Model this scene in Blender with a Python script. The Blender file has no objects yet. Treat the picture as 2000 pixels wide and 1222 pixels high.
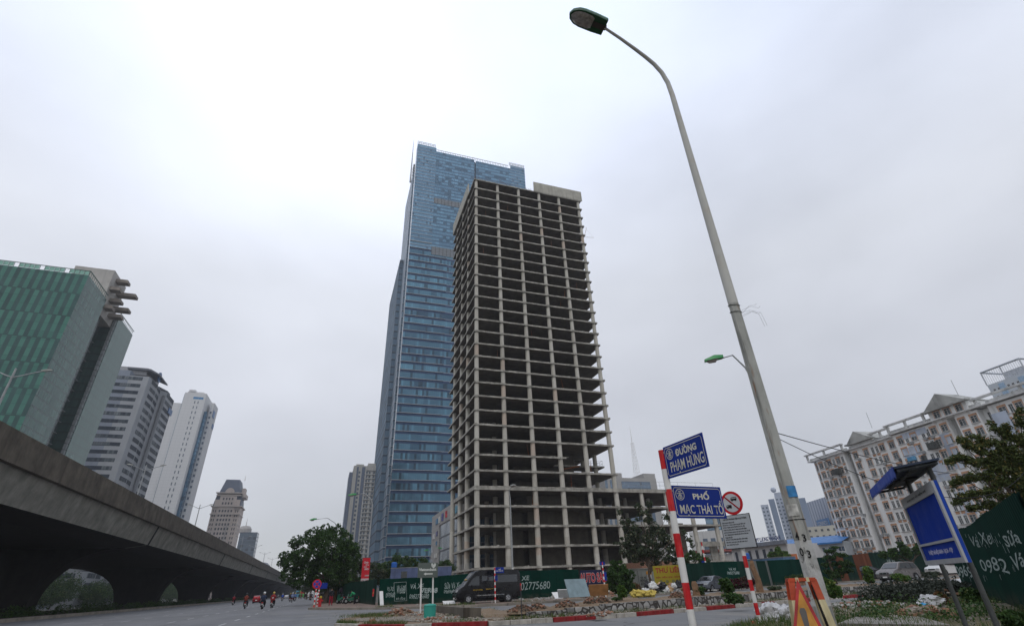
import bpy, bmesh, math, random
import numpy as np
from mathutils import Vector, Matrix
rad = math.radians
random.seed(7)
sc = bpy.context.scene
COL = sc.collection

# ------------------------------------------------------------------ camera
FPX, CAM_H = 964.0, 1.35
_yaw, _pitch, _roll = rad(19.757), rad(28.879), rad(-2.409)
_F = Vector((math.sin(_yaw)*math.cos(_pitch), math.cos(_yaw)*math.cos(_pitch), math.sin(_pitch)))
_r = Vector((math.cos(_yaw), -math.sin(_yaw), 0)); _u = _r.cross(_F)
_R = math.cos(_roll)*_r + math.sin(_roll)*_u
_U = -math.sin(_roll)*_r + math.cos(_roll)*_u
cam = bpy.data.cameras.new('camera'); camo = bpy.data.objects.new('camera', cam); COL.objects.link(camo)
cam.sensor_width = 36; cam.lens = FPX/2000*36; cam.clip_start = 0.05; cam.clip_end = 6000
camo.matrix_world = Matrix(((_R.x, _U.x, -_F.x, 0), (_R.y, _U.y, -_F.y, 0), (_R.z, _U.z, -_F.z, CAM_H), (0, 0, 0, 1)))
sc.camera = camo

# ------------------------------------------------------------------ world
SUN_EL, SUN_AZ = rad(52), rad(205)          # azimuth clockwise from +Y
w = bpy.data.worlds.new("World"); sc.world = w; w.use_nodes = True
nt = w.node_tree; nt.nodes.clear()
def wn(t, **k):
    n = nt.nodes.new(t)
    for a, b in k.items(): setattr(n, a, b)
    return n
out = wn('ShaderNodeOutputWorld'); bg = wn('ShaderNodeBackground'); nt.links.new(bg.outputs[0], out.inputs[0])
sky = wn('ShaderNodeTexSky', sky_type='NISHITA', sun_disc=False, sun_elevation=SUN_EL, sun_rotation=SUN_AZ)
tc = wn('ShaderNodeTexCoord'); sep = wn('ShaderNodeSeparateXYZ'); nt.links.new(tc.outputs['Generated'], sep.inputs[0])
ramp = wn('ShaderNodeValToRGB'); nt.links.new(sep.outputs[2], ramp.inputs[0])
cr = ramp.color_ramp; cr.elements[0].position = 0.0; cr.elements[0].color = (.52, .53, .545, 1)
cr.elements[1].position = 1.0; cr.elements[1].color = (.70, .79, .98, 1)
for p, c in ((.12, (.555, .565, .595, 1)), (.3, (.61, .625, .675, 1)), (.5, (.67, .695, .755, 1)), (.72, (.70, .75, .87, 1))):
    e = cr.elements.new(p); e.color = c
def wmath(op, a, b=None):
    n = wn('ShaderNodeMath', operation=op)
    for i, x in enumerate((a, b)):
        if x is None: continue
        if isinstance(x, (int, float)): n.inputs[i].default_value = x
        else: nt.links.new(x, n.inputs[i])
    return n.outputs[0]
# soft bright break in the cloud
dotn = wn('ShaderNodeVectorMath', operation='DOT_PRODUCT'); nt.links.new(tc.outputs['Generated'], dotn.inputs[0])
bd = (_F + _R*(-350/FPX) + _U*(520/FPX)).normalized(); dotn.inputs[1].default_value = bd
g = wmath('POWER', wmath('MAXIMUM', dotn.outputs['Value'], 0), 8)
map_ = wn('ShaderNodeMapping'); map_.inputs['Scale'].default_value = (1.1, 1.1, 2.2); nt.links.new(tc.outputs['Generated'], map_.inputs[0])
nz = wn('ShaderNodeTexNoise'); nz.inputs['Scale'].default_value = 1.9; nz.inputs['Detail'].default_value = 5; nz.inputs['Roughness'].default_value = .45
nt.links.new(map_.outputs[0], nz.inputs['Vector'])
f1 = wmath('ADD', wmath('MULTIPLY', wmath('SUBTRACT', nz.outputs['Fac'], .5), .72), 1.0)
f2 = wmath('ADD', f1, wmath('MULTIPLY', g, .50))
cm = wn('ShaderNodeVectorMath', operation='SCALE'); nt.links.new(ramp.outputs[0], cm.inputs[0]); nt.links.new(f2, cm.inputs['Scale'])
sks = wn('ShaderNodeVectorMath', operation='SCALE'); nt.links.new(sky.outputs[0], sks.inputs[0]); sks.inputs['Scale'].default_value = .10
mx = wn('ShaderNodeMix', data_type='RGBA'); mx.inputs[0].default_value = .10
nt.links.new(cm.outputs[0], mx.inputs[6]); nt.links.new(sks.outputs[0], mx.inputs[7])
nt.links.new(mx.outputs[2], bg.inputs[0]); bg.inputs[1].default_value = 1.17

sun = bpy.data.lights.new('sun', 'SUN'); suno = bpy.data.objects.new('sun', sun); COL.objects.link(suno)
sun.energy = 0.8; sun.angle = rad(25); sun.color = (1, .96, .9)
sd = Vector((math.sin(SUN_AZ)*math.cos(SUN_EL), math.cos(SUN_AZ)*math.cos(SUN_EL), math.sin(SUN_EL)))
suno.rotation_euler = sd.to_track_quat('Z', 'Y').to_euler(); suno.location = (0, 0, 380)
sc.view_settings.view_transform = 'Standard'; sc.view_settings.look = 'None'
sc.view_settings.exposure = 0; sc.view_settings.gamma = 1
sc.cycles.use_denoising = True
sc.cycles.max_bounces = 6; sc.cycles.diffuse_bounces = 3; sc.cycles.glossy_bounces = 3; sc.cycles.transparent_max_bounces = 6
sc.cycles.volume_bounces = 1

# ------------------------------------------------------------------ measuring
C0 = Vector((0, 0, CAM_H))
def proj(p):
    v = Vector(p)-C0; z = v.dot(_F); return 1000+FPX*v.dot(_R)/z, 611-FPX*v.dot(_U)/z
def ray(x, y): return _F + _R*((x-1000)/FPX) - _U*((y-611)/FPX)
def G(x, y, z=0.): d = ray(x, y); return C0 + d*((z-CAM_H)/d.z)
def AX(x, y, X): d = ray(x, y); return C0 + d*(X/d.x)
def AY(x, y, Y): d = ray(x, y); return C0 + d*(Y/d.y)
def AD(x, y, D): d = ray(x, y); return C0 + d*(D/math.hypot(d.x, d.y))

# ------------------------------------------------------------------ mesh helpers
class MB:
    def __init__(s): s.v = []; s.f = []; s.m = []; s.uv = []; s.mi = 0
    def add(s, vs, fs, uvs=None):
        o = len(s.v); s.v += [tuple(p) for p in vs]
        for i, f in enumerate(fs):
            s.f.append([o+k for k in f]); s.m.append(s.mi); s.uv.append(uvs[i] if uvs else None)
        return s
    def box(s, x0, x1, y0, y1, z0, z1):
        vs = [(x, y, z) for z in (z0, z1) for x, y in ((x0, y0), (x1, y0), (x1, y1), (x0, y1))]
        return s.add(vs, [(3, 2, 1, 0), (4, 5, 6, 7), (0, 1, 5, 4), (1, 2, 6, 5), (2, 3, 7, 6), (3, 0, 4, 7)])
    def obox(s, c, sx, sy, sz, M=None):
        M = M or Matrix.Identity(3); c = Vector(c)
        vs = [c + M @ Vector((x*sx/2, y*sy/2, z*sz/2)) for z in (-1, 1) for x, y in ((-1, -1), (1, -1), (1, 1), (-1, 1))]
        return s.add(vs, [(3, 2, 1, 0), (4, 5, 6, 7), (0, 1, 5, 4), (1, 2, 6, 5), (2, 3, 7, 6), (3, 0, 4, 7)])
    def prism(s, poly, z0, z1):
        n = len(poly)
        vs = [(p[0], p[1], z0) for p in poly] + [(p[0], p[1], z1) for p in poly]
        return s.add(vs, [tuple(range(n))[::-1], tuple(range(n, 2*n))] + [(i, (i+1) % n, n+(i+1) % n, n+i) for i in range(n)])
    def extr(s, poly, a, b, f):
        n = len(poly); vs = [f(p, a) for p in poly] + [f(p, b) for p in poly]
        return s.add(vs, [tuple(range(n))[::-1], tuple(range(n, 2*n))] + [(i, (i+1) % n, n+(i+1) % n, n+i) for i in range(n)])
    def loft(s, rings, cap=True, closed=True):
        n = len(rings[0]); vs = [p for r in rings for p in r]; fs = []
        for k in range(len(rings)-1):
            for i in range(n if closed else n-1):
                j = (i+1) % n; fs.append((k*n+i, k*n+j, (k+1)*n+j, (k+1)*n+i))
        if cap: fs += [tuple(range(n))[::-1], tuple(range((len(rings)-1)*n, len(rings)*n))]
        return s.add(vs, fs)
    def tube(s, path, radii, n=8, cap=True, start=0.):
        path = [Vector(p) for p in path]
        if isinstance(radii, (int, float)): radii = [radii]*len(path)
        rings = []; up = None
        for i, p in enumerate(path):
            t = (path[min(i+1, len(path)-1)] - path[max(i-1, 0)]).normalized()
            if up is None: up = Vector((0, 0, 1)) if abs(t.z) < .9 else Vector((1, 0, 0))
            a = t.cross(up).normalized(); b = t.cross(a).normalized(); up = b.cross(t)*-1 if False else up
            rings.append([p + (a*math.cos(start+2*math.pi*k/n) + b*math.sin(start+2*math.pi*k/n))*radii[i] for k in range(n)])
        return s.loft(rings, cap)
    def ball(s, c, r, seg=8, rng=5, M=None):
        c = Vector(c); r = r if hasattr(r, '__len__') else (r, r, r); rings = []
        for i in range(rng+1):
            th = math.pi*(i+.0)/rng; th = min(max(th, .02), math.pi-.02)
            ring = []
            for k in range(seg):
                q = Vector((r[0]*math.sin(th)*math.cos(2*math.pi*k/seg), r[1]*math.sin(th)*math.sin(2*math.pi*k/seg), r[2]*math.cos(th)))
                ring.append(c + (M @ q if M else q))
            rings.append(ring)
        return s.loft(rings[::-1], True)
    def quad(s, a, b, c, d, uv=None): return s.add([a, b, c, d], [(0, 1, 2, 3)], [uv] if uv else None)
    def build(s, name, mats, parent=None, world=True, smooth=False, bevel=0):
        if not isinstance(mats, (list, tuple)): mats = [mats]
        me = bpy.data.meshes.new(name)
        off = root_loc(parent) if (parent is not None and world) else Vector((0, 0, 0))
        me.from_pydata([tuple(Vector(p)-off) for p in s.v], [], s.f)
        for m in mats: me.materials.append(m)
        if len(mats) > 1: me.polygons.foreach_set('material_index', s.m)
        if any(u is not None for u in s.uv):
            lay = me.uv_layers.new(name='UVMap'); k = 0
            for f, u in zip(s.f, s.uv):
                for i in range(len(f)):
                    if u: lay.data[k].uv = u[i]
                    k += 1
        if smooth: me.polygons.foreach_set('use_smooth', [True]*len(me.polygons))
        me.update()
        o = bpy.data.objects.new(name, me); COL.objects.link(o)
        if parent is not None: o.parent = parent
        if smooth and smooth != 'full':
            try:
                me.set_sharp_from_angle(angle=rad(38))
            except Exception: pass
        if bevel:
            b = o.modifiers.new('bevel', 'BEVEL'); b.width = bevel; b.segments = 2; b.limit_method = 'ANGLE'
        return o
def root_loc(o):
    p = Vector((0, 0, 0))
    while o is not None: p += o.location; o = o.parent
    return p
def tag(o, label=None, cat=None, group=None, kind=None):
    if label: o['label'] = label
    if cat: o['category'] = cat
    if group: o['group'] = group
    if kind: o['kind'] = kind
    return o
def thing(name, label, cat, loc=(0, 0, 0), rotz=0., group=None):
    o = bpy.data.objects.new(name, None); COL.objects.link(o); o.location = loc; o.rotation_euler = (0, 0, rotz)
    o.empty_display_size = .2
    return tag(o, label, cat, group)
def struct(o): o['kind'] = 'structure'; return o
def dup(root, loc, rotz=None, label=None, group=None, swap=None, scale=None):
    def cp(o, par):
        c = o.copy(); COL.objects.link(c); c.parent = par
        if swap and o.type == 'MESH':
            for i, sl in enumerate(c.material_slots):
                if sl.material in swap:
                    sl.link = 'OBJECT'; sl.material = swap[c.data.materials[i]]
        for ch in list(kids.get(o, [])): cp(ch, c)
        return c
    kids = {}
    def walk(o):
        kids[o] = list(o.children)
        for ch in kids[o]: walk(ch)
    walk(root)
    c = cp(root, None); c.location = loc
    if rotz is not None: c.rotation_euler = (0, 0, rotz)
    if scale: c.scale = (scale,)*3
    if label: c['label'] = label
    if group: c['group'] = group
    return c

# ------------------------------------------------------------------ material helpers
class NM:
    def __init__(s, name):
        s.mat = bpy.data.materials.new(name); s.mat.use_nodes = True; s.nt = s.mat.node_tree
        s.b = s.nt.nodes['Principled BSDF']; s.tc = s.nt.nodes.new('ShaderNodeTexCoord')
    def L(s, a, b): s.nt.links.new(a, b)
    def put(s, sock, v):
        if isinstance(v, bpy.types.NodeSocket): s.L(v, sock)
        elif hasattr(v, '__len__') and len(v) == 3 and sock.type == 'RGBA': sock.default_value = (*v, 1)
        else: sock.default_value = v
    def math(s, op, a, b=0., c=None):
        n = s.nt.nodes.new('ShaderNodeMath'); n.operation = op; s.put(n.inputs[0], a); s.put(n.inputs[1], b)
        if c is not None: s.put(n.inputs[2], c)
        return n.outputs[0]
    def mix(s, f, a, b, blend='MIX'):
        n = s.nt.nodes.new('ShaderNodeMix'); n.data_type = 'RGBA'; n.blend_type = blend
        s.put(n.inputs[0], f); s.put(n.inputs[6], a); s.put(n.inputs[7], b); return n.outputs[2]
    def noise(s, scale, detail=3, vec=None, rough=.5, stretch=None, dist=0):
        v = vec or s.tc.outputs['Object']
        if stretch:
            m = s.nt.nodes.new('ShaderNodeMapping'); m.inputs['Scale'].default_value = stretch; s.L(v, m.inputs[0]); v = m.outputs[0]
        n = s.nt.nodes.new('ShaderNodeTexNoise'); n.inputs['Scale'].default_value = scale; n.inputs['Detail'].default_value = detail
        n.inputs['Roughness'].default_value = rough; n.inputs['Distortion'].default_value = dist; s.L(v, n.inputs['Vector']); return n.outputs['Fac']
    def rng(s, v, a, b, c=0., d=1.):
        n = s.nt.nodes.new('ShaderNodeMapRange'); s.L(v, n.inputs[0])
        for i, x in enumerate((a, b, c, d)): n.inputs[i+1].default_value = x
        return n.outputs[0]
    def uv(s):
        n = s.nt.nodes.new('ShaderNodeSeparateXYZ'); s.L(s.tc.outputs['UV'], n.inputs[0]); return n.outputs[0], n.outputs[1]
    def xyz(s):
        n = s.nt.nodes.new('ShaderNodeSeparateXYZ'); s.L(s.tc.outputs['Object'], n.inputs[0]); return n.outputs
    def comb(s, x, y, z=0.):
        n = s.nt.nodes.new('ShaderNodeCombineXYZ'); s.put(n.inputs[0], x); s.put(n.inputs[1], y); s.put(n.inputs[2], z); return n.outputs[0]
    def white(s, vec):
        n = s.nt.nodes.new('ShaderNodeTexWhiteNoise'); n.noise_dimensions = '3D'; s.L(vec, n.inputs['Vector']); return n.outputs['Value']
    def bump(s, h, strength=.3, dist=.02):
        n = s.nt.nodes.new('ShaderNodeBump'); n.inputs['Strength'].default_value = strength; n.inputs['Distance'].default_value = dist
        s.L(h, n.inputs['Height']); s.L(n.outputs[0], s.b.inputs['Normal'])
    def set(s, col=None, rough=None, metal=None, spec=None):
        if col is not None: s.put(s.b.inputs['Base Color'], col)
        if rough is not None: s.put(s.b.inputs['Roughness'], rough)
        if metal is not None: s.put(s.b.inputs['Metallic'], metal)
        if spec is not None: s.put(s.b.inputs['Specular IOR Level'], spec)
        return s.mat
def mul(c, k): return tuple(x*k for x in c)
_pl = {}
def plain(name, col, rough=.8, metal=0., var=.25, scale=1.5, streak=0., bump=0., spec=None, dirt=None):
    """uneven paint / concrete / fabric: cloudy variation, vertical stains, optional dirt colour"""
    if name in _pl: return _pl[name]
    n = NM(name)
    a = n.noise(scale, 5)
    c = n.mix(n.rng(a, .3, .7), mul(col, 1-var), mul(col, 1+var*.6))
    if streak:
        sN = n.noise(scale*2.2, 4, stretch=(1, 1, .08), rough=.6)
        c = n.mix(n.math('MULTIPLY', n.rng(sN, .5, .72), streak), c, dirt or mul(col, .35))
    rr = n.rng(n.noise(scale*3, 3), .3, .7, max(rough-.1, .02), min(rough+.1, 1))
    n.set(c, rr, metal, .3 if spec is None else spec)
    if bump: n.bump(n.noise(scale*6, 5), bump, .03)
    _pl[name] = n.mat; return n.mat
# ---- common materials
M = {}
M['asphalt'] = None
M['steel'] = plain('galvanised_steel', (.42, .43, .43), .45, .6, .15, 3, .3)
M['darksteel'] = plain('dark_steel', (.05, .055, .06), .5, .3, .2, 3)
M['grey_paint'] = plain('grey_pole_paint', (.30, .31, .31), .55, 0, .2, 2, .4)
M['white'] = plain('white_paint', (.72, .71, .68), .5, 0, .08, 4, .3, dirt=(.42, .38, .32))
M['red'] = plain('red_paint', (.55, .018, .022), .45, 0, .25, 9, .5, dirt=(.62, .12, .11))
M['signblue'] = plain('sign_blue', (.006, .028, .23), .45, 0, .12, 2, spec=.2)
M['sheetblue'] = plain('sheet_blue', (.010, .055, .36), .5, 0, .15, 2, .15, spec=.2)
M['signletter'] = plain('reflective_letters', (.60, .58, .50), .5, 0, .06, 20)
M['black'] = plain('black_rubber', (.012, .012, .013), .75, 0, .3, 5)
M['blackpaint'] = plain('black_gloss_paint', (.006, .006, .008), .22, 0, .2, 1, spec=.35)
M['glass'] = plain('dark_window_glass', (.015, .02, .025), .06, 0, .3, 1.2, spec=.8)
M['chrome'] = plain('chrome', (.55, .55, .56), .2, 1., .05, 3)
M['rim'] = plain('alloy_rim', (.42, .43, .45), .3, .7, .2, 6)
M['bark'] = plain('bark', (.10, .075, .055), .95, 0, .4, 6, .4, .6)
M['rust'] = plain('rust', (.22, .08, .035), .9, 0, .4, 5)
M['lampglass'] = plain('lamp_glass', (.34, .31, .29), .15, .3, .35, 14)
M['lampgreen'] = plain('lamp_green', (.035, .26, .07), .35, 0, .2, 6)
M['darkgreenlamp'] = plain('lamp_dark_green', (.012, .07, .022), .4, 0, .2, 6)
M['redlight'] = plain('tail_light_red', (.45, .01, .01), .2, 0, .1, 6)
M['orange'] = plain('orange_paint', (.55, .20, .02), .6, 0, .25, 5, .4)
M['cream'] = plain('cream_paint', (.62, .55, .33), .6, 0, .2, 6, .4, dirt=(.3, .22, .1))
M['plastic_white'] = plain('white_plastic_sack', (.50, .50, .50), .45, 0, .2, 6, .2, .5)

def concrete(name, col, joints=0, stain=.8, var=.3):
    n = NM(name)
    a = n.noise(.6, 6, rough=.6); b = n.noise(3.5, 5)
    c = n.mix(n.rng(a, .3, .7), mul(col, 1-var), mul(col, 1+var*.5))
    st = n.noise(1.3, 5, stretch=(1, 1, .10), rough=.65)
    c = n.mix(n.math('MULTIPLY', n.rng(st, .48, .75), stain), c, mul(col, .42))
    c = n.mix(n.math('MULTIPLY', n.rng(b, .55, .8), .35), c, (col[0]*.8, col[1]*.62, col[2]*.45))
    if joints:
        z = n.xyz()[2]; fr = n.math('FRACT', n.math('DIVIDE', z, joints))
        c = n.mix(n.math('MULTIPLY', n.math('LESS_THAN', fr, .05), .45), c, mul(col, .4))
    n.set(c, .9, 0); n.bump(b, .4, .04); return n.mat
M['conc'] = concrete('raw_concrete', (.37, .345, .29))
M['soffit_d'] = concrete('dark_underside', (.095, .08, .06), 0, .5, .45)  # weathered brown, with the tower's interior shade put into the colour
M['underdeck_shade'] = concrete('shade_painted_concrete', (.018, .016, .014), 0, .6, .4)  # near-black: shade under the deck put into the soffit and pier colour
M['slab'] = concrete('slab_concrete', (.36, .345, .30), 0, 1.0, .5)
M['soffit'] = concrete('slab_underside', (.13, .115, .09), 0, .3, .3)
M['conc_dark'] = concrete('weathered_concrete', (.115, .098, .075), 0, .95, .5)
M['conc_mid'] = concrete('girder_concrete', (.24, .235, .205), 0, .7, .4)
M['pole_conc'] = concrete('pole_concrete', (.27, .275, .25), 0, .75, .3)
M['kerb_conc'] = concrete('kerb_concrete', (.25, .22, .18), 0, .6)

# corrugated green sheeting
def corr(name, col, dens=5.0, axis='UV'):
    n = NM(name); u, v = n.uv()
    wv = n.math('SINE', n.math('MULTIPLY', u, 2*math.pi*dens))
    panel = n.white(n.comb(n.math('FLOOR', n.math('DIVIDE', u, 1.08)), 0., 0.))
    c = n.mix(panel, mul(col, .72), mul(col, 1.2))
    d = n.noise(.8, 5, vec=n.comb(u, n.math('MULTIPLY', v, .3), 0.))
    c = n.mix(n.math('MULTIPLY', n.rng(d, .5, .8), .5), c, (col[0]*.7+.003, col[1]*.6+.002, col[2]*.6+.002))
    fr = n.math('FRACT', n.math('DIVIDE', u, 1.08)); c = n.mix(n.math('MULTIPLY', n.math('LESS_THAN', fr, .035), .6), c, mul(col, .3))
    mudv = n.rng(v, .0, .5, .55, 0.); mud = n.math('MULTIPLY', mudv, n.rng(n.noise(3, 4), .35, .6))
    c = n.mix(mud, c, (.09, .075, .055))
    n.set(c, .8, 0, .03); n.bump(wv, .3, .012); return n.mat
M['greensheet'] = corr('green_steel_sheet', (.003, .030, .021))
M['greensheet_dull'] = corr('faded_green_steel_sheet', (.010, .034, .025))
M['rustsheet'] = corr('rusty_steel_sheet', (.15, .055, .03))
M['greysheet'] = corr('grey_cement_sheet', (.16, .165, .155))
M['bluesheet'] = corr('blue_steel_sheet', (.05, .13, .28), 4)
M['chalk'] = plain('chalk_paint', (.33, .40, .38), .9, 0, .5, 14)

def leafmat(name, c1, c2, c3=None, p3=.93):
    n = NM(name); g = n.nt.nodes.new('ShaderNodeNewGeometry'); rnd = g.outputs['Random Per Island']
    c = n.mix(n.rng(rnd, 0, 1), c1, c2)
    big = n.noise(.35, 3); c = n.mix(n.rng(big, .35, .65, 0, .5), c, mul(c1, .8))
    if c3: c = n.mix(n.math('GREATER_THAN', rnd, p3), c, c3)
    n.set(c, .55, 0, .15)
    tr = n.nt.nodes.new('ShaderNodeBsdfTranslucent'); n.put(tr.inputs[0], c)
    ms = n.nt.nodes.new('ShaderNodeMixShader'); ms.inputs[0].default_value = .22
    n.L(n.b.outputs[0], ms.inputs[1]); n.L(tr.outputs[0], ms.inputs[2])
    n.L(ms.outputs[0], n.nt.nodes['Material Output'].inputs[0]); return n.mat
M['leaf_dark'] = leafmat('dark_leaves', (.026, .060, .018), (.080, .145, .036))
M['leaf_mid'] = leafmat('mid_leaves', (.030, .065, .022), (.085, .15, .04), (.16, .18, .06))
M['leaf_dusty'] = leafmat('dusty_leaves', (.040, .060, .035), (.10, .125, .065), (.16, .15, .09), .9)
M['leaf_light'] = leafmat('fresh_leaves', (.05, .11, .025), (.12, .20, .04), (.2, .22, .05))
M['leaf_olive'] = leafmat('olive_leaves', (.055, .08, .025), (.14, .17, .06), (.26, .21, .07), .9)
M['leaf_grey'] = leafmat('grey_green_leaves', (.035, .045, .035), (.08, .09, .07))
M['leaf_red'] = leafmat('purple_red_leaves', (.05, .008, .014), (.11, .02, .03), (.04, .08, .02), .8)
M['leaf_dry'] = leafmat('dry_leaves', (.14, .07, .03), (.26, .13, .06), (.07, .09, .03), .7)
M['grass'] = leafmat('grass_blades', (.045, .085, .022), (.12, .165, .05), (.22, .19, .09), .84)

# ------------------------------------------------------------------ foliage
rs = np.random.RandomState(3)
def np_mesh(name, V, nq, mat, parent, off=None):
    """V: (nq*4,3) quads"""
    me = bpy.data.meshes.new(name)
    if parent is not None: V = V - np.array(root_loc(parent))
    me.vertices.add(len(V)); me.vertices.foreach_set('co', V.astype(np.float32).ravel())
    me.loops.add(nq*4); me.loops.foreach_set('vertex_index', np.arange(nq*4, dtype=np.int32))
    me.polygons.add(nq); me.polygons.foreach_set('loop_start', np.arange(0, nq*4, 4, dtype=np.int32))
    me.polygons.foreach_set('loop_total', np.full(nq, 4, dtype=np.int32))
    me.materials.append(mat); me.update(calc_edges=True)
    o = bpy.data.objects.new(name, me); COL.objects.link(o)
    if parent is not None: o.parent = parent
    return o
def leaf_quads(P, size, up=.35, aspect=.55):
    n = len(P)
    nrm = rs.normal(size=(n, 3)); nrm[:, 2] += up*2; nrm /= np.linalg.norm(nrm, axis=1)[:, None]
    t = rs.normal(size=(n, 3)); t -= nrm*(t*nrm).sum(1)[:, None]; t /= np.linalg.norm(t, axis=1)[:, None]
    b = np.cross(nrm, t); s = size*rs.uniform(.6, 1.35, (n, 1))
    a, b = t*s*.5, b*s*.5*aspect
    dr = nrm*s*.12
    V = np.stack([P-a, P-b*1.0+dr, P+a, P+b+dr], 1).reshape(-1, 3)
    return V
def crown_pts(blobs, n, sub=26, subr=.34, hollow=.5):
    """blobs: (cx,cy,cz, rx,ry,rz); leaves gather in clumps spread over each blob"""
    wt = np.array([b[3]*b[4]+b[3]*b[5] for b in blobs]); wt = wt/wt.sum(); out = []
    for b, k in zip(blobs, (wt*n).astype(int)):
        if k < 4: continue
        c = np.array(b[:3]); r = np.array(b[3:6]); m = max(4, sub)
        d = rs.normal(size=(m, 3)); d /= np.linalg.norm(d, axis=1)[:, None]
        cc = c + d*r*rs.uniform(hollow, 1.0, (m, 1)); sr = r.mean()*subr*rs.uniform(.6, 1.4, m)
        idx = rs.randint(0, m, k); e = rs.normal(size=(k, 3)); e /= np.linalg.norm(e, axis=1)[:, None]
        out.append(cc[idx] + e*(sr[idx]*rs.uniform(.35, 1.0, k)**.6)[:, None]*np.array([1, 1, .8]))
    return np.concatenate(out)
def crown(name, blobs, n, size, mat, parent, sub=26, subr=.34, up=.35, zmin=None, aspect=.55, hollow=.5):
    P = crown_pts(blobs, n, sub, subr, hollow)
    if zmin is not None: P = P[P[:, 2] > zmin]
    return np_mesh(name, leaf_quads(P, size, up, aspect), len(P), mat, parent)
def limb_tree(parent, base, top, r0, limbs, mat='bark', lean=.3):
    mb = MB(); b = Vector(base); t = Vector(top)
    mid = b.lerp(t, .5) + Vector((random.uniform(-lean, lean), random.uniform(-lean, lean), 0))
    mb.tube([b, b.lerp(mid, .5), mid, t], [r0*1.25, r0, r0*.85, r0*.6], 8)
    for q in limbs:
        q = Vector(q); s0 = b.lerp(t, random.uniform(.55, .98)); m2 = s0.lerp(q, .5) + Vector((0, 0, .1*(q-s0).length))
        mb.tube([s0, m2, q], [r0*.5, r0*.32, r0*.1], 6)
    return mb.build('trunk', M[mat], parent, smooth=True)
def bush(name, label, cat, c, r, n, size, mat, group=None, blobs=None, sub=18, subr=.4, stem=True, aspect=.6):
    t = thing(name, label, cat, c, 0, group); x, y, z = c
    if blobs is None:
        blobs = [(x+random.uniform(-.35, .35)*r[0], y+random.uniform(-.35, .35)*r[1], z+r[2]*random.uniform(.75, 1.1), r[0]*.75, r[1]*.75, r[2]*.8) for _ in range(4)]
    crown('foliage', blobs, n, size, M[mat], t, sub, subr, zmin=z+.01, aspect=aspect)
    if stem:
        mb = MB()
        for k in range(4):
            a = random.uniform(0, 6.3); mb.tube([(x, y, z-.05), (x+.3*r[0]*math.cos(a), y+.3*r[1]*math.sin(a), z+r[2]*1.1)], [.03, .012], 5)
        mb.build('stem', M['bark'], t)
    return t

# ------------------------------------------------------------------ text
def text_mesh(body, size=1., bold=0., xs=1., align='CENTER', shear=0., spacing=1.):
    cu = bpy.data.curves.new('txt', 'FONT'); cu.body = body; cu.size = size; cu.align_x = align; cu.align_y = 'CENTER'
    cu.offset = bold; cu.shear = shear; cu.resolution_u = 3; cu.space_character = spacing
    o = bpy.data.objects.new('txt', cu); COL.objects.link(o)
    dg = bpy.context.evaluated_depsgraph_get(); me = bpy.data.meshes.new_from_object(o.evaluated_get(dg))
    COL.objects.unlink(o); bpy.data.objects.remove(o)
    for v in me.vertices: v.co.x *= xs
    return me
def letters(name, body, parent, origin, xd, yd, width=None, height=None, mat=None, size=1., bold=0., shear=0., thick=.0, align='CENTER', jitter=0.):
    """text laid on the plane (xd,yd) centred on origin; width/height give its real extent"""
    me = text_mesh(body, 1., bold, 1., align, shear)
    if not me.vertices: return None
    co = np.array([v.co[:] for v in me.vertices]); mn, mxx = co.min(0), co.max(0)
    sx = width/(mxx[0]-mn[0]) if width else size; sy = height/(mxx[1]-mn[1]) if height else sx
    if not width: sx = sy*size
    xd, yd = Vector(xd).normalized(), Vector(yd).normalized(); nn = xd.cross(yd)
    cx = (mn[0]+mxx[0])/2 if align == 'CENTER' else mn[0]
    cy = (mn[1]+mxx[1])/2; off = root_loc(parent)
    for v in me.vertices:
        j = math.sin(v.co.x*5)*jitter
        v.co = Vector(origin) + xd*((v.co.x-cx)*sx) + yd*((v.co.y-cy)*sy + j) + nn*thick - off
    me.materials.clear(); me.materials.append(mat); me.name = name
    o = bpy.data.objects.new(name, me); COL.objects.link(o); o.parent = parent
    return o
def strokes(name, lines, parent, mat, wdt):
    """free-hand marks: each line a list of 3-D points, drawn as a thin raised ribbon"""
    mb = MB()
    for l in lines: mb.tube(l, wdt, 4)
    return mb.build(name, mat, parent)
# ================================================================== ground and roads
def asphalt(name, col, dust):
    n = NM(name)
    a = n.noise(.12, 4); b = n.noise(28, 3); tr = n.noise(.5, 4, stretch=(1, .06, 1)) if name == 'asphalt_main' else n.noise(.5, 4, stretch=(.06, 1, 1))
    c = n.mix(n.rng(a, .35, .65), mul(col, .82), mul(col, 1.12)); c = n.mix(n.rng(tr, .42, .62, 0, .55), c, mul(col, .7))
    c = n.mix(n.rng(n.noise(.35, 5, rough=.7), .50, .66, 0, .7), c, dust)
    c = n.mix(n.rng(b, .3, .7, 0, .3), c, mul(col, .5))
    v = n.nt.nodes.new('ShaderNodeTexVoronoi'); v.feature = 'DISTANCE_TO_EDGE'; v.inputs['Scale'].default_value = .16
    dn = n.noise(1.2, 4); add = n.nt.nodes.new('ShaderNodeVectorMath'); add.operation = 'ADD'
    n.L(n.tc.outputs['Object'], add.inputs[0]); n.L(n.comb(n.math('MULTIPLY', dn, 2.2), n.math('MULTIPLY', dn, 1.7), 0.), add.inputs[1]); n.L(add.outputs[0], v.inputs['Vector'])
    ck = n.math('LESS_THAN', v.outputs['Distance'], .006)
    c = n.mix(n.math('MULTIPLY', ck, .7), c, mul(col, .35))
    n.set(c, .85, 0); n.bump(b, .25, .01); return n.mat
M['road_main'] = asphalt('asphalt_main', (.155, .155, .16), (.20, .19, .17))
M['road_side'] = asphalt('asphalt_side', (.165, .165, .165), (.24, .22, .19))
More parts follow.
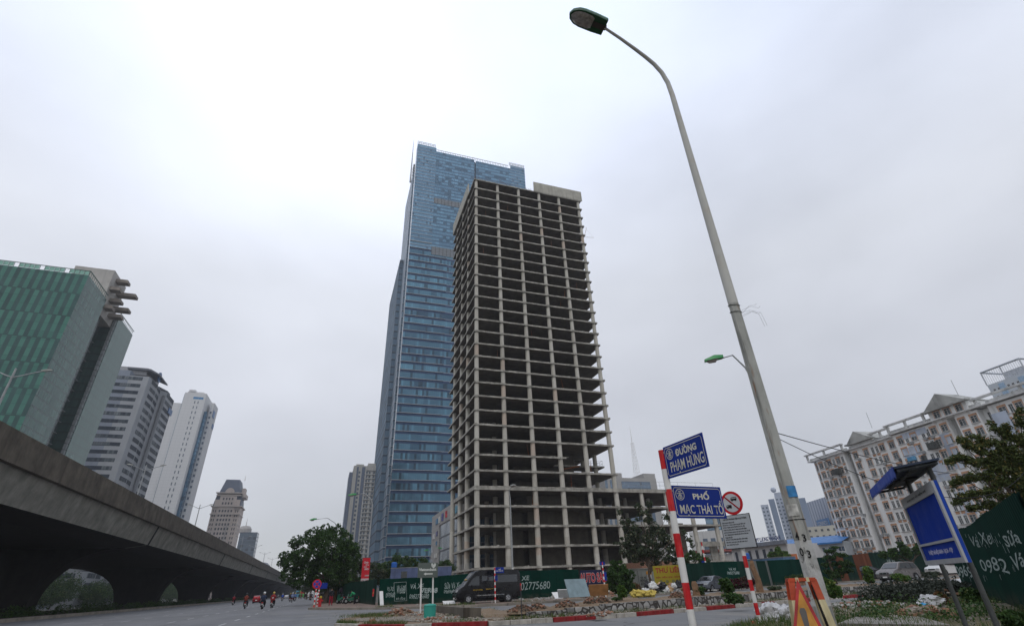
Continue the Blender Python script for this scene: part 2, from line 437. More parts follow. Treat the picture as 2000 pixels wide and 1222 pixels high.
def dirt(name, c1, c2, c3, sc_=1.):
    n = NM(name); a = n.noise(.5*sc_, 6, rough=.65); b = n.noise(5*sc_, 5, rough=.7); d = n.noise(22*sc_, 3)
    c = n.mix(n.rng(a, .35, .65), c1, c2); c = n.mix(n.rng(b, .5, .7, 0, .8), c, c3); c = n.mix(n.rng(d, .4, .75, 0, .45), c, mul(c1, .35))
    n.set(c, .95, 0, .2); n.bump(b, .8, .06); return n.mat
M['dirt'] = dirt('bare_soil', (.17, .115, .07), (.23, .17, .115), (.26, .22, .17))
M['verge'] = dirt('grassy_verge_soil', (.12, .105, .06), (.17, .145, .10), (.20, .19, .165), .7)
M['earth'] = dirt('distant_ground', (.10, .10, .08), (.14, .13, .10), (.09, .10, .06), .05)
def paving(name, col, mort, bw, bh):
    n = NM(name); br = n.nt.nodes.new('ShaderNodeTexBrick'); n.L(n.tc.outputs['Object'], br.inputs['Vector'])
    br.inputs['Scale'].default_value = 1.0; br.inputs['Brick Width'].default_value = bw; br.inputs['Row Height'].default_value = bh
    br.inputs['Mortar Size'].default_value = .014; br.inputs['Color1'].default_value = (*mul(col, .75), 1); br.inputs['Color2'].default_value = (*mul(col, 1.2), 1)
    br.inputs['Mortar'].default_value = (*mort, 1)
    c = n.mix(n.rng(n.noise(.4, 5, rough=.7), .48, .68, 0, .85), br.outputs['Color'], (.22, .165, .115))
    n.set(c, .9, 0, .2); n.bump(n.noise(6, 4), .4, .03); return n.mat
M['paving'] = paving('worn_paving_bricks', (.20, .145, .12), (.10, .08, .06), .22, .11)
M['paver_grey'] = paving('grey_paver_bricks', (.22, .20, .17), (.11, .08, .05), .30, .30)

def fan(mb, poly, z0, z1): mb.prism(poly, z0, z1)
mb = MB(); mb.box(-1500, 1500, -350, 1500, -1.2, -.30); struct(mb.build('ground', M['earth']))
mb = MB(); mb.add([(-29.5, -60, 0), (-.9, -60, 0), (-.9, 1400, 0), (-29.5, 1400, 0)], [(0, 1, 2, 3)]); struct(mb.build('main_road', M['road_main']))
mb = MB(); mb.add([(-.9, -60, .004), (160, -60, .004), (160, 75, .004), (-.9, 75, .004)], [(0, 1, 2, 3)]); struct(mb.build('side_road', M['road_side']))
mb = MB(); mb.add([(-102, -60, 0), (-68, -60, 0), (-68, 900, 0), (-102, 900, 0)], [(0, 1, 2, 3)]); struct(mb.build('far_road', M['road_main']))
# strip of soil under the flyover
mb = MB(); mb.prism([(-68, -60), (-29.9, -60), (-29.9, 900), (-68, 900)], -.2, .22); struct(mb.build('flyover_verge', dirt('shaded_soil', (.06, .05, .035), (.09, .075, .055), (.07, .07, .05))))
mb = MB(); mb.prism([(-29.9, -60), (-29.5, -60), (-29.5, 900), (-29.9, 900)], -.2, .34); struct(mb.build('flyover_kerb', M['kerb_conc']))
# lane markings
mk = plain('lane_paint', (.42, .42, .40), .7, 0, .35, 8)
mb = MB()
for X, ph in ((-5.2, 0), (-9.6, 2.2), (-14.5, 4), (-19.4, 1), (-24.2, 3)):
    y = 30+ph
    while y < 420:
        if not (X > -6 and y < 33): mb.add([(X-.075, y, .008), (X+.075, y, .008), (X+.075, y+2.4, .008), (X-.075, y+2.4, .008)], [(0, 1, 2, 3)])
        y += 6.2
struct(mb.build('lane_markings', mk))
# pavement on the building side
PV = [(-.9, 61.6), (1.0, 56.6), (3.3, 52.6), (5.5, 49.4), (7.9, 46.2), (10.7, 43.8), (14, 43.0), (23.6, 45.0), (28.1, 46.6), (37, 50.2), (53.3, 56.2), (71, 61.2), (90, 64.8), (160, 72)]
mb = MB(); mb.prism(PV + [(160, 420), (-.9, 1300)], -.1, .15); struct(mb.build('pavement', M['paving']))
mb = MB()
for (a, b) in zip(PV[:-1], PV[1:]):
    a, b = Vector((*a, 0)), Vector((*b, 0)); L = (b-a).length; d = (b-a)/L; k = max(1, int(L/1.0))
    nrm = Vector((d.y, -d.x, 0))
    for i in range(k):
        p = a + d*(L*(i+.5)/k); s = random.uniform(-.012, .012)
        ang = math.atan2(d.y, d.x); mb.obox(p + nrm*(.10+s) + Vector((0, 0, .085+s)), L/k-.025, .2, .19, Matrix.Rotation(ang, 3, 'Z'))
struct(mb.build('pavement_kerb', M['kerb_conc']))
# median island with its painted kerb
KF = [(.9, 27.6), (1.8, 25.6), (3.4, 23.7), (6.4, 22.15), (9.0, 21.85), (11.9, 21.95), (16.2, 22.7), (21.2, 23.7), (27.4, 25.0), (32.5, 25.9), (37, 26.7), (60, 31)]
KB = [(60, 40), (44, 33.6), (30, 29.3), (22, 27.6), (14, 26.4), (8.5, 33.5), (6.6, 36.9), (3.9, 36.6), (2.2, 35.6), (1.1, 32)]
mb = MB(); mb.prism(KF+KB, -.1, .14); struct(mb.build('median_island', M['dirt']))
mb = MB(); mb.prism([(1.6, 28.6), (2.6, 26.8), (4.0, 25.2), (6.8, 23.4), (9.2, 22.7), (8.0, 25.5), (6.0, 28.5), (3.6, 30.6), (1.9, 31)], .10, .175); struct(mb.build('island_paving', M['paver_grey']))
kw, kr = MB(), MB(); idx = 0; acc = 0.
for (a, b) in zip(KF[:-1], KF[1:]):
    a, b = Vector((*a, 0)), Vector((*b, 0)); L = (b-a).length; d = (b-a)/L; k = max(1, round(L/1.0)); ang = math.atan2(d.y, d.x); nrm = Vector((d.y, -d.x, 0))
    for i in range(k):
        p = a + d*(L*(i+.5)/k) + nrm*(.08+random.uniform(-.02, .02)) + Vector((0, 0, .07+random.uniform(-.010, .010)))
        t = int((acc+L*(i+.5)/k)/2.05) % 2
        (kr if t else kw).obox(p, L/k-.02, .24, .18, Matrix.Rotation(ang+random.uniform(-.012, .012), 3, 'Z'))
    acc += L
struct(kw.build('painted_kerb', plain('kerb_white', (.42, .39, .34), .8, 0, .35, 3, .6, .3, dirt=(.16, .12, .09))))
struct(kr.build('painted_kerb', plain('kerb_red', (.24, .016, .018), .75, 0, .35, 3, .6, .3, dirt=(.22, .08, .06))))
# near verge: raised rough ground on the camera's side of the road
VE = [(-12, 3), (0, 8), (8, 12.4), (12.3, 14.6), (16, 16.6), (20.5, 18.9), (27.1, 21.6), (40, 24.6), (70, 30)]
def verge_edge(x):
    for (a, b) in zip(VE[:-1], VE[1:]):
        if x <= b[0]: t = (x-a[0])/(b[0]-a[0]); return a[1]+(b[1]-a[1])*t
    return VE[-1][1]
from mathutils import noise as mnoise
def vz(x, y):
    d = verge_edge(x)-y
    if d < 0: return -.15
    t = min(d/3.6, 1); t = t*t*(3-2*t)
    n1 = mnoise.noise((x*.5, y*.5, 0))*.07 + mnoise.noise((x*1.9, y*1.9, 3))*.03
    return .03 + t*(.45+n1) + (1-t)*abs(n1)*.6
mb = MB(); xs = np.linspace(-6, 62, 240); ys = np.linspace(-14, 27.5, 150)
vs = [(x, y, vz(x, y)) for y in ys for x in xs]; W_ = len(xs)
fs = []
for j in range(len(ys)-1):
    for i in range(W_-1):
        q = [j*W_+i, j*W_+i+1, (j+1)*W_+i+1, (j+1)*W_+i]
        if any(vs[k][2] > 0 for k in q): fs.append(q)
mb.add(vs, fs); struct(mb.build('verge', M['verge'], smooth='full'))

def rocks(mb, pts, rmin, rmax, seg=6, rng=3, flat=.7):
    for p in pts:
        r = random.uniform(rmin, rmax); Mx = Matrix.Rotation(random.uniform(0, 6.3), 3, 'Z') @ Matrix.Rotation(random.uniform(-.6, .6), 3, 'X')
        k = random.random()
        if k < .5: mb.obox(p, r*random.uniform(1.2, 2.4), r*random.uniform(.8, 1.6), r*random.uniform(.4, 1.1), Mx)
        else: mb.ball(p, (r*random.uniform(.7, 1.3), r*random.uniform(.7, 1.2), r*flat), seg, rng, Mx)
def scatter(cx, cy, rx, ry, n, zf):
    o = []
    for _ in range(n):
        a = random.uniform(0, 6.3); q = random.random()**.6
        x, y = cx+rx*q*math.cos(a), cy+ry*q*math.sin(a); o.append((x, y, zf(x, y)))
    return o
M['brick'] = plain('broken_brick', (.26, .14, .09), .95, 0, .5, 7)
M['rubble'] = plain('rubble_stone', (.30, .26, .21), .95, 0, .45, 5)
M['rubble_grey'] = plain('rubble_concrete', (.32, .31, .28), .95, 0, .35, 5)

# ================================================================== flyover
fly = thing('flyover', 'long elevated concrete motorway on arched piers running along the left of the road', 'flyover', (-45, 150, 0))
SP = 70.0; PY = [-35+SP*k for k in range(21)]       # pier positions
deck = [(-27.5, 12.35), (-28.3, 9.5), (-32, 9.0), (-59, 9.0), (-62.7, 9.5), (-63.5, 12.35)]
f3 = lambda p, a: (p[0], a, p[1])
PARS = [(-27.0, 12.3), (-27.0, 14.9), (-27.35, 14.9), (-27.5, 12.3)]
PARN = [(-64.0, 12.3), (-64.0, 14.9), (-63.65, 14.9), (-63.5, 12.3)]
for k in range(len(PY)-1):
    mb = MB(); mb.extr([(-27.5, 12.28)]+deck[1:-1]+[(-63.5, 12.28)], PY[k]+.30, PY[k+1]-.30, f3); o = mb.build('deck_girder', [M['conc_mid'], M['underdeck_shade']], fly)
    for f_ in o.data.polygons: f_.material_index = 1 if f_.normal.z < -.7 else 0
    mb = MB()
    for j in range(7):
        a, b = PY[k]+.08+j*10, PY[k]+.08+j*10+9.96
        mb.extr(PARS, a, b, f3)
    mb.build('parapet', M['conc_dark'], fly)
mb = MB(); mb.box(-63.6, -27.45, PY[0], PY[-1], 12.32, 13.0); mb.build('road_deck', M['road_main'], fly)
mb = MB(); mb.extr(PARN, PY[0], PY[-1], f3); mb.build('parapet', M['conc_dark'], fly)
def pier_poly():
    R_, L_ = [], []
    for i in range(13):
        t = i/12; a = t*math.pi/2
        R_.append((-41.2 + 10.2*(1-math.cos(a)), 1.2+7.75*math.sin(a)))
        L_.append((-50.8 - 10.2*(1-math.cos(a)), 1.2+7.75*math.sin(a)))
    return [(-41.2, .1)] + R_ + [(-31, 8.99), (-61, 8.99)] + L_[::-1] + [(-50.8, .1)]
pp = pier_poly()
for k in range(1, 20):
    mb = MB(); mb.extr(pp, PY[k]-1.7, PY[k]+1.7, f3); mb.build('pier', M['underdeck_shade'], fly)
for k in range(1, 12):
    mb = MB(); y = PY[k]; mb.loft([[(-27.42, y-.28, 12.28), (-27.42, y+.28, 12.28), (-27.6, y+.28, 12.28), (-27.6, y-.28, 12.28)][::-1], [(-28.24, y-.28, 9.46), (-28.24, y+.28, 9.46), (-28.5, y+.28, 9.46), (-28.5, y-.28, 9.46)][::-1]]); mb.build('expansion_joint', M['black'], fly)
mb = MB()
for y in (66, 88, 131, 160): mb.add([(-27.93, y, 11.2), (-27.93, y+1.5, 11.2), (-28.2, y+1.5, 10.1), (-28.2, y, 10.1)], [(0, 1, 2, 3)])
mb.build('paint_patch', plain('blue_grey_patch', (.20, .22, .27), .9), fly)
# double-arm lamps on the deck
def deck_lamp():
    t = thing('flyover_street_lamp', 'x', 'street lamp')
    mb = MB(); mb.tube([(0, 0, 0), (0, 0, 8), (0, 0, 18.6)], [.24, .19, .12], 8); mb.build('pole', M['grey_paint'], t, world=False, smooth=True)
    for s in (-1, 1):
        mb = MB(); mb.tube([(0, 0, 17.2), (s*.9, 0, 17.5), (s*2.0, 0, 18.0), (s*3.2, 0, 18.45)], [.10, .09, .08, .08], 6); mb.build('arm', M['grey_paint'], t, world=False)
        mb = MB(); mb.loft([[(s*3.0, -.14, 18.38), (s*3.0, .14, 18.38), (s*3.0, .14, 18.58), (s*3.0, -.14, 18.58)], [(s*3.5, -.2, 18.44), (s*3.5, .2, 18.44), (s*3.5, .16, 18.74), (s*3.5, -.16, 18.74)], [(s*4.25, -.15, 18.64), (s*4.25, .15, 18.64), (s*4.25, .1, 18.78), (s*4.25, -.1, 18.78)]][::s]); mb.build('lamp_head', plain('grey_lamp_head', (.30, .30, .27), .5), t, world=False)
    return t
dl = deck_lamp()
LB = ['double-armed flyover lamp at the far left before the green glass tower', 'double-armed flyover lamp before the blue-grey office block', 'double-armed flyover lamp just right of the tall white tower', 'double-armed flyover lamp before the beige tower with the slate roof', 'double-armed flyover lamp just right of the small round-topped glass tower', 'double-armed flyover lamp in the open sky, second from the big round tree', 'double-armed flyover lamp nearest the big round tree', 'double-armed flyover lamp standing before the small round-topped glass tower']
for i, Y in enumerate((85.8, 151, 218.4, 279.8, 403.8, 472, 545.5, 340)):
    o = dl if i == 0 else dup(dl, (0, 0, 0)); o.location = (-46, Y, 13.0); o['label'] = LB[i]; o['group'] = 'double lamps along the flyover'

# ================================================================== facades
def face(mb, p0, p1, z0, z1):
    """vertical rectangle from p0 to p1 (plan) carrying metre UVs"""
    L = math.hypot(p1[0]-p0[0], p1[1]-p0[1])
    mb.add([(p0[0], p0[1], z0), (p1[0], p1[1], z0), (p1[0], p1[1], z1), (p0[0], p0[1], z1)], [(0, 1, 2, 3)], [[(0, z0), (L, z0), (L, z1), (0, z1)]])
def block(mb, x0, x1, y0, y1, z0, z1, roof=True):
    face(mb, (x0, y0), (x1, y0), z0, z1); face(mb, (x1, y0), (x1, y1), z0, z1); face(mb, (x1, y1), (x0, y1), z0, z1); face(mb, (x0, y1), (x0, y0), z0, z1)
    if roof: mb.add([(x0, y0, z1), (x1, y0, z1), (x1, y1, z1), (x0, y1, z1)], [(0, 1, 2, 3)], [[(0, 0)]*4])
def curtain(name, F, mull, glassA, glassB, spand, spf=.22, finf=.06, fin=(.3, .3, .3), z0=0., dark=.12, metal=.55, rough=.18, bandvar=.5, scale2=.03):
    n = NM(name); u, v = n.uv(); vv = n.math('DIVIDE', n.math('SUBTRACT', v, z0), F); fl = n.math('FLOOR', vv); fr = n.math('FRACT', vv)
    uu = n.math('DIVIDE', u, mull); cu = n.math('FLOOR', uu); fu = n.math('FRACT', uu)
    cell = n.white(n.comb(cu, fl, 1.)); floorv = n.white(n.comb(0., fl, 5.)); grp = n.white(n.comb(n.math('FLOOR', n.math('DIVIDE', u, mull*7)), fl, 2.))
    base = n.mix(n.math('ADD', n.math('MULTIPLY', floorv, bandvar), n.math('MULTIPLY', grp, 1-bandvar)), glassA, glassB)
    base = n.mix(n.math('MULTIPLY', n.math('LESS_THAN', cell, dark), .7), base, mul(glassA, .35))
    base = n.mix(n.math('MULTIPLY', n.math('GREATER_THAN', cell, .9), .35), base, mul(glassB, 1.4))
    m1 = n.math('LESS_THAN', fu, .10); base = n.mix(n.math('MULTIPLY', m1, .45), base, spand)
    sp = n.math('GREATER_THAN', fr, 1-spf); base = n.mix(sp, base, spand)
    fn = n.math('LESS_THAN', fr, finf); base = n.mix(fn, base, fin)
    solid = n.math('MAXIMUM', sp, fn)
    n.bump(n.noise(.045, 3, vec=n.comb(u, v, 0.)), .35, 2.5)
    n.set(base, n.math('ADD', n.math('MULTIPLY', solid, .25), rough), n.math('MULTIPLY', n.math('SUBTRACT', 1., n.math('MULTIPLY', fn, 1.)), metal))
    return n.mat

# ---- the tall blue glass skyscraper
bt = thing('glass_skyscraper', 'tall slender blue glass skyscraper rising into the haze behind the concrete skeleton', 'skyscraper', (80, 370, 0))
lo = curtain('blue_curtain_lower', 6.1, 1.45, (.028, .07, .115), (.10, .23, .31), (.014, .036, .09), .28, .05, (.30, .32, .34))
hi = curtain('blue_curtain_upper', 3.6, 1.45, (.09, .18, .26), (.14, .27, .37), (.045, .09, .15), .26, .12, (.24, .28, .31), dark=.04, bandvar=.8)
hotel = curtain('blue_curtain_hotel', 3.6, 2.9, (.09, .18, .26), (.15, .29, .39), (.05, .10, .16), .40, .0, (.2, .25, .3), dark=.22, bandvar=.6)
sidem = curtain('blue_curtain_side', 6.1, 3.2, (.05, .10, .15), (.12, .19, .26), (.03, .055, .09), .16, .06, (.30, .33, .36), metal=.3, rough=.4)
notchm = plain('dark_blue_notch', (.035, .06, .09), .3, .5, .2, .05)
X0, X1, YF, ZT = 32.3, 134.5, 322., 349.
mb = MB(); face(mb, (X0, YF), (49.5, YF), 0, 238); mb.build('lower_facade', lo, bt)
mb = MB(); face(mb, (49.5, YF), (X1, YF), 0, 234); mb.build('lower_facade', lo, bt)
mb = MB(); face(mb, (X0, YF), (49.5, YF), 238, ZT+3); mb.build('upper_facade', hi, bt)
mb = MB(); face(mb, (49.5, YF), (85, YF), 242, 287); face(mb, (49.5, YF), (85, YF), 293, ZT-1); mb.build('hotel_facade', hotel, bt)
mb = MB(); face(mb, (86.2, YF), (120, YF), 242, 287); face(mb, (86.2, YF), (120, YF), 293, ZT-2); mb.build('hotel_facade', hotel, bt)
mb = MB(); face(mb, (120, YF), (X1, YF), 234, ZT+2); mb.build('upper_facade', hi, bt)
mb = MB(); mb.box(85, 86.2, YF+.8, YF+3, 234, ZT-3); mb.build('seam', notchm, bt)
def louver():
    n = NM('grey_louvers'); u, v = n.uv(); fr = n.math('FRACT', n.math('DIVIDE', u, 3.0)); f2_ = n.math('FRACT', n.math('DIVIDE', u, .6))
    c = n.mix(n.math('LESS_THAN', fr, .16), (.14, .155, .17), (.04, .045, .05)); c = n.mix(n.math('MULTIPLY', n.math('LESS_THAN', f2_, .3), .4), c, (.1, .1, .1)); n.set(c, .6, .2); return n.mat
M['louver'] = louver()
for a, b in ((234, 242), (287, 293)):
    mb = MB(); face(mb, (49.5, YF-.15), (120, YF-.15), a, b); mb.build('louver_band', M['louver'], bt)
# left flank: narrow return, dark notch, long side wall, lower rear volume
mb = MB(); face(mb, (X0, YF+7), (X0, YF), 0, ZT+3); mb.build('corner_return', curtain('blue_curtain_return', 6.1, 3.2, (.05, .09, .13), (.08, .13, .18), (.03, .05, .08), .14, .03, (.2, .22, .24), metal=.3), bt)
mb = MB(); mb.box(X0+1.5, X0+8, YF+7, YF+16, 0, ZT-14); mb.build('corner_notch', notchm, bt)
mb = MB(); face(mb, (X0-.4, YF+66), (X0-.4, YF+16), 0, ZT-16); face(mb, (X0-.4, YF+16), (X0+1.5, YF+16), 0, ZT-16); mb.build('side_facade', sidem, bt)
mb = MB(); face(mb, (X0-3.2, YF+120), (X0-3.2, YF+40), 0, 252); face(mb, (X0-3.2, YF+40), (X0-.4, YF+40), 0, 252); mb.box(X0-3.1, X0+20, YF+40.1, YF+119, 240, 251.8); mb.build('rear_wing', curtain('blue_wing_glass', 6.1, 3.2, (.05, .10, .15), (.10, .17, .24), (.03, .05, .08), .2, .06, (.16, .19, .22), metal=0., rough=.75), bt)
mb = MB(); mb.box(X0+8, X1, YF+2, YF+60, 0, ZT-3); mb.box(X0+.1, X0+8, YF+16.3, YF+66, 0, ZT-16.2); mb.box(X0+.2, X0+8, YF+.5, YF+6.9, 0, ZT+2); mb.build('core', notchm, bt)
for k in range(41): # sun fins wrapping the lower corner
    z = 6.1*k
    mb = MB(); mb.box(X0-.35, X0+ (30 if z < 236 else 17), YF-.55, YF-.02, z, z+.28); mb.build('fin', plain('light_fin', (.34, .35, .37), .4, .3), bt)
mb = MB()
for x in (X0+i*1.6 for i in range(11)): mb.box(x, x+.25, YF-.1, YF+.2, ZT+3, ZT+6.6)
for z in (ZT+3, ZT+4.8, ZT+6.4): mb.box(X0, X0+16.3, YF-.15, YF+.15, z, z+.3)
for x in (119+i*1.6 for i in range(10)): mb.box(x, x+.25, YF-.1, YF+.2, ZT+1, ZT+5.4)
for z in (ZT+2.2, ZT+3.8, ZT+5.2): mb.box(119, X1, YF-.15, YF+.15, z, z+.3)
for x in (51+i*1.6 for i in range(42)): mb.box(x, x+.3, YF+.1, YF+.4, ZT-2, ZT+1.2)
mb.box(50, 118, YF+.1, YF+.4, ZT+1.1, ZT+1.5)
mb.build('crown_frame', plain('crown_grey', (.30, .34, .38), .5), bt)
mb = MB(); mb.tube([(X0-1, YF+30, ZT-16), (X0-1, YF+30, ZT+10), (X0-1, YF+30, ZT+40)], [.9, .6, .12], 5)
for j in range(4): mb.box(X0-.3, X0+4, YF+16+j, YF+26, ZT-16+j*4, ZT-15+j*4)
mb.build('mast', plain('mast_grey', (.42, .43, .44), .6), bt)

# ---- green glass tower on the left
gt = thing('office_tower', 'green glass office tower with chequered dark and light stripes behind the flyover', 'office tower', (-120, 230, 0))
def green_front():
    n = NM('green_striped_glass'); u, v = n.uv(); F = 3.45
    fl3 = n.math('FLOOR', n.math('DIVIDE', v, F*2.8)); cu = n.math('FLOOR', n.math('DIVIDE', n.math('ADD', u, .3), 1.42))
    par = n.math('MODULO', n.math('ADD', n.math('ADD', cu, fl3), 400.), 2.)
    cell = n.white(n.comb(cu, n.math('FLOOR', n.math('DIVIDE', v, F)), 1.)); col = n.white(n.comb(cu, 0., 3.))
    c = n.mix(par, n.mix(cell, (.020, .050, .046), (.032, .075, .066)), n.mix(n.math('MULTIPLY', cell, .6), (.035, .13, .095), (.07, .21, .155)))
    c = n.mix(n.math('MULTIPLY', n.math('GREATER_THAN', col, .93), .45), c, (.11, .27, .19))
    c = n.mix(n.math('MULTIPLY', n.math('LESS_THAN', n.math('FRACT', n.math('DIVIDE', v, F)), .05), .6), c, (.02, .05, .045))
    c = n.mix(n.math('MULTIPLY', n.math('LESS_THAN', n.math('FRACT', n.math('DIVIDE', v, F*2.8)), .035), .8), c, (.012, .03, .03))
    c = n.mix(n.rng(n.noise(.05, 3), .4, .7, 0, .35), c, (.05, .12, .11))
    n.set(c, .14, .45); return n.mat
def green_side():
    n = NM('green_side_glass'); u, v = n.uv(); F = 3.45
    cu = n.math('FLOOR', n.math('DIVIDE', u, .9)); fl = n.math('FLOOR', n.math('DIVIDE', v, F)); cell = n.white(n.comb(cu, fl, 1.)); col = n.white(n.comb(cu, n.math('FLOOR', n.math('DIVIDE', fl, 3)), 3.))
    c = n.mix(n.math('ADD', n.math('MULTIPLY', cell, .4), n.math('MULTIPLY', col, .6)), (.028, .075, .065), (.08, .155, .13))
    fr = n.math('FRACT', n.math('DIVIDE', v, F)); c = n.mix(n.math('LESS_THAN', fr, .07), c, (.035, .06, .055)); c = n.mix(n.math('MULTIPLY', n.math('GREATER_THAN', fr, .84), .6), c, (.05, .09, .08))
    n.set(c, .2, .4); return n.mat
gf, gs = green_front(), green_side()
GX, GY, GZ = -102.9, 208., 117.2
mb = MB(); face(mb, (-175, GY), (GX, GY), 0, GZ-2); mb.build('front_facade', gf, gt)
mb = MB(); face(mb, (GX, GY), (GX, GY+19.5), 0, GZ-2); mb.build('side_facade', gs, gt)
mb = MB(); face(mb, (GX, GY+36), (GX, GY+55), 0, GZ-2); face(mb, (GX-9, GY+36), (GX, GY+36), 0, GZ-2); mb.build('rear_wing_facade', gs, gt)
mb = MB(); mb.box(-174.8, GX-.3, GY+.3, GY+19.4, 0, GZ-3); mb.box(-174, GX-6, GY+19.4, GY+36, 0, GZ-8); mb.box(-174, GX-.3, GY+36.3, GY+54.8, 0, GZ-3); mb.build('dark_recess', plain('dark_green_recess', (.010, .032, .028), .5, 0, .3, .1), gt)
mb = MB()
for i in range(45):
    x = GX-.1-i*1.6; mb.box(x-.12, x+.02, GY-.05, GY+.1, GZ-2, GZ)
mb.box(-174, GX, GY-.08, GY+.12, GZ-.15, GZ+.1); mb.box(GX-.1, GX+.1, GY, GY+19.5, GZ-.15, GZ+.1)
for i in range(12): mb.box(GX-.1, GX+.05, GY+i*1.6, GY+i*1.6+.12, GZ-2, GZ)
mb.build('roof_frame', plain('green_frame', (.05, .11, .09), .5), gt)
mb = MB(); mb.box(GX-.1, GX+.1, GY+36, GY+55, GZ-.15, GZ+.1)
for i in range(12): mb.box(GX-.1, GX+.05, GY+36+i*1.6, GY+36.12+i*1.6, GZ-2, GZ)
mb.build('roof_frame', plain('green_frame', (.05, .11, .09), .5), gt)
mb = MB(); 
for i in range(44):
    if i % 5 != 4: x = GX-.2-i*1.6; mb.box(x-1.45, x-.15, GY+.02, GY+.06, GZ-1.85, GZ-.25)
mb.build('parapet_glass', plain('pale_green_glass', (.22, .42, .34), .2, .2), gt)
for xo, c_ in ((-.2, 'grey_strip'), (-3.4, 'grey_strip')):
    mb = MB()
    for k in range(48): mb.box(GX+xo-1.0, GX+xo, GY+ (34.6 if xo > -1 else 27), GY+(35.9 if xo > -1 else 28.4), k*2.4, k*2.4+2.1)
    mb.build('stair_strip', plain('pale_stair_strip', (.22, .24, .24), .6), gt)
tall = plain('tower_core_concrete', (.42, .40, .37), .9, 0, .2, .2, .3)
mb = MB(); mb.box(GX-16, GX-1.5, GY+20, GY+35, GZ-8, GZ+13); mb.build('roof_core', tall, gt)
for (dy, z, dx) in ((25, GZ+9, 3.2), (30, GZ+5, 6), (22.5, GZ+3.5, 2.5), (26, GZ-.5, 3), (32, GZ-1.5, 4.5), (30, GZ-6, 3.5), (24, GZ-5, 1.6)):
    mb = MB(); mb.box(GX-3, GX+dx, GY+dy-1.4, GY+dy+2.0, z+.5, z+1.7); mb.box(GX-3, GX+dx-.4, GY+dy-1.2, GY+dy+1.8, z+1.7, z+2.1); mb.build('roof_balcony', plain('balcony_brown_concrete', (.24, .21, .18), .9, 0, .3, .3), gt)
for k in range(22):
    mb = MB(); mb.box(GX-5.6, GX-4.4, GY+29.5, GY+33.5, 8+k*4.4, 8.25+k*4.4); mb.build('stair_landing', plain('landing_grey', (.17, .18, .18), .8), gt)

# ---- windows as parts: shared mesh, first 100 are parts of their own, the rest one part
def window_set(parent, origin, ud, places, w_, h_, frame, glass, ft=.12, dep=.12, proud=.05, name='window', big=100, order=None, pane_child=False, nrm=None, hood=None):
    ud = Vector(ud).normalized(); nn = nrm or Vector((ud.y, -ud.x, 0)); up = Vector((0, 0, 1)); off = root_loc(parent)
    def geo(mb, c):
        def q(u0, u1, v0, v1, d): return [c+ud*a+up*b+nn*d for a, b in ((u0, v0), (u1, v0), (u1, v1), (u0, v1))]
        def slab(u0, u1, v0, v1, d0, d1):
            A, B = q(u0, u1, v0, v1, d0), q(u0, u1, v0, v1, d1)
            mb.add(A+B, [(4, 5, 6, 7), (0, 1, 5, 4), (1, 2, 6, 5), (2, 3, 7, 6), (3, 0, 4, 7)])
        a, b = w_/2, h_/2
        mb.mi = 0
        if ft > 0:
            slab(-a, a, b-ft, b, -.01, proud); slab(-a, a, -b, -b+ft, -.01, proud+.02); slab(-a, -a+ft, -b+ft, b-ft, -.01, proud); slab(a-ft, a, -b+ft, b-ft, -.01, proud)
            slab(-.03, .03, -b+ft, b-ft, -.01, proud*.7)
        mb.mi = 1; mb.add(q(-a+ft, a-ft, -b+ft, b-ft, .015), [(0, 1, 2, 3)]); mb.mi = 0
    if order: places = sorted(places, key=order)
    mb = MB(); geo(mb, Vector((0, 0, 0))); first = None
    O = Vector(origin)-off
    for i, (u_, v_) in enumerate(places[:big]):
        if first is None: first = mb.build(name, [frame, glass], parent, world=False); o = first
        else: o = first.copy(); COL.objects.link(o); o.parent = parent
        o.location = O + ud*u_ + up*v_
    if len(places) > big:
        m2 = MB()
        for (u_, v_) in places[big:]: geo(m2, Vector(origin)+ud*u_+up*v_)
        o = m2.build(name, [frame, glass], parent); o['kind'] = 'stuff'
M['wglass'] = plain('far_window_glass', (.05, .06, .075), .2, .1, .5, .25)
M['wglass_blue'] = plain('far_window_glass_blue', (.09, .13, .18), .2, .3, .5, .2)

# ---- blue-grey ribbon-window office block
bb = thing('office_block', 'blue-grey office block with dark ribbon windows and a winged roof beside the green glass tower', 'office block', (-120, 350, 0))
BX, BY, BZ = -113.2, 330., 121.5
wl = plain('blue_grey_cladding', (.22, .25, .30), .6, 0, .08, .15, .15)
wl2 = plain('pale_grey_cladding', (.33, .345, .365), .6, 0, .08, .15, .15)
mb = MB(); mb.box(-175, BX-10, BY, BY+40, 0, BZ); mb.build('wall', wl, bb)
# concave right flank: four angled bays
FL = [(BX, BY), (BX+.6, BY+3.5), (BX+1.0, BY+14), (BX+.2, BY+24), (BX+3.2, BY+27), (BX+3.4, BY+44)]
mb = MB(); mb.prism(FL + [(BX-10, BY+44), (BX-10, BY)], 0, BZ-3); mb.build('flank_wall', wl2, bb)
def ribbon_mat():
    n = NM('ribbon_windows'); u, v = n.uv(); cell = n.white(n.comb(n.math('FLOOR', n.math('DIVIDE', u, 1.1)), n.math('FLOOR', n.math('DIVIDE', v, 4.3)), 1.)); g_ = n.white(n.comb(n.math('FLOOR', n.math('DIVIDE', u, 9.)), n.math('FLOOR', n.math('DIVIDE', v, 4.3)), 2.))
    c = n.mix(n.math('MULTIPLY', cell, n.math('POWER', g_, 1.5)), (.025, .035, .05), (.24, .27, .28)); c = n.mix(n.math('MULTIPLY', n.math('LESS_THAN', n.math('FRACT', n.math('DIVIDE', u, 1.1)), .14), .7), c, (.04, .05, .06)); n.set(c, .6, 0, .1); return n.mat
M['ribbon'] = ribbon_mat()
FH = 4.3
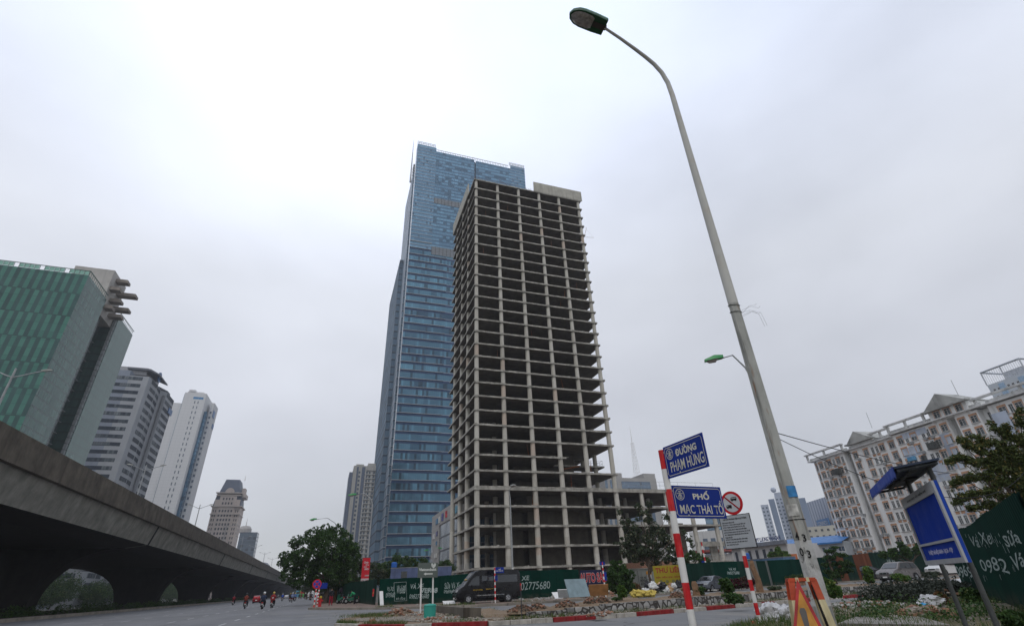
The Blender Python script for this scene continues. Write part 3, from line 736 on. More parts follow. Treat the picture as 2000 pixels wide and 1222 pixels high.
for k in range(28):
    z = 4+k*FH
    if z+2.2 > BZ-2: break
    mb = MB(); face(mb, (-175, BY-.06), (BX-3.0, BY-.06), z, z+2.1); mb.build('ribbon_window', M['ribbon'], bb)
    for (a, b) in ((FL[1], FL[2]), (FL[2], FL[3]), (FL[4], FL[5])):
        A, B = Vector(a), Vector(b); d = (B-A).normalized(); nn = Vector((d.y, -d.x))*.12
        mb = MB(); face(mb, tuple(A+d*.5+nn), tuple(B-d*.5+nn), z, z+2.3); mb.build('ribbon_window', M['ribbon'], bb)
mb = MB(); mb.tube([(BX+2.6, BY+25.3, 0), (BX+2.6, BY+25.3, BZ-6)], .9, 8); mb.build('corner_column', plain('column_grey', (.22, .23, .24), .6), bb)
mb = MB(); mb.box(BX-30, BX-4, BY+6, BY+30, BZ, BZ+4.5); mb.box(BX-46, BX-32, BY+3, BY+30, BZ, BZ+9); mb.build('plant_room', plain('plant_room_grey', (.34, .34, .35), .8), bb)
dk = plain('dark_roof_wing', (.12, .13, .15), .6, 0, .2, .2)
mb = MB()
for (y0, y1, z0, h) in ((BY+4, BY+24, BZ, 2.6), (BY+26, BY+34, BZ-3, 2.4), (BY+36, BY+45, BZ-6, 2.2)):
    mb.loft([[(BX-14, y0, z0+h), (BX-14, y1, z0+h), (BX-14, y1, z0+h+1), (BX-14, y0, z0+h+1)], [(BX-2, y0, z0+h*.9), (BX-2, y1, z0+h*.9), (BX-2, y1, z0+h+.8), (BX-2, y0, z0+h+.8)], [(BX+3.4, y0+1, z0), (BX+3.4, y1-1, z0), (BX+3.4, y1-1, z0+.8), (BX+3.4, y0+1, z0+.8)]])
mb.build('roof', dk, bb)
mb = MB(); 
ring = [Vector((BX+2.2, BY+10+3*math.cos(a), BZ+.5+3.2*math.sin(a))) for a in [i*2*math.pi/16 for i in range(16)]]
mb.add(ring, [tuple(range(16))]); mb.add([p-Vector((.5, 0, 0)) for p in ring], [tuple(range(16))[::-1]]); mb.build('round_sign', plain('blue_disc', (.03, .12, .30), .4), bb)
letters('sign_lettering', 'TOURDUNITCT 9 TOWER', bb, (BX+.06, BY+1.6, BZ-38), (0, 0, -1), (0, 1, 0), width=66, height=1.9, mat=plain('light_blue_letters', (.10, .25, .42), .5))
mb = MB(); mb.box(BX+3.4, BX+3.8, BY+38, BY+46, BZ-13, BZ-9.5); mb.build('roof_sign', plain('blue_disc', (0, 0, 0)), bb)

# ---- tall white tower
wt = thing('tower_block', 'tall white tower block with slot windows and blue glass strips on its right', 'tower block', (-125, 495, 0))
WX0, WX1, WY, WZ = -134.5, -117.8, 480., 160.
wh = NM('white_panel_cladding'); u_, v_ = wh.xyz()[0], wh.xyz()[2]
cc = wh.mix(wh.math('MULTIPLY', wh.math('LESS_THAN', wh.math('FRACT', wh.math('DIVIDE', v_, 2.6)), .07), .35), (.60, .60, .60), (.38, .38, .38)); cc = wh.mix(wh.math('MULTIPLY', wh.math('LESS_THAN', wh.math('FRACT', wh.math('DIVIDE', u_, 3.1)), .05), .25), cc, (.3, .3, .3)); wh.set(cc, .7, 0)
mb = MB(); mb.box(WX0, WX1, WY, WY+45, 0, WZ); mb.build('wall', wh.mat, wt)
mb = MB(); mb.box(WX0-9, WX0-.6, WY+3, WY+45, 0, WZ-9); mb.build('side_block', wh.mat, wt)
mb = MB(); mb.box(WX1+2.2, WX1+5.2, WY+13, WY+30, 0, WZ-4); mb.build('right_block', wh.mat, wt)
bgl = curtain('blue_strip_glass', 3.6, 2, (.08, .17, .26), (.14, .28, .40), (.05, .1, .17), .2, 0)
mb = MB(); block(mb, WX1+.1, WX1+2.15, WY+7, WY+28, 0, WZ-14); mb.build('glass_strip', bgl, wt)
mb = MB(); block(mb, WX0-.6, WX0-.05, WY+1.4, WY+6, 0, WZ-1); mb.build('glass_strip', bgl, wt)
mb = MB(); face(mb, (WX0-16, WY+2.6), (WX0-9, WY+2.6), 0, WZ-42); mb.box(WX0-16, WX0-9, WY+2.8, WY+20, 0, WZ-42.5); mb.build('glass_wing', bgl, wt)
window_set(wt, (WX1-7.5, WY, 0), (1, 0, 0), [(dx, z*4.55+6) for z in range(33) for dx in (0, 2.6)], .9, 2.5, wh.mat, M['wglass_blue'], .08)
window_set(wt, (WX1-5.5, WY, 0), (1, 0, 0), [(0, WZ-4.5)], 8, 2.2, wh.mat, plain('bright_blue_pane', (.06, .22, .42), .3), .1)
window_set(wt, (WX1+2.2, WY+12.9, 0), (1, 0, 0), [(1.6, z*4.55+6) for z in range(32)], 1.6, 2.2, wh.mat, M['wglass_blue'], .1)
mb = MB(); mb.box(WX0+1, WX1-3, WY+3, WY+30, WZ, WZ+2); mb.box(WX0+2, WX0+7, WY+2, WY+12, WZ+2, WZ+3.5); mb.build('roof_house', wh.mat, wt)
mb = MB(); mb.box(WX1+5.2, WX1+5.6, WY+15, WY+22, WZ-16, WZ-10); mb.build('roof_sign', plain('blue_disc', (0, 0, 0)), wt)
mb = MB(); mb.box(WX1+5.2, WX1+5.6, WY+23, WY+29, WZ-24, WZ-20); mb.build('roof_sign', plain('blue_disc', (0, 0, 0)), wt)

# ---- beige hotel with slate mansard
hb = thing('hotel_tower', 'beige stone hotel tower with a dark slate mansard roof above the flyover', 'hotel', (-95, 575, 0))
bg_ = plain('beige_stone', (.50, .43, .385), .85, 0, .1, .08, .3, dirt=(.25, .22, .2)); slate = plain('slate_roof', (.10, .12, .16), .6, 0, .15, .1)
HX0, HX1, HY, HZ = -107.5, -83.5, 560., 77.
mb = MB(); mb.box(HX0, HX1, HY, HY+24, 0, HZ); mb.build('wall', bg_, hb)
mb = MB(); mb.box(HX0+5, HX1-5, HY-1.2, HY+3, 0, HZ+10); mb.box(HX0+3, HX1-3, HY+1, HY+24, HZ, HZ+12.5); mb.build('central_bay', bg_, hb)
mb = MB()
for z, e in ((HZ-7, .5), (HZ, 1.1), (HZ+9.8, 1.6), (HZ+12, 2.2)): mb.box(HX0+(3 if z > HZ+1 else 0)-e, HX1-(3 if z > HZ+1 else 0)+e, HY-(1.3 if z < HZ+1 else 0)-e, HY+24+e, z, z+.9)
mb.build('cornice', plain('pale_stone', (.46, .41, .37), .85), hb)
def frustum(mb, x0, x1, y0, y1, z0, z1, ins): mb.loft([[(x0, y0, z0), (x1, y0, z0), (x1, y1, z0), (x0, y1, z0)], [(x0+ins, y0+ins, z1), (x1-ins, y0+ins, z1), (x1-ins, y1-ins, z1), (x0+ins, y1-ins, z1)]])
mb = MB(); frustum(mb, HX0+3, HX1-3, HY, HY+24, HZ+12.9, HZ+25.5, 3.0); frustum(mb, HX0, HX0+7, HY-.3, HY+20, HZ+.9, HZ+10, 1.3); frustum(mb, HX1-7, HX1, HY-.3, HY+20, HZ+.9, HZ+10, 1.3); mb.build('roof', slate, hb)
mb = MB(); arch = [(HX0+8+4*(1-math.cos(a)), HZ+13+4.2*math.sin(a)) for a in [math.pi*i/10 for i in range(11)]]
mb.extr(arch, HY-.8, HY+2.5, f3); mb.build('dormer', bg_, hb)
for xx in (HX0+1.2, HX1-5.5): mb = MB(); mb.box(xx, xx+4.3, HY-.6, HY, HZ+1, HZ+6.5); mb.build('dormer', bg_, hb)
mb = MB(); mb.box(HX1-2.5, HX1+.2, HY+6, HY+16, HZ+8, HZ+18); mb.box(HX1-1, HX1+2.0, HY+2, HY+20, HZ+9, HZ+12.5); mb.tube([(HX1-2, HY+5, HZ+25), (HX1-2, HY+5, HZ+31)], [.3, .05], 5); mb.build('side_turret', bg_, hb)
pl_ = [(x, z*3.9+3) for z in range(19) for x in (1.6, 3.4, 7, 9.6, 12, 14.4, 17, 20.6, 22.4) if z*3.9+3 < HZ-2]
window_set(hb, (HX0, HY-.02, 0), (1, 0, 0), [p for p in pl_ if p[0] < 5 or p[0] > 19], 1.1, 2.4, bg_, M['wglass'], .1, big=60)
window_set(hb, (HX0, HY-1.22, 0), (1, 0, 0), [p for p in pl_ if 5 < p[0] < 19], 1.7, 2.4, bg_, M['wglass'], .12, big=99)
window_set(hb, (HX0, HY-1.22, 0), (1, 0, 0), [(x, HZ+z) for z in (3, 7) for x in (8.2, 10.8, 13.2, 15.8)], 1.5, 2.2, bg_, M['wglass'], .1)
window_set(hb, (HX1+.02, HY, 0), (0, 1, 0), [(y, z*3.9+3) for z in range(19) for y in (3, 8, 13, 18) if z*3.9+3 < HZ-2], 1.6, 2.4, bg_, M['wglass'], .12, big=80)

# ---- small round-topped glass tower beyond
st = thing('glass_tower', 'small grey-blue glass tower with a round cap just right of the beige hotel', 'tower', (-90, 715, 0))
sg = curtain('far_grey_glass', 4, 3, (.10, .14, .18), (.20, .26, .31), (.08, .10, .13), .3, 0)
mb = MB(); block(mb, -99, -80.5, 700, 720, 0, 68); mb.build('facade', sg, st)
mb = MB(); mb.tube([(-95, 706, 68), (-95, 706, 72), (-95, 706, 75)], [7, 7, 5], 14); mb.tube([(-95, 706, 75), (-95, 706, 84)], [.5, .1], 5); mb.build('roof_cap', plain('cap_beige', (.36, .34, .32), .8), st)
st2 = thing('domed_building', 'low dark dome-roofed building peeping over the flyover below the glass tower', 'building', (-62, 640, 0))
mb = MB(); mb.box(-70, -54, 632, 650, 0, 26); mb.build('wall', plain('grey_wall_far', (.24, .25, .26), .8), st2)
mb = MB(); mb.ball((-62, 640, 26), (8, 8, 7), 12, 6); mb.build('roof', plain('dome_grey', (.13, .14, .16), .6), st2)

# ---- pale residential tower behind the tree
pt = thing('apartment_tower', 'pale narrow apartment tower with a white window grid left of the blue skyscraper', 'apartment tower', (22, 435, 0))
pw = plain('cream_render', (.44, .43, .40), .85, 0, .08, .06, .3); gb = plain('grey_blue_strip', (.14, .17, .23), .7)
mb = MB(); mb.box(12.2, 29.3, 420, 455, 0, 89.5); mb.build('wall', pw, pt)
mb = MB(); mb.box(9.5, 12.1, 428, 455, 0, 86); mb.box(14.6, 15.9, 419.7, 421, 0, 88.5); mb.box(18.6, 21, 419.7, 421, 0, 88.5); mb.box(29.35, 33.5, 425, 455, 0, 86); mb.build('recess_strip', gb, pt)
window_set(pt, (0, 420, 0), (1, 0, 0), [(16.9+0*z, 2.4+z*3.15) for z in range(27)]+[(x, 2.4+z*3.15) for z in range(27) for x in (22.6, 24.7, 28)], 1.5, 1.9, pw, M['wglass_blue'], .12)
mb = MB()
for x in (21.6, 26.2, 29.1): mb.box(x, x+.35, 419.2, 420, 0, 88)
for k in range(28): mb.box(21.6, 29.4, 419.25, 420, 1+k*3.15, 1.3+k*3.15)
mb.build('balcony_grid', plain('white_grid', (.58, .58, .57), .8), pt)
mb = MB(); mb.box(14, 20, 424, 440, 89.5, 91.5); mb.box(23, 29, 422, 436, 89.5, 92); mb.build('roof_house', pw, pt)
# ================================================================== concrete skeleton tower
def on_plane(px, py, P, d):
    """where the sight line through (px,py) meets the upright plane through P along d"""
    d = Vector((d[0], d[1], 0)).normalized(); nn = Vector((d.y, -d.x, 0)); q = ray(px, py)
    return C0 + q*(nn.dot(Vector((P[0], P[1], 0))-Vector((0, 0, 0)))/nn.dot(q))
ct = thing('concrete_skeleton_tower', 'unfinished high-rise of bare concrete slabs and round columns without any walls', 'unfinished building', (48, 128, 0))
TX, TY, BAY = 30.69, 113.75, 7.2
def sz(k): return 4.96+4.167*k if k <= 4 else 21.63+3.614*(k-4)
def rag(mb, x0, x1, y, z, th):
    """crumbled casting edge along a slab front"""
    x = x0
    while x < x1-.4:
        l = random.uniform(.25, 1.1)
        if random.random() < .55: mb.box(x, min(x+l, x1), y-random.uniform(.02, .07), y+.1, z-th*random.uniform(.1, 1.05), z+random.uniform(0, .07))
        x += l
for k in range(31):
    z = sz(k); th = .42; y1 = 136 if k < 4 else 143.6; xr = 67.55
    mb = MB()
    if k == 6: mb.prism([(TX-.75, TY), (53.6, TY), (53.6, TY+8.5), (xr+1.2, TY+8.5), (xr+1.2, TY+14), (60, TY+14), (60, y1), (TX-.75, y1)], z-th, z)
    elif k <= 4: mb.box(TX-.75, 97.3 if k == 0 else (81.8 if k in (1, 3) else (96.6 if k == 2 else 96.4)), TY, TY+(22 if k < 4 else 22), z-th-(.45 if k == 4 else 0), z) if k > 0 else mb.box(TX-.75, 97.3, TY, TY+22, z-th, z)
    else: mb.box(TX-.75, xr, TY, y1, z-th, z)
    rag(mb, TX-.7, 53 if k == 6 else xr, TY, z, th)
    for _ in range(3): xx = random.uniform(TX+1, xr-1); rocks(mb, [(xx+random.uniform(-.5, .5), TY+.25, z+.05) for _ in range(3)], .08, .2, 5, 3)
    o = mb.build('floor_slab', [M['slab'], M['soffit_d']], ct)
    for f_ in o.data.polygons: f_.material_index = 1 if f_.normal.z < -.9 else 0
def zcol(X, Y, r0, r1, z1, name='column', z0=0.):
    mb = MB(); zs = [z0+(z1-z0)*t/8 for t in range(9)]
    mb.tube([(X, Y, z) for z in zs], [r0+(r1-r0)*t/8 for t in range(9)], 14, start=.2); return mb.build(name, M['colc'], ct, smooth=True)
def colmat():
    n = NM('column_concrete'); z = n.xyz()[2]; fl = n.math('FLOOR', n.math('DIVIDE', n.math('SUBTRACT', z, 21.6), 3.614))
    o = n.nt.nodes.new('ShaderNodeObjectInfo'); r = n.white(n.comb(n.math('MULTIPLY', o.outputs['Random'], 50.), fl, 0.))
    c = n.mix(r, (.40, .375, .32), (.52, .50, .44)); c = n.mix(n.math('MULTIPLY', n.math('GREATER_THAN', r, .92), .6), c, (.42, .30, .22))
    st = n.noise(1.2, 5, stretch=(1, 1, .12), rough=.65); c = n.mix(n.rng(st, .5, .75, 0, .5), c, (.22, .20, .165)); c = n.mix(n.rng(n.noise(2.5, 5), .5, .8, 0, .4), c, (.30, .27, .21))
    n.set(c, .92, 0); n.bump(n.noise(5, 4), .3, .03); return n.mat
M['colc'] = colmat()
ROWS = [TY+.75, 123.5, 131, 139.7]
for i in range(6):
    for j, Y in enumerate(ROWS):
        X = TX+BAY*i+(.1 if i == 0 else 0)
        if j and i and (i in (2, 3, 4) and j in (1, 2)): continue
        zcol(X, Y, .64, .47, sz(30)-.4)
for k in random.sample(range(3, 29), 16):
    xx, yy = TX+random.uniform(1.5, 33), TY+random.uniform(.4, 2.5); mb = MB(); mb.tube([(xx, yy, sz(k)), (xx+random.uniform(-.6, .6), yy, sz(k+1)-.42)], .06, 5); mb.build('prop', M['rust'], ct)
# service core and lower partition walls
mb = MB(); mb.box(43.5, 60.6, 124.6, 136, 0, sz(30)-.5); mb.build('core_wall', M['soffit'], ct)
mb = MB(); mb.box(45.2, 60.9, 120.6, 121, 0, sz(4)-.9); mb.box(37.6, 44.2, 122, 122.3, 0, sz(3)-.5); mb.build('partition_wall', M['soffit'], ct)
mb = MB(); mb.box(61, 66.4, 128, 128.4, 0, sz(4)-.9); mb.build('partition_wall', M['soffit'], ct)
par = concrete('parapet_concrete', (.40, .385, .33), 0, .5, .2)
mb = MB(); mb.box(TX-.95, TX-.6, 121, 143.8, sz(30)-.4, sz(30)+4.3); mb.build('roof_parapet', par, ct)
mb = MB(); mb.box(50.4, 68.0, TY-.12, TY+.2, sz(30)-.1, sz(30)+4.0); mb.build('roof_parapet', par, ct)
mb = MB(); mb.box(66.9, 67.2, TY+.3, 120, sz(30)+.01, sz(30)+3.2); mb.build('roof_parapet', par, ct)
mb = MB(); zt = sz(30)
for i in range(26):
    x = TX+i*.9+random.uniform(-.2, .2); mb.tube([(x, TY+.3, zt), (x+random.uniform(-.15, .15), TY+.3, zt+random.uniform(.5, 1.5))], .025, 4)
for i in range(9): mb.tube([(TX-.5, TY+i*.8, zt), (TX-.5, TY+i*.8, zt+random.uniform(.6, 1.9))], .03, 4)
mb.tube([(TX, TY+.3, zt+.8), (TX+19, TY+.3, zt+.75)], .03, 4); mb.tube([(TX+9, TY+.3, zt), (TX+7.8, TY+.3, zt+2.0), (TX+10.4, TY+.3, zt+.3)], .05, 4)
mb.build('rebar', M['rust'], ct)
mb = MB(); z = sz(26)
mb.tube([(67.4, TY+.1, z), (68.2, TY+.1, z+2.4), (68.3, TY+.1, z+3.3)], .05, 4); mb.tube([(67.4, TY+.1, z-1), (70.6, TY+.1, z-.5)], .05, 4); mb.tube([(68.2, TY+.1, z+2.2), (70.4, TY+.1, z-.3)], .02, 4)
mb.build('broken_scaffold', M['rust'], ct)
def rail(mb, pts, z, h=1.1, post=1.6, r=.03, rails=(1., .5)):
    for a, b in zip(pts[:-1], pts[1:]):
        a, b = Vector((*a, z)), Vector((*b, z)); L = (b-a).length; k = max(1, int(L/post))
        for q in rails: mb.tube([a+Vector((0, 0, h*q)), b+Vector((0, 0, h*q))], r, 4)
        for i in range(k+1): p = a.lerp(b, i/k); mb.tube([p, p+Vector((0, 0, h))], r, 4)
mb = MB(); rail(mb, [(60, TY+9), (xr+1, TY+9), (xr+1, TY+13.8)], sz(6), 1.5); mb.build('balcony_rail', M['grey_paint'], ct)
mb = MB(); mb.add([(60.6, TY+7.2, sz(6)-.3), (54.6, TY+7.2, sz(5)+2.2), (54.6, TY+7.6, sz(5)+2.2), (60.6, TY+7.6, sz(6)-.3), (60.6, TY+7.2, sz(6)-.7), (54.6, TY+7.2, sz(5)+1.8)], [(0, 1, 2, 3), (0, 4, 5, 1)]); mb.box(49, 59, TY+9.6, TY+9.7, sz(1)+.9, sz(1)+1.0); mb.build('red_handrail', M['rust'], ct)
mb = MB(); rail(mb, [(TX-.4, TY+3), (TX-.4, 134)], sz(0), 1.1, 1.2, .02, (1, .75, .5, .25)); mb.build('rail', M['grey_paint'], ct)
# ---- podium wing of the skeleton on the right
for i in (6, 7):
    for Y in (TY+.75, TY+9, TY+20.5): zcol(TX+BAY*i, Y, .55, .5, sz(4)-.5)
zcol(TX+BAY*8-.2, TY+.75, .62, .55, 15.2); zcol(TX+BAY*9-.6, TY+.75, .62, .55, 15.2)
zcol(TX+BAY*8-.2, TY+.75, .5, .48, 21.2, z0=15); zcol(TX+BAY*9-.6, TY+.75, .5, .48, 21.2, z0=15)
mb = MB(); mb.box(87.6, 96, TY+.3, TY+.9, 8.2, 9.3); mb.build('beam', M['slab'], ct)
mb = MB(); mb.box(92.3, 94.6, TY+1.6, TY+2, 5, 9); mb.build('partition_wall', M['slab'], ct)
mb = MB(); mb.box(84.2, 87.2, TY+4, TY+4.5, 5, 14); mb.build('partition_wall', M['soffit'], ct)
mb = MB(); mb.box(62, 80, TY+12, TY+12.5, 0, 13); mb.box(70, 79.8, TY+9, TY+9.4, 17.4, 20.2); mb.build('partition_wall', M['soffit'], ct)
mb = MB(); rail(mb, [(68.3, TY+.2), (96.2, TY+.2)], sz(4), 1.9, 5.4, .035, (1, .5)); mb.build('roof_rail', M['grey_paint'], ct)
mb = MB(); rail(mb, [(86, TY+.2), (96.4, TY+.2)], sz(0), 1.2, 1.3, .03, (1, .5)); mb.build('roof_rail', M['grey_paint'], ct)
mb = MB(); mb.box(65.6, 73.5, TY-8, TY-1, 3.4, 3.9); mb.box(65.6, 73.5, TY-8, TY-1, 3.9, 4.9); mb.build('brick_lintel', M['brick'], ct)

# ================================================================== blocks seen square-on, by two roof corners at a distance
def fblock(mb, xl, xr, yt, D, depth, z0=0., D2=None, yt2=None, zt=None):
    a = AD(xl, yt, D); b = AD(xr, yt2 or yt, D2 or D); z = zt or (a.z+b.z)/2
    d = (Vector((b.x, b.y))-Vector((a.x, a.y))).normalized(); bk = Vector((-d.y, d.x))*depth
    A, B = (a.x, a.y), (b.x, b.y); Cc, Dd = (b.x+bk.x, b.y+bk.y), (a.x+bk.x, a.y+bk.y)
    for p, q in ((A, B), (B, Cc), (Cc, Dd), (Dd, A)): face(mb, p, q, z0, z)
    mb.add([(*A, z), (*B, z), (*Cc, z), (*Dd, z)], [(0, 1, 2, 3)], [[(0, 0)]*4])
    return Vector((*A, 0)), Vector((d.x, d.y, 0)), z, math.hypot(b.x-a.x, b.y-a.y)
# grey building with hoardings, left behind the skeleton
gbk = thing('grey_office_building', 'low grey-clad building with small signboards on its wall and dark glass front', 'building', (40, 178, 0))
grey_clad = NM('grey_panel_cladding'); _x, _y, _z = grey_clad.xyz()
cc = grey_clad.mix(grey_clad.math('MULTIPLY', grey_clad.math('LESS_THAN', grey_clad.math('FRACT', grey_clad.math('DIVIDE', _z, 1.1)), .08), .5), (.30, .29, .275), (.12, .12, .12)); grey_clad.set(cc, .7, 0)
GBX = 36.3
mb = MB(); mb.box(GBX, GBX+34, 152, 200, 20.8, 25.2); mb.box(GBX, GBX+34, 186, 200, 0, 20.8); mb.box(GBX+.0, GBX+1, 152, 153, 0, 20.8); mb.build('wall', grey_clad.mat, gbk)
nav = curtain('navy_glass', 4.2, 2.2, (.02, .035, .06), (.04, .08, .12), (.012, .02, .035), .1, .04, (.1, .11, .12), metal=.3)
mb = MB(); face(mb, (GBX+.3, 186), (GBX+.3, 153), 0, 20.8); face(mb, (GBX+1, 152.3), (GBX+34, 152.3), 0, 20.8); mb.build('glass_front', nav, gbk)
mb = MB()
for z in (4, 8.4, 12.8): face(mb, (GBX-.05, 200), (GBX-.05, 196), z, z+2.2)
mb.build('window_band', nav, gbk)
cols_ = [(.05, .16, .28), (.55, .55, .52), (.04, .05, .22), (.50, .02, .04), (.06, .22, .3), (.6, .6, .6), (.08, .08, .2)]
k = 0
for (y, z, wd, h) in ((190, 22.5, 3.5, 1.8), (185.5, 22.6, 2, 2), (180, 22.8, 2.4, 2.4), (174, 23, 2.4, 2), (160, 22.5, 8, 2), (195, 18, 3.5, 1.6), (189.3, 18.4, 2.4, 1.6), (189.5, 15.4, 1.6, 1.2), (190, 11.5, 3.2, 1.4), (194, 8, 3.6, 1.6), (189, 8, 1.6, 2.2)):
    mb = MB(); mb.box(GBX-.25, GBX-.02, y-wd/2, y+wd/2, z-h/2, z+h/2)
    mb.build('signboard', plain('signboard_colour_%d' % (k % 7), cols_[k % 7], .5, 0, .5, .9), gbk); k += 1
wb0 = thing('white_hall', 'low white building with tall dark doors seen through the skeleton ground floors', 'building', (50, 215, 0))
mb = MB(); mb.box(47, 64, 214, 230, 0, 20); mb.build('wall', plain('white_render', (.52, .52, .51), .85, 0, .08, .3, .3), wb0)
window_set(wb0, (47, 214, 0), (1, 0, 0), [(6+i*1.8, 6) for i in range(3)]+[(14+i*1.8, 14) for i in range(3)], 1.1, 4, M['white'], M['wglass'], .08)
# building with a rooftop mast right behind the skeleton wing
mbk = thing('broadcast_building', 'stone and blue glass office building with a white lattice mast behind the concrete wing', 'office building', (165, 265, 0))
stone = plain('grey_stone', (.36, .35, .335), .85, 0, .1, .1, .2)
mb = MB(); mb.box(144, 178.5, 258.5, 285, 0, 53.4); mb.box(170.5, 178.4, 258.6, 275, 53.4, 56.2); mb.box(151, 156, 258.6, 275, 53.4, 56); mb.build('wall', stone, mbk)
bl2 = curtain('blue_office_glass', 1.6, 1.2, (.12, .16, .21), (.17, .23, .30), (.08, .11, .15), .12, 0, metal=.4)
mb = MB(); face(mb, (155, 258.3), (174, 258.3), 30, 51.4); mb.build('glass_front', bl2, mbk)
mb = MB()
for x in (144.4, 147.6, 150.6): face(mb, (x, 258.3), (x+1.6, 258.3), 0, 52)
mb.build('glass_strip', bl2, mbk)
def lattice(mb, x, y, z0, z1, w0, w1, n, r=.1):
    for i in range(n):
        a, b = i/n, (i+1)/n; za, zb = z0+(z1-z0)*a, z0+(z1-z0)*b; wa, wb = w0+(w1-w0)*a, w0+(w1-w0)*b
        ca = [(x+sx*wa, y+sy*wa, za) for sx, sy in ((-1, -1), (1, -1), (1, 1), (-1, 1))]; cb = [(x+sx*wb, y+sy*wb, zb) for sx, sy in ((-1, -1), (1, -1), (1, 1), (-1, 1))]
        for j in range(4): mb.tube([ca[j], cb[j]], r, 4); mb.tube([ca[j], cb[(j+1) % 4]], r*.6, 3); mb.tube([cb[j], cb[(j+1) % 4]], r*.6, 3)
mb = MB(); lattice(mb, 171, 266, 56, 76, 1.4, .6, 9, .09); mb.tube([(171, 266, 76), (171, 266, 86)], [.2, .06], 5); mb.build('lattice_mast', M['white'], mbk)
# white building with blue strips (behind the wing's open bays) and the glass tower beyond it
wb = thing('institute_building', 'white building with vertical blue window strips seen through the open concrete wing', 'building', (158, 205, 0))
mb = MB(); a, d, z, L = fblock(mb, 1345, 1418, 1036, 250, 20); mb.build('wall', plain('white_render', (0, 0, 0)), wb)
nn = Vector((d.y, -d.x, 0))
for i in range(4):
    mb = MB(); p = a+d*(5.2+i*3.2)+nn*.1; q = p+d*1.9; face(mb, (p.x, p.y), (q.x, q.y), 5, z-3); mb.build('window_strip', bl2, wb)
gt2 = thing('hazy_glass_tower', 'pale blue glass tower far behind the open concrete wing', 'tower', (240, 320, 0))
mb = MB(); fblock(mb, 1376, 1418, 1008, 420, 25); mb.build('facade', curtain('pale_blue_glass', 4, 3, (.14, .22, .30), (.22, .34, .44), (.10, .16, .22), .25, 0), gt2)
mb = MB(); a, d, z, L = fblock(mb, 1380, 1390, 1004, 421, 8); mb.build('roof_sign', plain('far_sign_blue', (.05, .2, .45), .6), gt2)
pb = thing('pink_roof_house', 'low house with a faded red roof band behind the right fence', 'house', (95, 140, 0))
mb = MB(); fblock(mb, 1362, 1432, 1082, 165, 10); mb.build('wall', plain('white_render', (0, 0, 0)), pb)
mb = MB(); fblock(mb, 1358, 1430, 1077, 164, 11, z0=8.2); mb.build('roof', plain('faded_red_roof', (.36, .11, .10), .8, 0, .2, .5), pb)

# school with its name on the roof
so = thing('school_building', 'white three-storey school with tall dark windows and a name sign along its roof', 'school', AD(1500, 1090, 190))
mb = MB(); SA, SD, SZ, SL = fblock(mb, 1428, 1536, 1071, 190, 22, D2=172, yt2=1063); mb.build('wall', plain('school_white', (.60, .60, .59), .8, 0, .08, .3, .2), so)
SN = Vector((SD.y, -SD.x, 0)); SZ = max(SZ, 8.5)
mb = MB(); p = SA+SN*.4; mb.obox(p+SD*SL/2+Vector((0, 0, SZ+.5)), SL+1, .9, 1.0, Matrix.Rotation(math.atan2(SD.y, SD.x), 3, 'Z')); mb.build('cornice', plain('school_grey', (.22, .24, .28), .8), so)
window_set(so, SA+SN*.05, SD, [(x, SZ-2.9) for x in np.arange(2.0, SL-1, 3.1)], 1.2, 4.2, plain('school_grey', (0, 0, 0)), M['wglass'], .1, dep=.1)
letters('name_sign', 'TRƯỜNG THPT LƯƠNG VĂN CAN', so, SA+SN*.6+SD*(SL*.63)+Vector((0, 0, SZ+1.9)), SD, (0, 0, 1), width=SL*.66, height=1.5, mat=plain('deep_blue_letters', (.02, .03, .17), .6), bold=.045)
mb = MB(); q = SA+SN*.5+SD*(SL*.3); q2 = SA+SN*.5+SD*(SL*.96); mb.tube([Vector((q.x, q.y, SZ+1.0)), Vector((q2.x, q2.y, SZ+1.0))], .04, 4)
for i in range(14): q = SA+SN*.5+SD*(SL*(.3+.66*i/13)); mb.tube([(q.x, q.y, SZ+.9), (q.x, q.y, SZ+2.4)], .03, 4)
mb.build('sign_frame', M['darksteel'], so)
br = thing('blue_roof_building', 'long low building with a bright blue metal roof behind the lamp pole', 'building', AD(1590, 1085, 185))
mb = MB(); a, d, z, L = fblock(mb, 1420, 1650, 1068, 195, 16, D2=178, yt2=1063); mb.build('wall', plain('pale_blue_wall', (.42, .46, .50), .8, 0, .1, .5), br)
nn = Vector((d.y, -d.x, 0)); mb = MB(); p0, p1 = a+nn*1.2, a+nn*1.2+d*L; q0, q1 = a-nn*8, a-nn*8+d*L
mb.add([(p0.x, p0.y, z-.1), (p1.x, p1.y, z-.1), (q1.x, q1.y, z+2), (q0.x, q0.y, z+2), (p0.x, p0.y, z-.5), (p1.x, p1.y, z-.5)], [(0, 1, 2, 3), (4, 5, 1, 0)]); mb.build('roof', plain('blue_metal_roof', (.045, .17, .42), .5, 0, .15, .5), br)
window_set(br, a+nn*.04, d, [(x, z-1.9) for x in np.arange(1.5, L-1, 2.6)], 1.8, 1.4, M['white'], M['wglass_blue'], .1)
window_set(br, a+nn*.04, d, [(x, z-5.2) for x in np.arange(1.5, L-1, 2.6)], 1.8, 1.4, M['white'], M['wglass_blue'], .1)
og = thing('orange_shed', 'small orange-walled shed behind the right green fence', 'shed', AD(1545, 1088, 150)); mb = MB(); fblock(mb, 1541, 1556, 1081, 150, 6); mb.build('wall', plain('orange_wall', (.45, .14, .05), .8), og)

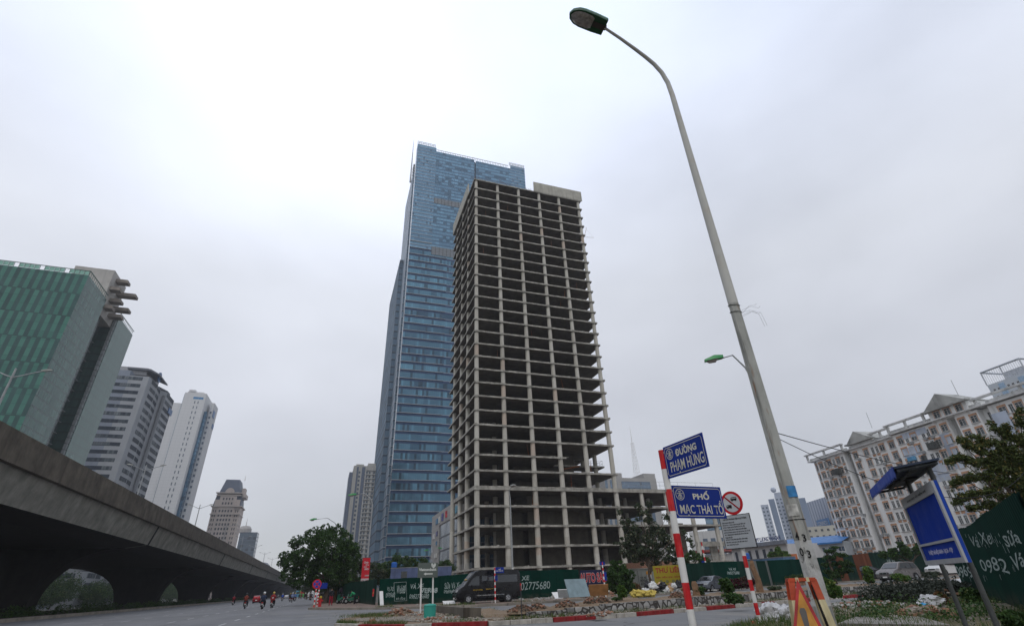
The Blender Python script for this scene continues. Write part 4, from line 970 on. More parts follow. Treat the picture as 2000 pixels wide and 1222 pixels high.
# far residential towers between the pole and the apartment block
ra = thing('apartment_tower', 'hazy pale blue twin-bay apartment tower with a round roof cap behind the school', 'apartment tower', AD(1515, 1050, 560))
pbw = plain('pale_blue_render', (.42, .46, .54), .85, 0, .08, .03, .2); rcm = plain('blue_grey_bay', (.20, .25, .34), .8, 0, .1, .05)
parts_ = ((1485, 1500, 985, 560), (1500, 1512, 974, 558), (1512, 1531, 968, 562), (1531, 1545, 976, 556), (1545, 1556, 965, 560), (1556, 1572, 972, 558))
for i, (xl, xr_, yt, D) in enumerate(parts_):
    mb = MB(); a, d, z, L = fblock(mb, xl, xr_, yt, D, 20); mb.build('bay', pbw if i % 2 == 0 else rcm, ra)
    nn = Vector((d.y, -d.x, 0))
    if i % 2 == 0: window_set(ra, a+nn*.05, d, [(u, z-3-k*3.3) for k in range(16) for u in np.arange(1.6, L-.8, 3.2)], 1.7, 1.7, pbw, M['wglass_blue'], .12, big=33)
q = AD(1520, 962, 566); mb = MB(); mb.tube([(q.x, q.y, q.z-6), (q.x, q.y, q.z)], 4, 10); mb.ball((q.x-3, q.y+2, q.z+3), 2.6, 10, 6); mb.build('roof_cap', pbw, ra)
def stripe():
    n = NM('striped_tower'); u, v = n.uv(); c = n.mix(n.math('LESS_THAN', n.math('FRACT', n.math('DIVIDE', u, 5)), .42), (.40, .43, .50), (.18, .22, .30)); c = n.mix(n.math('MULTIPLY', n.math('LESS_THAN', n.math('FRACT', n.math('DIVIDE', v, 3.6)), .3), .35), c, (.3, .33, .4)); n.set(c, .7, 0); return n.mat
sb = thing('office_tower', 'hazy grey-blue slab tower with vertical stripes just left of the long apartment block', 'office tower', AD(1590, 1040, 620))
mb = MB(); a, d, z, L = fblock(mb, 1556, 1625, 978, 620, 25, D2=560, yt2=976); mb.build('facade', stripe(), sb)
nn = Vector((d.y, -d.x, 0)); q = on_plane(1608, 1021, a+nn*2, d); mb = MB(); mb.obox(q, 22, .8, 7, Matrix.Rotation(math.atan2(d.y, d.x), 3, 'Z')); mb.build('roof_sign', plain('far_sign_blue', (0, 0, 0)), sb)
letters('sign_lettering', 'CONINCO', sb, q+nn*.7, d, (0, 0, 1), width=18, height=3.2, mat=M['white'])
sbe = thing('apartment_block', 'small beige apartment block below the striped slab tower', 'apartment block', AD(1605, 1045, 330))
mb = MB(); a, d, z, L = fblock(mb, 1572, 1650, 1026, 330, 14); mb.build('wall', plain('beige_render', (.48, .46, .40), .85, 0, .1, .1, .2), sbe)
window_set(sbe, a+Vector((d.y, -d.x, 0))*.05, d, [(u, z-2-k*3.) for k in range(5) for u in np.arange(1.6, L-1, 2.9)], 1.3, 1.3, plain('beige_render', (0, 0, 0)), M['wglass'], .1)
# high-rise at the top right edge
hr = thing('apartment_tower', 'pale blue and white high-rise with a steel frame crown at the upper right edge', 'apartment tower', AD(1950, 760, 300))
d7 = Vector((-math.sin(rad(7.5)), -math.cos(rad(7.5)), 0)); n7 = Vector((d7.y, -d7.x, 0))
P1 = AD(1915, 728, 300); Q1 = on_plane(1990, 701, P1, d7); ZR = P1.z-6.0; LL = (Vector((Q1.x, Q1.y, 0))-Vector((P1.x, P1.y, 0))).length
bk = -n7*24; R7 = Matrix.Rotation(math.atan2(d7.y, d7.x), 3, 'Z')
mb = MB(); A = Vector((P1.x, P1.y, 0)); mb.obox(A+d7*LL/2-n7*12+Vector((0, 0, ZR/2)), LL, 24, ZR, R7); mb.build('wall', plain('pale_highrise_white', (.50, .53, .56), .8, 0, .06, .1, .2), hr)
mb = MB()
for u in (5.5, 13.5): mb.obox(A+d7*u+n7*.2+Vector((0, 0, ZR/2)), 2.2, .5, ZR-2, R7)
mb.build('blue_bay', plain('pale_blue_bay', (.30, .42, .55), .8), hr)
mb = MB()
for i in range(int(LL/.9)+1): p = A+d7*(i*.9); mb.tube([(p.x, p.y, ZR), (p.x, p.y, P1.z)], .07, 4)
for q0, q1 in ((A, A+d7*LL), (A, A+bk), (A+d7*LL, A+d7*LL+bk), (A+bk, A+bk+d7*LL)):
    for zz in (P1.z, ): mb.tube([Vector((q0.x, q0.y, zz)), Vector((q1.x, q1.y, zz))], .45, 4)
for q0 in (A, A+d7*LL, A+bk, A+d7*LL*.5): mb.tube([Vector((q0.x, q0.y, ZR)), Vector((q0.x, q0.y, P1.z))], .3, 4)
mb.obox(A+d7*LL*.6-n7*8+Vector((0, 0, ZR+2)), 8, 8, 4, R7); mb.build('crown_frame', plain('crown_white_steel', (.45, .47, .5), .6), hr)
window_set(hr, A+n7*.05, d7, [(u, ZR-3-k*3.2) for k in range(12) for u in (2, 3.8, 7.8, 9.6, 11.6, 15.5, 17.3, 19.6, 21.6) if u < LL-1], 1.1, 1.5, M['white'], M['wglass'], .1, big=99)

# ================================================================== long apartment block on the right
ap = thing('apartment_block', 'long stained white apartment block with orange-trimmed windows on the right', 'apartment block', (137, 90, 0))
A0 = AD(1587, 893, 185); A0 = Vector((A0.x, A0.y, 0)); AZ = 31.9
def AP(u, n_, z=0.): return A0+d7*u+n7*n_+Vector((0, 0, z))
aw = NM('stained_white_render'); z_ = aw.xyz()[2]
a_ = aw.noise(.12, 5, rough=.6); c = aw.mix(aw.rng(a_, .35, .65), (.74, .74, .72), (.84, .84, .82)); c = aw.mix(aw.rng(aw.noise(.35, 6, stretch=(1, 1, .12), rough=.7), .52, .72, 0, .75), c, (.25, .245, .22)); aw.set(c, .9, 0)
awb = plain('pale_blue_wall_paint', (.50, .56, .66), .9, 0, .15, .3, .5); stn = plain('stained_grey_wall', (.36, .36, .34), .95, 0, .3, .3, .8)
outline = [(-1.3, -1.0), (.9, -1.0), (.9, 0), (12, 0), (12, -1.6), (14.4, -1.6), (14.4, .1), (30.2, .1), (30.2, 1.4), (45.2, 1.4), (45.2, .2), (47.0, .2), (47.0, 1.4), (52.2, 1.4), (52.2, -.2), (54.4, -.2), (54.4, 1.2), (72, 1.2), (72, 0), (100, 0)]
mb = MB(); mb.prism([tuple(AP(u, n_).xy) for u, n_ in outline+[(100, -16), (-1.3, -16)]], 0, AZ); mb.build('wall', aw.mat, ap)
# stained recess strip and blue panels
mb = MB(); mb.obox(AP(13.2, -1.55, AZ/2), 2.2, .08, AZ-.5, R7); mb.build('stained_strip', stn, ap)
mb = MB(); mb.obox(AP(46.1, .25, AZ/2), 1.6, .08, AZ-.5, R7); mb.build('stained_strip', stn, ap)
for (u, z, w_, h_) in ((33.5, 27, 4.5, 2.2), (38.5, 21.6, 3.5, 5), (43, 25, 2.4, 8), (50, 24, 4, 2), (36, 30.9, 7, 1.4), (56, 27, 3, 6), (60, 18, 5, 3), (41, 14, 3, 5)):
    mb = MB(); mb.obox(AP(u, 1.42, z), w_, .06, h_, R7); mb.build('blue_panel', awb, ap)
# cornices, roof beams and gables
orn = plain('roof_white_concrete', (.64, .64, .62), .9, 0, .25, .4, .6)
mb = MB()
for (u0, u1, n_, z) in ((-1.9, 14, .7, AZ), (14, 30, .8, AZ), (29.6, 54, 2.2, AZ+.2), (54, 100, 2.0, AZ+.2)):
    mb.obox(AP((u0+u1)/2, n_-4, z+.16), u1-u0, 8, .32, R7)
    mb.obox(AP((u0+u1)/2, n_-.9, z+.75), u1-u0-1, .3, .5, R7)
mb.build('cornice', orn, ap)
mb = MB()
for (u0, u1, n_, z) in ((-2.4, 13, .9, AZ+2.2), (23, 29.6, 1.2, AZ+2.3), (29.5, 41, 2.4, AZ+2.5), (52, 100, 1.8, AZ+2.1)):
    mb = MB(); mb.obox(AP((u0+u1)/2, n_-.4, z), u1-u0, .9, .38, R7)
    k = max(2, int((u1-u0)/9))
    for i in range(k+1): u = u0+.6+(u1-u0-1.2)*i/k; mb.obox(AP(u, n_-.6, (AZ+z)/2+.3), .5, .5, z-AZ-.6, R7)
    mb.build('roof_beam', orn, ap)
for (u0, u1, n_, zb, zp) in ((14.8, 23.6, .5, AZ+1.4, AZ+4.4), (41.2, 51.6, 1.9, AZ+2.6, AZ+5.9)):
    um = (u0+u1)/2-.6
    mb = MB(); tri = [(u0, zb), (u1, zb), (um, zp)]
    mb.extr(tri, n_+.4, n_-6, lambda p, a: AP(p[0], a, p[1])); mb.obox(AP((u0+u1)/2, n_+.1, zb-.1), u1-u0+.8, 1.4, .35, R7); mb.build('gable', plain('sooty_gable', (.40, .40, .375), .95, 0, .35, .3, .8), ap)
    mb = MB(); mb.obox(AP((u0+u1)/2, n_-4.2, (AZ+zb)/2), u1-u0-1.2, 8, zb-AZ, R7); mb.build('attic_wall', aw.mat, ap)
for u in (21.5, 47):
    mb = MB(); q = AP(u, -3, AZ+4.6); mb.tube([q, q+Vector((0, 0, 4.5))], .05, 4); mb.build('aerial', M['darksteel'], ap)
org = plain('orange_trim', (.54, .31, .19), .85, 0, .25, .8); frm = plain('white_window_frame', (.50, .50, .48), .6, 0, .15, .6); pane = plain('apartment_glass', (.10, .115, .12), .2, 0, .9, .35, spec=.5)
FHH = 2.78; ZK = [30.1-FHH*k for k in range(11)]
CW = [(.0, -.98), (2.4, .02), (5.8, .02), (9.3, .02), (16, .12), (19.7, .12), (25.0, .12), (28, .12), (32, 1.42), (35.8, 1.42), (41.2, 1.42), (43.9, 1.42), (48.3, 1.42), (51, 1.42), (57, 1.22), (60.2, 1.22), (64.5, 1.22), (68, 1.22), (74, .02), (78, .02), (83, .02)]
CN = [(4.1, .02), (7.6, .02), (11, .02), (21.9, .12), (23.3, .12), (33.8, 1.42), (38.3, 1.42), (39.6, 1.42), (53.3, -.18), (58.7, 1.22), (62.4, 1.22), (66.2, 1.22), (76, .02)]
def apt_win(mb, mg, w_, h_, trim):
    def sl(m_, u0, u1, v0, v1, d0, d1):
        mdl = lambda u, v, d: d7*u+Vector((0, 0, v))+n7*d
        A = [mdl(u0, v0, d0), mdl(u1, v0, d0), mdl(u1, v1, d0), mdl(u0, v1, d0)]; B = [mdl(u0, v0, d1), mdl(u1, v0, d1), mdl(u1, v1, d1), mdl(u0, v1, d1)]
        m_.add(A+B, [(4, 5, 6, 7), (0, 1, 5, 4), (1, 2, 6, 5), (2, 3, 7, 6), (3, 0, 4, 7)])
    a, b = w_/2, h_/2
    mb.mi = 0
    if trim: sl(mb, -a-.15, a+.15, b, b+.42, 0, .10); sl(mb, -a-.15, -a, -b, b, 0, .06); sl(mb, a, a+.12, -b, b, 0, .06)
    mb.mi = 1; sl(mb, -a-.2, a+.2, -b-.14, -b, 0, .22)
    for x in (-a, -.04, a-.09): sl(mb, x, x+.09, -b, b, 0, .05)
    sl(mb, -a, a, b-.09, b, 0, .05); sl(mb, -a, a, b*.35, b*.35+.06, 0, .045); mb.mi = 0
    sl(mg, -a+.05, a-.05, -b+.02, b-.05, .0, .02)
wins = [(u, n_, z, 1) for u, n_ in CW for z in ZK] + [(u, n_, z, 0) for u, n_ in CN for z in ZK]
wins.sort(key=lambda q: (q[0] > 70, -q[3], -q[0]*.2-q[2]*.01)); protos = {}
wins = [(u, .2, AZ+.95, 1) for u in (17.0, 19.3, 21.6)]+[(u, 1.75, AZ+1.35, 1) for u in (43.8, 46.4, 49.2)]+wins
rest = MB(); restg = MB(); oA = root_loc(ap)
for i, (u, n_, z, tp) in enumerate(wins):
    p = AP(u, n_, z)
    if i < 100:
        if tp not in protos:
            mb, mg = MB(), MB(); apt_win(mb, mg, 1.5 if tp else .85, 1.55 if tp else 1.75, tp)
            o = mb.build('window', [org, frm], ap, world=False); g2 = mg.build('pane', pane, o, world=False); protos[tp] = (o, g2)
        else:
            o = protos[tp][0].copy(); COL.objects.link(o); o.parent = ap; g2 = protos[tp][1].copy(); COL.objects.link(g2); g2.parent = o
        o.location = p-oA
    else:
        mb, mg = MB(), MB(); apt_win(mb, mg, 1.5 if tp else .85, 1.55 if tp else 1.75, tp)
        for v_, f_, m_ in zip([0], [0], [0]):
            off = len(rest.v); rest.v += [tuple(Vector(q)+p) for q in mb.v]; rest.f += [[k+off for k in f] for f in mb.f]; rest.m += mb.m; rest.uv += mb.uv
            off = len(rest.v); rest.v += [tuple(Vector(q)+p) for q in mg.v]; rest.f += [[k+off for k in f] for f in mg.f]; rest.m += [2]*len(mg.f); rest.uv += mg.uv
o = rest.build('window', [org, frm, pane], ap); o['kind'] = 'stuff'
# orange spandrels under the narrow windows, and air conditioners
mb = MB()
for u, n_ in CN:
    for z in ZK[::2]: mb.obox(AP(u, n_+.03, z-1.3), .9, .08, .55, R7)
o = mb.build('spandrel_panel', org, ap); o['kind'] = 'stuff'
acm = MB(); acm.obox((0, 0, 0), .85, .35, .6, R7); acm.obox(n7*.18+d7*.12, .42, .02, .42, R7); acp = None
for i in range(60):
    u, n_ = random.choice(CN+CW[4:10]+[(14.0, -1.4), (30.5, 1.42), (45.5, .25)]); z = random.choice(ZK)-random.choice((1.3, 1.2)); q = AP(u+random.choice((-.9, .9)), n_+.28, z)-oA
    if acp is None: acp = acm.build('air_conditioner', plain('aircon_grey', (.30, .31, .31), .6, 0, .3, 3), ap, world=False); o = acp
    else: o = acp.copy(); COL.objects.link(o); o.parent = ap
    o.location = q
for (u, z) in ((8.5, 27.2), (40, 26.9)):
    mb = MB(); mb.obox(AP(u, 1.0 if u < 20 else 2.0, z), 2.4, 1.0, 1.5, R7); mb.build('balcony_cage', plain('dark_cage', (.07, .075, .07), .8, 0, .6, 2.5), ap)
for (u, z, cl) in ((35.5, 22.5, (.05, .18, .5)), (54, 26, (.5, .5, .5)), (33.4, 25.3, (.1, .3, .5))):
    mb = MB(); mb.obox(AP(u, 2.0, z), 1.8, .8, .9, R7); mb.build('awning', plain('awning_%.2f' % cl[0], cl, .6), ap)

# ================================================================== fences
def fence(name, label, pts, tops, mats, group=None, thick=.05, postn=1):
    """pts: plan points, tops: top height at each point; one sheet panel per stretch"""
    base = pts[0]; t = thing(name, label, 'fence', (base[0], base[1], base[2]), 0, group); u0 = 0
    for i, (a, b) in enumerate(zip(pts[:-1], pts[1:])):
        a, b = Vector(a), Vector(b); d = Vector((b.x-a.x, b.y-a.y, 0)); L = d.length; d /= L; nn = Vector((d.y, -d.x, 0))*thick/2
        ta = tops[i] if not isinstance(tops[i], tuple) else tops[i][1]; tb = tops[i+1] if not isinstance(tops[i+1], tuple) else tops[i+1][0]
        mb = MB(); k = max(1, int(L/1.08)); 
        for s in (1, -1):
            for j in range(k):
                p, q = a.lerp(b, j/k), a.lerp(b, (j+1)/k); r = mnoise.noise((p.x*3.1, p.y*2.7, 1.3))*.05; z0, z1 = ta+(tb-ta)*j/k+r, ta+(tb-ta)*(j+1)/k+r; ua, ub = u0+L*j/k, u0+L*(j+1)/k
                P = [p+nn*s, q+nn*s, q+nn*s, p+nn*s]; P = [Vector((P[0].x, P[0].y, p.z)), Vector((P[1].x, P[1].y, q.z)), Vector((P[2].x, P[2].y, z1)), Vector((P[3].x, P[3].y, z0))]
                uv = [(ua, 0), (ub, 0), (ub, z1-q.z), (ua, z0-p.z)]
                if s < 0: P = P[::-1]; uv = uv[::-1]
                mb.add(P, [(0, 1, 2, 3)], [uv])
        mb.build('sheet_panel', M[mats[i % len(mats)]], t); u0 += L
        mb = MB(); q = a-nn.normalized()*.08; mb.obox((q.x, q.y, (q.z+ta)/2-.05), .07, .07, ta-q.z-.1); mb.build('post', M['rust'], t)
    return t
def gp(px, py, z=.15): v = G(px, py, z); return (v.x, v.y, z)
FL1 = [gp(738, 1181), gp(850, 1177), gp(950, 1172), gp(1040, 1167.5), gp(1134, 1162)]
FT1 = [2.42, 2.46, 2.66, 2.72, 2.66]
fn1 = fence('green_fence', 'long green sheet-metal fence scrawled with chalk-white writing behind the black van', FL1, FT1, ['greensheet'])
a = Vector(FL1[0]); fn0 = fence('green_fence', 'dark green sheet-metal fence stretch behind the umbrella and the red banner', [(-.2+2.2, 92, .15), (4.6, 78, .15), (FL1[0][0]-.1, FL1[0][1]+2, .15)], [2.5, 2.6, 2.5], ['greensheet_dull'])
RB = [(1338, 1153), (1358, 1151.5), (1402, 1149), (1450, 1146.5), (1470, 1145), (1488, 1144), (1506, 1143), (1510, 1142.5), (1555, 1140), (1600, 1137), (1645, 1134), (1660, 1133), (1680, 1131.5), (1712, 1129), (1760, 1125), (1790, 1122.5), (1870, 1116)]
RT = [1100, 1099, 1096, 1095, 1094, 1094, 1094, 1093, 1091, 1089, 1084, 1083, 1082, 1078, 1074, 1074, 1070]
RM = ['greensheet_dull', 'greensheet_dull', 'greensheet', 'greensheet_dull', 'greysheet', 'greensheet_dull', 'greysheet', 'greensheet', 'greensheet', 'greensheet', 'rustsheet', 'greensheet_dull', 'rustsheet', 'greensheet_dull', 'greensheet', 'greensheet']
rp = []; rt = []
for (x, y), ty in zip(RB, RT):
    p = gp(x, y+.6); rp.append(p); rt.append(AD(x, ty, math.hypot(p[0], p[1])).z)
fn2 = fence('green_fence', 'patched green and rusty sheet fence running right behind the parked cars', rp, rt, RM)
N1 = G(1889, 1158.7, .4); N2 = G(1972, 1187, .4); nd = Vector((N2.x-N1.x, N2.y-N1.y, 0)).normalized()
e1 = on_plane(1870.5, 1018.5, N1, nd).z; e2 = on_plane(2000, 974, N1, nd).z; N3 = N2+nd*7
fn3 = fence('green_fence', 'dark green corrugated fence with dripping white graffiti at the right edge behind the blue board', [(N1.x, N1.y, .38), (N2.x, N2.y, .38), (N3.x, N3.y, .38)], [e1-.04, e1+(e2-e1)*.8, e2+.15], ['greensheet'])
# fence writing
def wr(fn, body, pts, k, u, z, width, height, bold=.01, shear=.15, mat='chalk', name='graffiti', jitter=.03):
    a, b = Vector(pts[k]), Vector(pts[k+1]); d = Vector((b.x-a.x, b.y-a.y, 0)); L = d.length; d /= L; nn = Vector((d.y, -d.x, 0))
    return letters(name, body, fn, Vector((a.x, a.y, 0))+d*u+nn*.035+Vector((0, 0, z)), d, (0, 0, 1), width=width, height=height, mat=M[mat], bold=bold, shear=shear, jitter=jitter)
def wrp(fn, body, pts, k, px, py, pw, ph, **kw):
    """writing centred where pixel (px,py) meets the fence, pw/ph its size in pixels there"""
    a, b = Vector(pts[k]), Vector(pts[k+1]); d = b-a; c = on_plane(px, py, a, d); e = on_plane(px+pw/2, py, a, d); f = on_plane(px-pw/2, py, a, d); g_ = on_plane(px, py-ph/2, a, d)
    dd = Vector((d.x, d.y, 0)).normalized(); return wr(fn, body, pts, k, (Vector((c.x, c.y, 0))-Vector((a.x, a.y, 0))).dot(dd), c.z, abs((e-f).dot(dd)), 2*abs(g_.z-c.z), **kw)
wrp(fn1, 'VÁ XE', FL1, 0, 815, 1143, 26, 12); wrp(fn1, '0982775680', FL1, 0, 819, 1163.5, 38, 9)
wrp(fn1, 'VER88', FL1, 0, 838, 1152, 34, 10, bold=.04, shear=0, name='stencilled_number'); wrp(fn1, 'Sửa Vá Xe', FL1, 1, 884, 1142, 32, 13); wrp(fn1, '0969601277', FL1, 1, 884, 1154, 34, 7)
wrp(fn1, 'Web88', FL1, 0, 784, 1150, 17, 16); wrp(fn1, 'lưu động', FL1, 0, 783, 1168, 18, 6); wrp(fn1, 'Vá XE', FL1, 0, 763, 1149, 13, 8); wrp(fn1, '09795682', FL1, 0, 763, 1161, 18, 9)
wrp(fn1, 'XE', FL1, 2, 1026, 1128, 16, 9); wrp(fn1, '02775680', FL1, 3, 1046, 1142.5, 57, 15, bold=.0)
wrp(fn2, 'VÁ XE', rp, 2, 1430, 1110, 14, 6, bold=.02); wrp(fn2, '0982775680', rp, 2, 1432, 1118, 24, 6, bold=.02)
wrp(fn2, 'VÁ XE', rp, 13, 1740, 1094, 16, 7, bold=.02)
fp3 = [(N1.x, N1.y, .38), (N3.x, N3.y, .38)]
wrp(fn3, 'Vá Xe', fp3, 0, 1917, 1053, 42, 26, bold=-.005, name='graffiti'); wrp(fn3, '0982', fp3, 0, 1941, 1103, 50, 27, bold=.0); wrp(fn3, 'Sửa', fp3, 0, 1978, 1050, 34, 30); wrp(fn3, 'Vá', fp3, 0, 1993, 1095, 26, 30); wrp(fn3, '0969', fp3, 0, 1884, 1115, 30, 22)
mb = MB()
for i in range(46):
    px = random.uniform(1880, 1990); py = random.choice((1045, 1060, 1100, 1118))+random.uniform(-8, 8); c = on_plane(px, py, N1, nd); l = random.uniform(.04, .18)
    nn3 = Vector((nd.y, -nd.x, 0)); mb.obox(c+nn3*.034-Vector((0, 0, l/2)), .012, .006, l, Matrix.Rotation(math.atan2(nd.y, nd.x), 3, 'Z'))
mb.build('paint_drips', M['chalk'], fn3)
fd = (Vector(FL1[1])-Vector(FL1[0])).normalized()
def fr(x, y): return on_plane(x, y, Vector(FL1[0]), fd) + Vector((fd.y, -fd.x, 0))*.05
strokes('chalk_frame', [[fr(770, 1137), fr(794, 1135.5), fr(795, 1172), fr(771, 1173), fr(770, 1137)]], fn1, M['chalk'], .02)
# ================================================================== foreground: lamp pole, signs, board
lp = thing('lamp_pole', 'tall weathered concrete lamp pole with a long curved steel arm, nearest the camera', 'lamp pole', (6.57, 6.15, .35))
LX, LY = 6.57, 6.15
mb = MB(); mb.tube([(LX, LY, .3), (LX, LY, 1.6), (LX, LY, 3.2), (LX, LY, 5.75)], [.135, .121, .110, .094], 8, start=.39)
def polemat():
    n = NM('stained_pole_concrete'); x, y, z = n.xyz()
    c = n.mix(n.rng(n.noise(1.4, 6, rough=.6), .35, .65), (.30, .305, .28), (.44, .44, .40)); c = n.mix(n.rng(n.noise(2.6, 6, stretch=(6, 6, .35), rough=.7), .50, .66, 0, .7), c, (.09, .09, .08))
    c = n.mix(n.rng(n.noise(4, 5, stretch=(3, 3, .5)), .60, .72, 0, .8), c, (.24, .12, .06))
    wht = n.math('MULTIPLY', n.math('LESS_THAN', z, 1.42), n.math('GREATER_THAN', z, .60)); c = n.mix(n.math('MULTIPLY', wht, n.rng(n.noise(3, 5, rough=.7), .62, .45, .25, .95)), c, (.56, .56, .54))
    c = n.mix(n.math('MULTIPLY', wht, n.rng(n.noise(9, 6, rough=.75, stretch=(1, 1, .7)), .56, .64, 0, .85)), c, (.07, .07, .065))
    n.set(c, .9, 0); n.bump(n.noise(18, 5), .35, .006); return n.mat
mb.build('lower_pole', polemat(), lp, smooth=True)
mb = MB()
arm = [(LX, LY, 5.75), (LX, LY, 8.2), (LX, LY, 10.6), (LX, LY, 11.6), (LX-.03, LY, 12.05), (LX-.13, LY, 12.4), (LX-.30, LY, 12.66), (LX-.52, LY, 12.86), (LX-.80, LY-.02, 13.02), (LX-1.2, LY-.05, 13.22), (LX-1.7, LY-.08, 13.44)]
mb.tube(arm, [.090, .078, .066, .060, .055, .051, .048, .045, .042, .037, .032], 14); mb.build('upper_pole', concrete('pale_steel_pole', (.50, .495, .455), 0, .5, .15), lp, smooth=True)
HDc = Vector((LX-1.62, LY-.08, 13.42)); hl = Vector((-1, .02, .16)).normalized(); hw = Vector((0, 1, .1)); hw = (hw-hl*hw.dot(hl)).normalized(); hu = hl.cross(hw); hu = hu if hu.z > 0 else -hu
def HP(a, b, c): return HDc+hl*a+hw*b+hu*c
outl = [(0, -.20), (.30, -.22), (.62, -.22), (.78, -.19), (.90, -.11), (.95, 0), (.90, .11), (.78, .19), (.62, .22), (.30, .22), (0, .20)]
mb = MB(); mb.loft([[HP(a, b, -.03) for a, b in outl], [HP(a, b*1.0, .05) for a, b in outl], [HP(.04+(a-.04)*.9, b*.72, .15) for a, b in outl]]); mb.build('lamp_housing', M['darkgreenlamp'], lp, smooth=True)
mb = MB(); mb.loft([[HP(a, b, .051) for a, b in outl], [HP(.03+(a-.03)*.93, b*.78, .155) for a, b in outl]]); mb.build('lamp_lid', M['lampgreen'], lp, smooth=True)
bo = [(.33, -.13), (.40, -.17), (.62, -.18), (.76, -.155), (.86, -.09), (.90, 0), (.86, .09), (.76, .155), (.62, .18), (.40, .17), (.33, .13)]
mb = MB(); mb.loft([[HP(a, b, -.031) for a, b in bo], [HP(.62+(a-.62)*.9, b*.9, -.07) for a, b in bo], [HP(.62+(a-.62)*.6, b*.6, -.10) for a, b in bo]][::-1]); mb.build('lamp_glass', M['lampglass'], lp, smooth=True)
mb = MB(); mb.obox(HP(.18, 0, -.035), .28, .13, .03, Matrix((hl, hw, hu)).transposed()); mb.obox(HP(.02, 0, .0), .1, .1, .09, Matrix((hl, hw, hu)).transposed()); mb.build('lamp_socket', plain('socket_brown', (.05, .04, .035), .6), lp)
mb = MB()
for zz in (5.72, 5.58): mb.tube([(LX+.097*math.cos(a), LY+.102*math.sin(a), zz+.03*math.sin(a*1.0)) for a in np.linspace(0, 6.3, 14)], .006, 4)
for s in range(5):
    z = 5.6-.03*s; p = Vector((LX+.08, LY-.06, z)); q = p+Vector((random.uniform(.12, .3), -random.uniform(.05, .2), random.uniform(-.1, .18))); mb.tube([p, p.lerp(q, .6)+Vector((0, 0, .06)), q, q+Vector((.05, 0, -.25 if s % 2 else .05))], .002, 3)
mb.build('wire_tie', M['black'], lp)
mb = MB(); mb.tube([(LX+.117*math.cos(a), LY+.117*math.sin(a), 2.05) for a in np.linspace(0, 6.3, 14)], .006, 4); mb.build('wire_tie', M['black'], lp)
def polepatch(z0, z1, a0, a1, r, mat, nm='poster'):
    mb = MB(); A = np.linspace(a0, a1, 6); mb.add([(LX+r*math.cos(a), LY+r*math.sin(a), z) for z in (z0, z1) for a in A], [(i, i+1, 7+i, 6+i) for i in range(5)]); mb.build(nm, mat, lp)
va = math.atan2(-LY, -LX)
polepatch(2.36, 2.52, va-.1, va+1.2, .1215, plain('faded_blue_poster', (.05, .22, .46), .7, 0, .4, 9))
polepatch(2.10, 2.26, va-.75, va+.55, .123, plain('torn_white_poster', (.55, .54, .5), .8, 0, .5, 12))
for z, b in ((1.83, '4'), (1.62, '0')):
    letters('pole_number', b, lp, Vector((LX, LY, z))+Vector((math.cos(va-.45), math.sin(va-.45), 0))*.126, (-math.sin(va-.3), math.cos(va-.3), 0), (0, 0, 1), width=.05, height=.11, mat=M['black'], bold=.02)
    letters('pole_number', '3', lp, Vector((LX, LY, z-.03))+Vector((math.cos(va+.25), math.sin(va+.25), 0))*.126, (-math.sin(va+.25), math.cos(va+.25), 0), (0, 0, 1), width=.05, height=.1, mat=M['black'], bold=.02)

def striped(name, t, px, P, z0, z1, r, bounds, first, n=18):
    """post whose red and white bands change at the given heights (top to bottom)"""
    zs = [z1]+bounds+[z0]
    for i, (a, b) in enumerate(zip(zs[:-1], zs[1:])):
        m = M['red'] if (i % 2 == 0) == (first == 'red') else M['white']
        mb = MB(); mb.tube([(P[0], P[1], b), (P[0], P[1], a)], r, n, cap=(i == 0 or i == len(zs)-2)); mb.build('red_band' if m is M['red'] else 'white_band', m, t, smooth=True)
SPX = Vector((4.96, 6.90, .4)); SD0 = SPX.xy.length
sp = thing('street_sign_post', 'red and white banded post carrying two blue street name plates in the foreground', 'street sign', SPX)
def zat(px, py, D): return AD(px, py, D).z
bnds = [zat(x, y, SD0) for x, y in ((1302, 915.8), (1309, 955), (1317, 997.7), (1325, 1041), (1334, 1087.5), (1343, 1136.7), (1352, 1188.8))]
striped('post', sp, 0, SPX, .3, zat(1293, 879, SD0), .051, bnds, 'red')
def emblem(t, c, xd, yd, s):
    nn = xd.cross(yd); c = c+nn*.004; mb = MB()
    def ring(r, w_, n=28, sx=1.):
        a = [i*2*math.pi/n for i in range(n)]
        P = [c+xd*(math.cos(q)*(r-w_)*sx)+yd*(math.sin(q)*(r-w_)) for q in a]+[c+xd*(math.cos(q)*r*sx)+yd*(math.sin(q)*r) for q in a]
        mb.add(P, [(i, (i+1) % n, n+(i+1) % n, n+i) for i in range(n)][::-1])
    ring(s, s*.12)
    def bar(x0, x1, y0, y1): mb.add([c+xd*x0*s+yd*y0*s, c+xd*x1*s+yd*y0*s, c+xd*x1*s+yd*y1*s, c+xd*x0*s+yd*y1*s], [(0, 1, 2, 3)])
    bar(-.32, .32, .52, .64); bar(-.24, .24, .28, .40); bar(-.58, .58, .10, .22); bar(-.66, -.52, .12, .34); bar(.52, .66, .12, .34); bar(-.14, .14, -.16, .10)
    bar(-.42, -.26, -.66, -.08); bar(.26, .42, -.66, -.08); bar(-.42, .42, -.24, -.10); bar(-.20, .20, -.72, -.60); bar(-.08, .08, -.60, -.24)
    mb.build('emblem', M['signletter'], t)
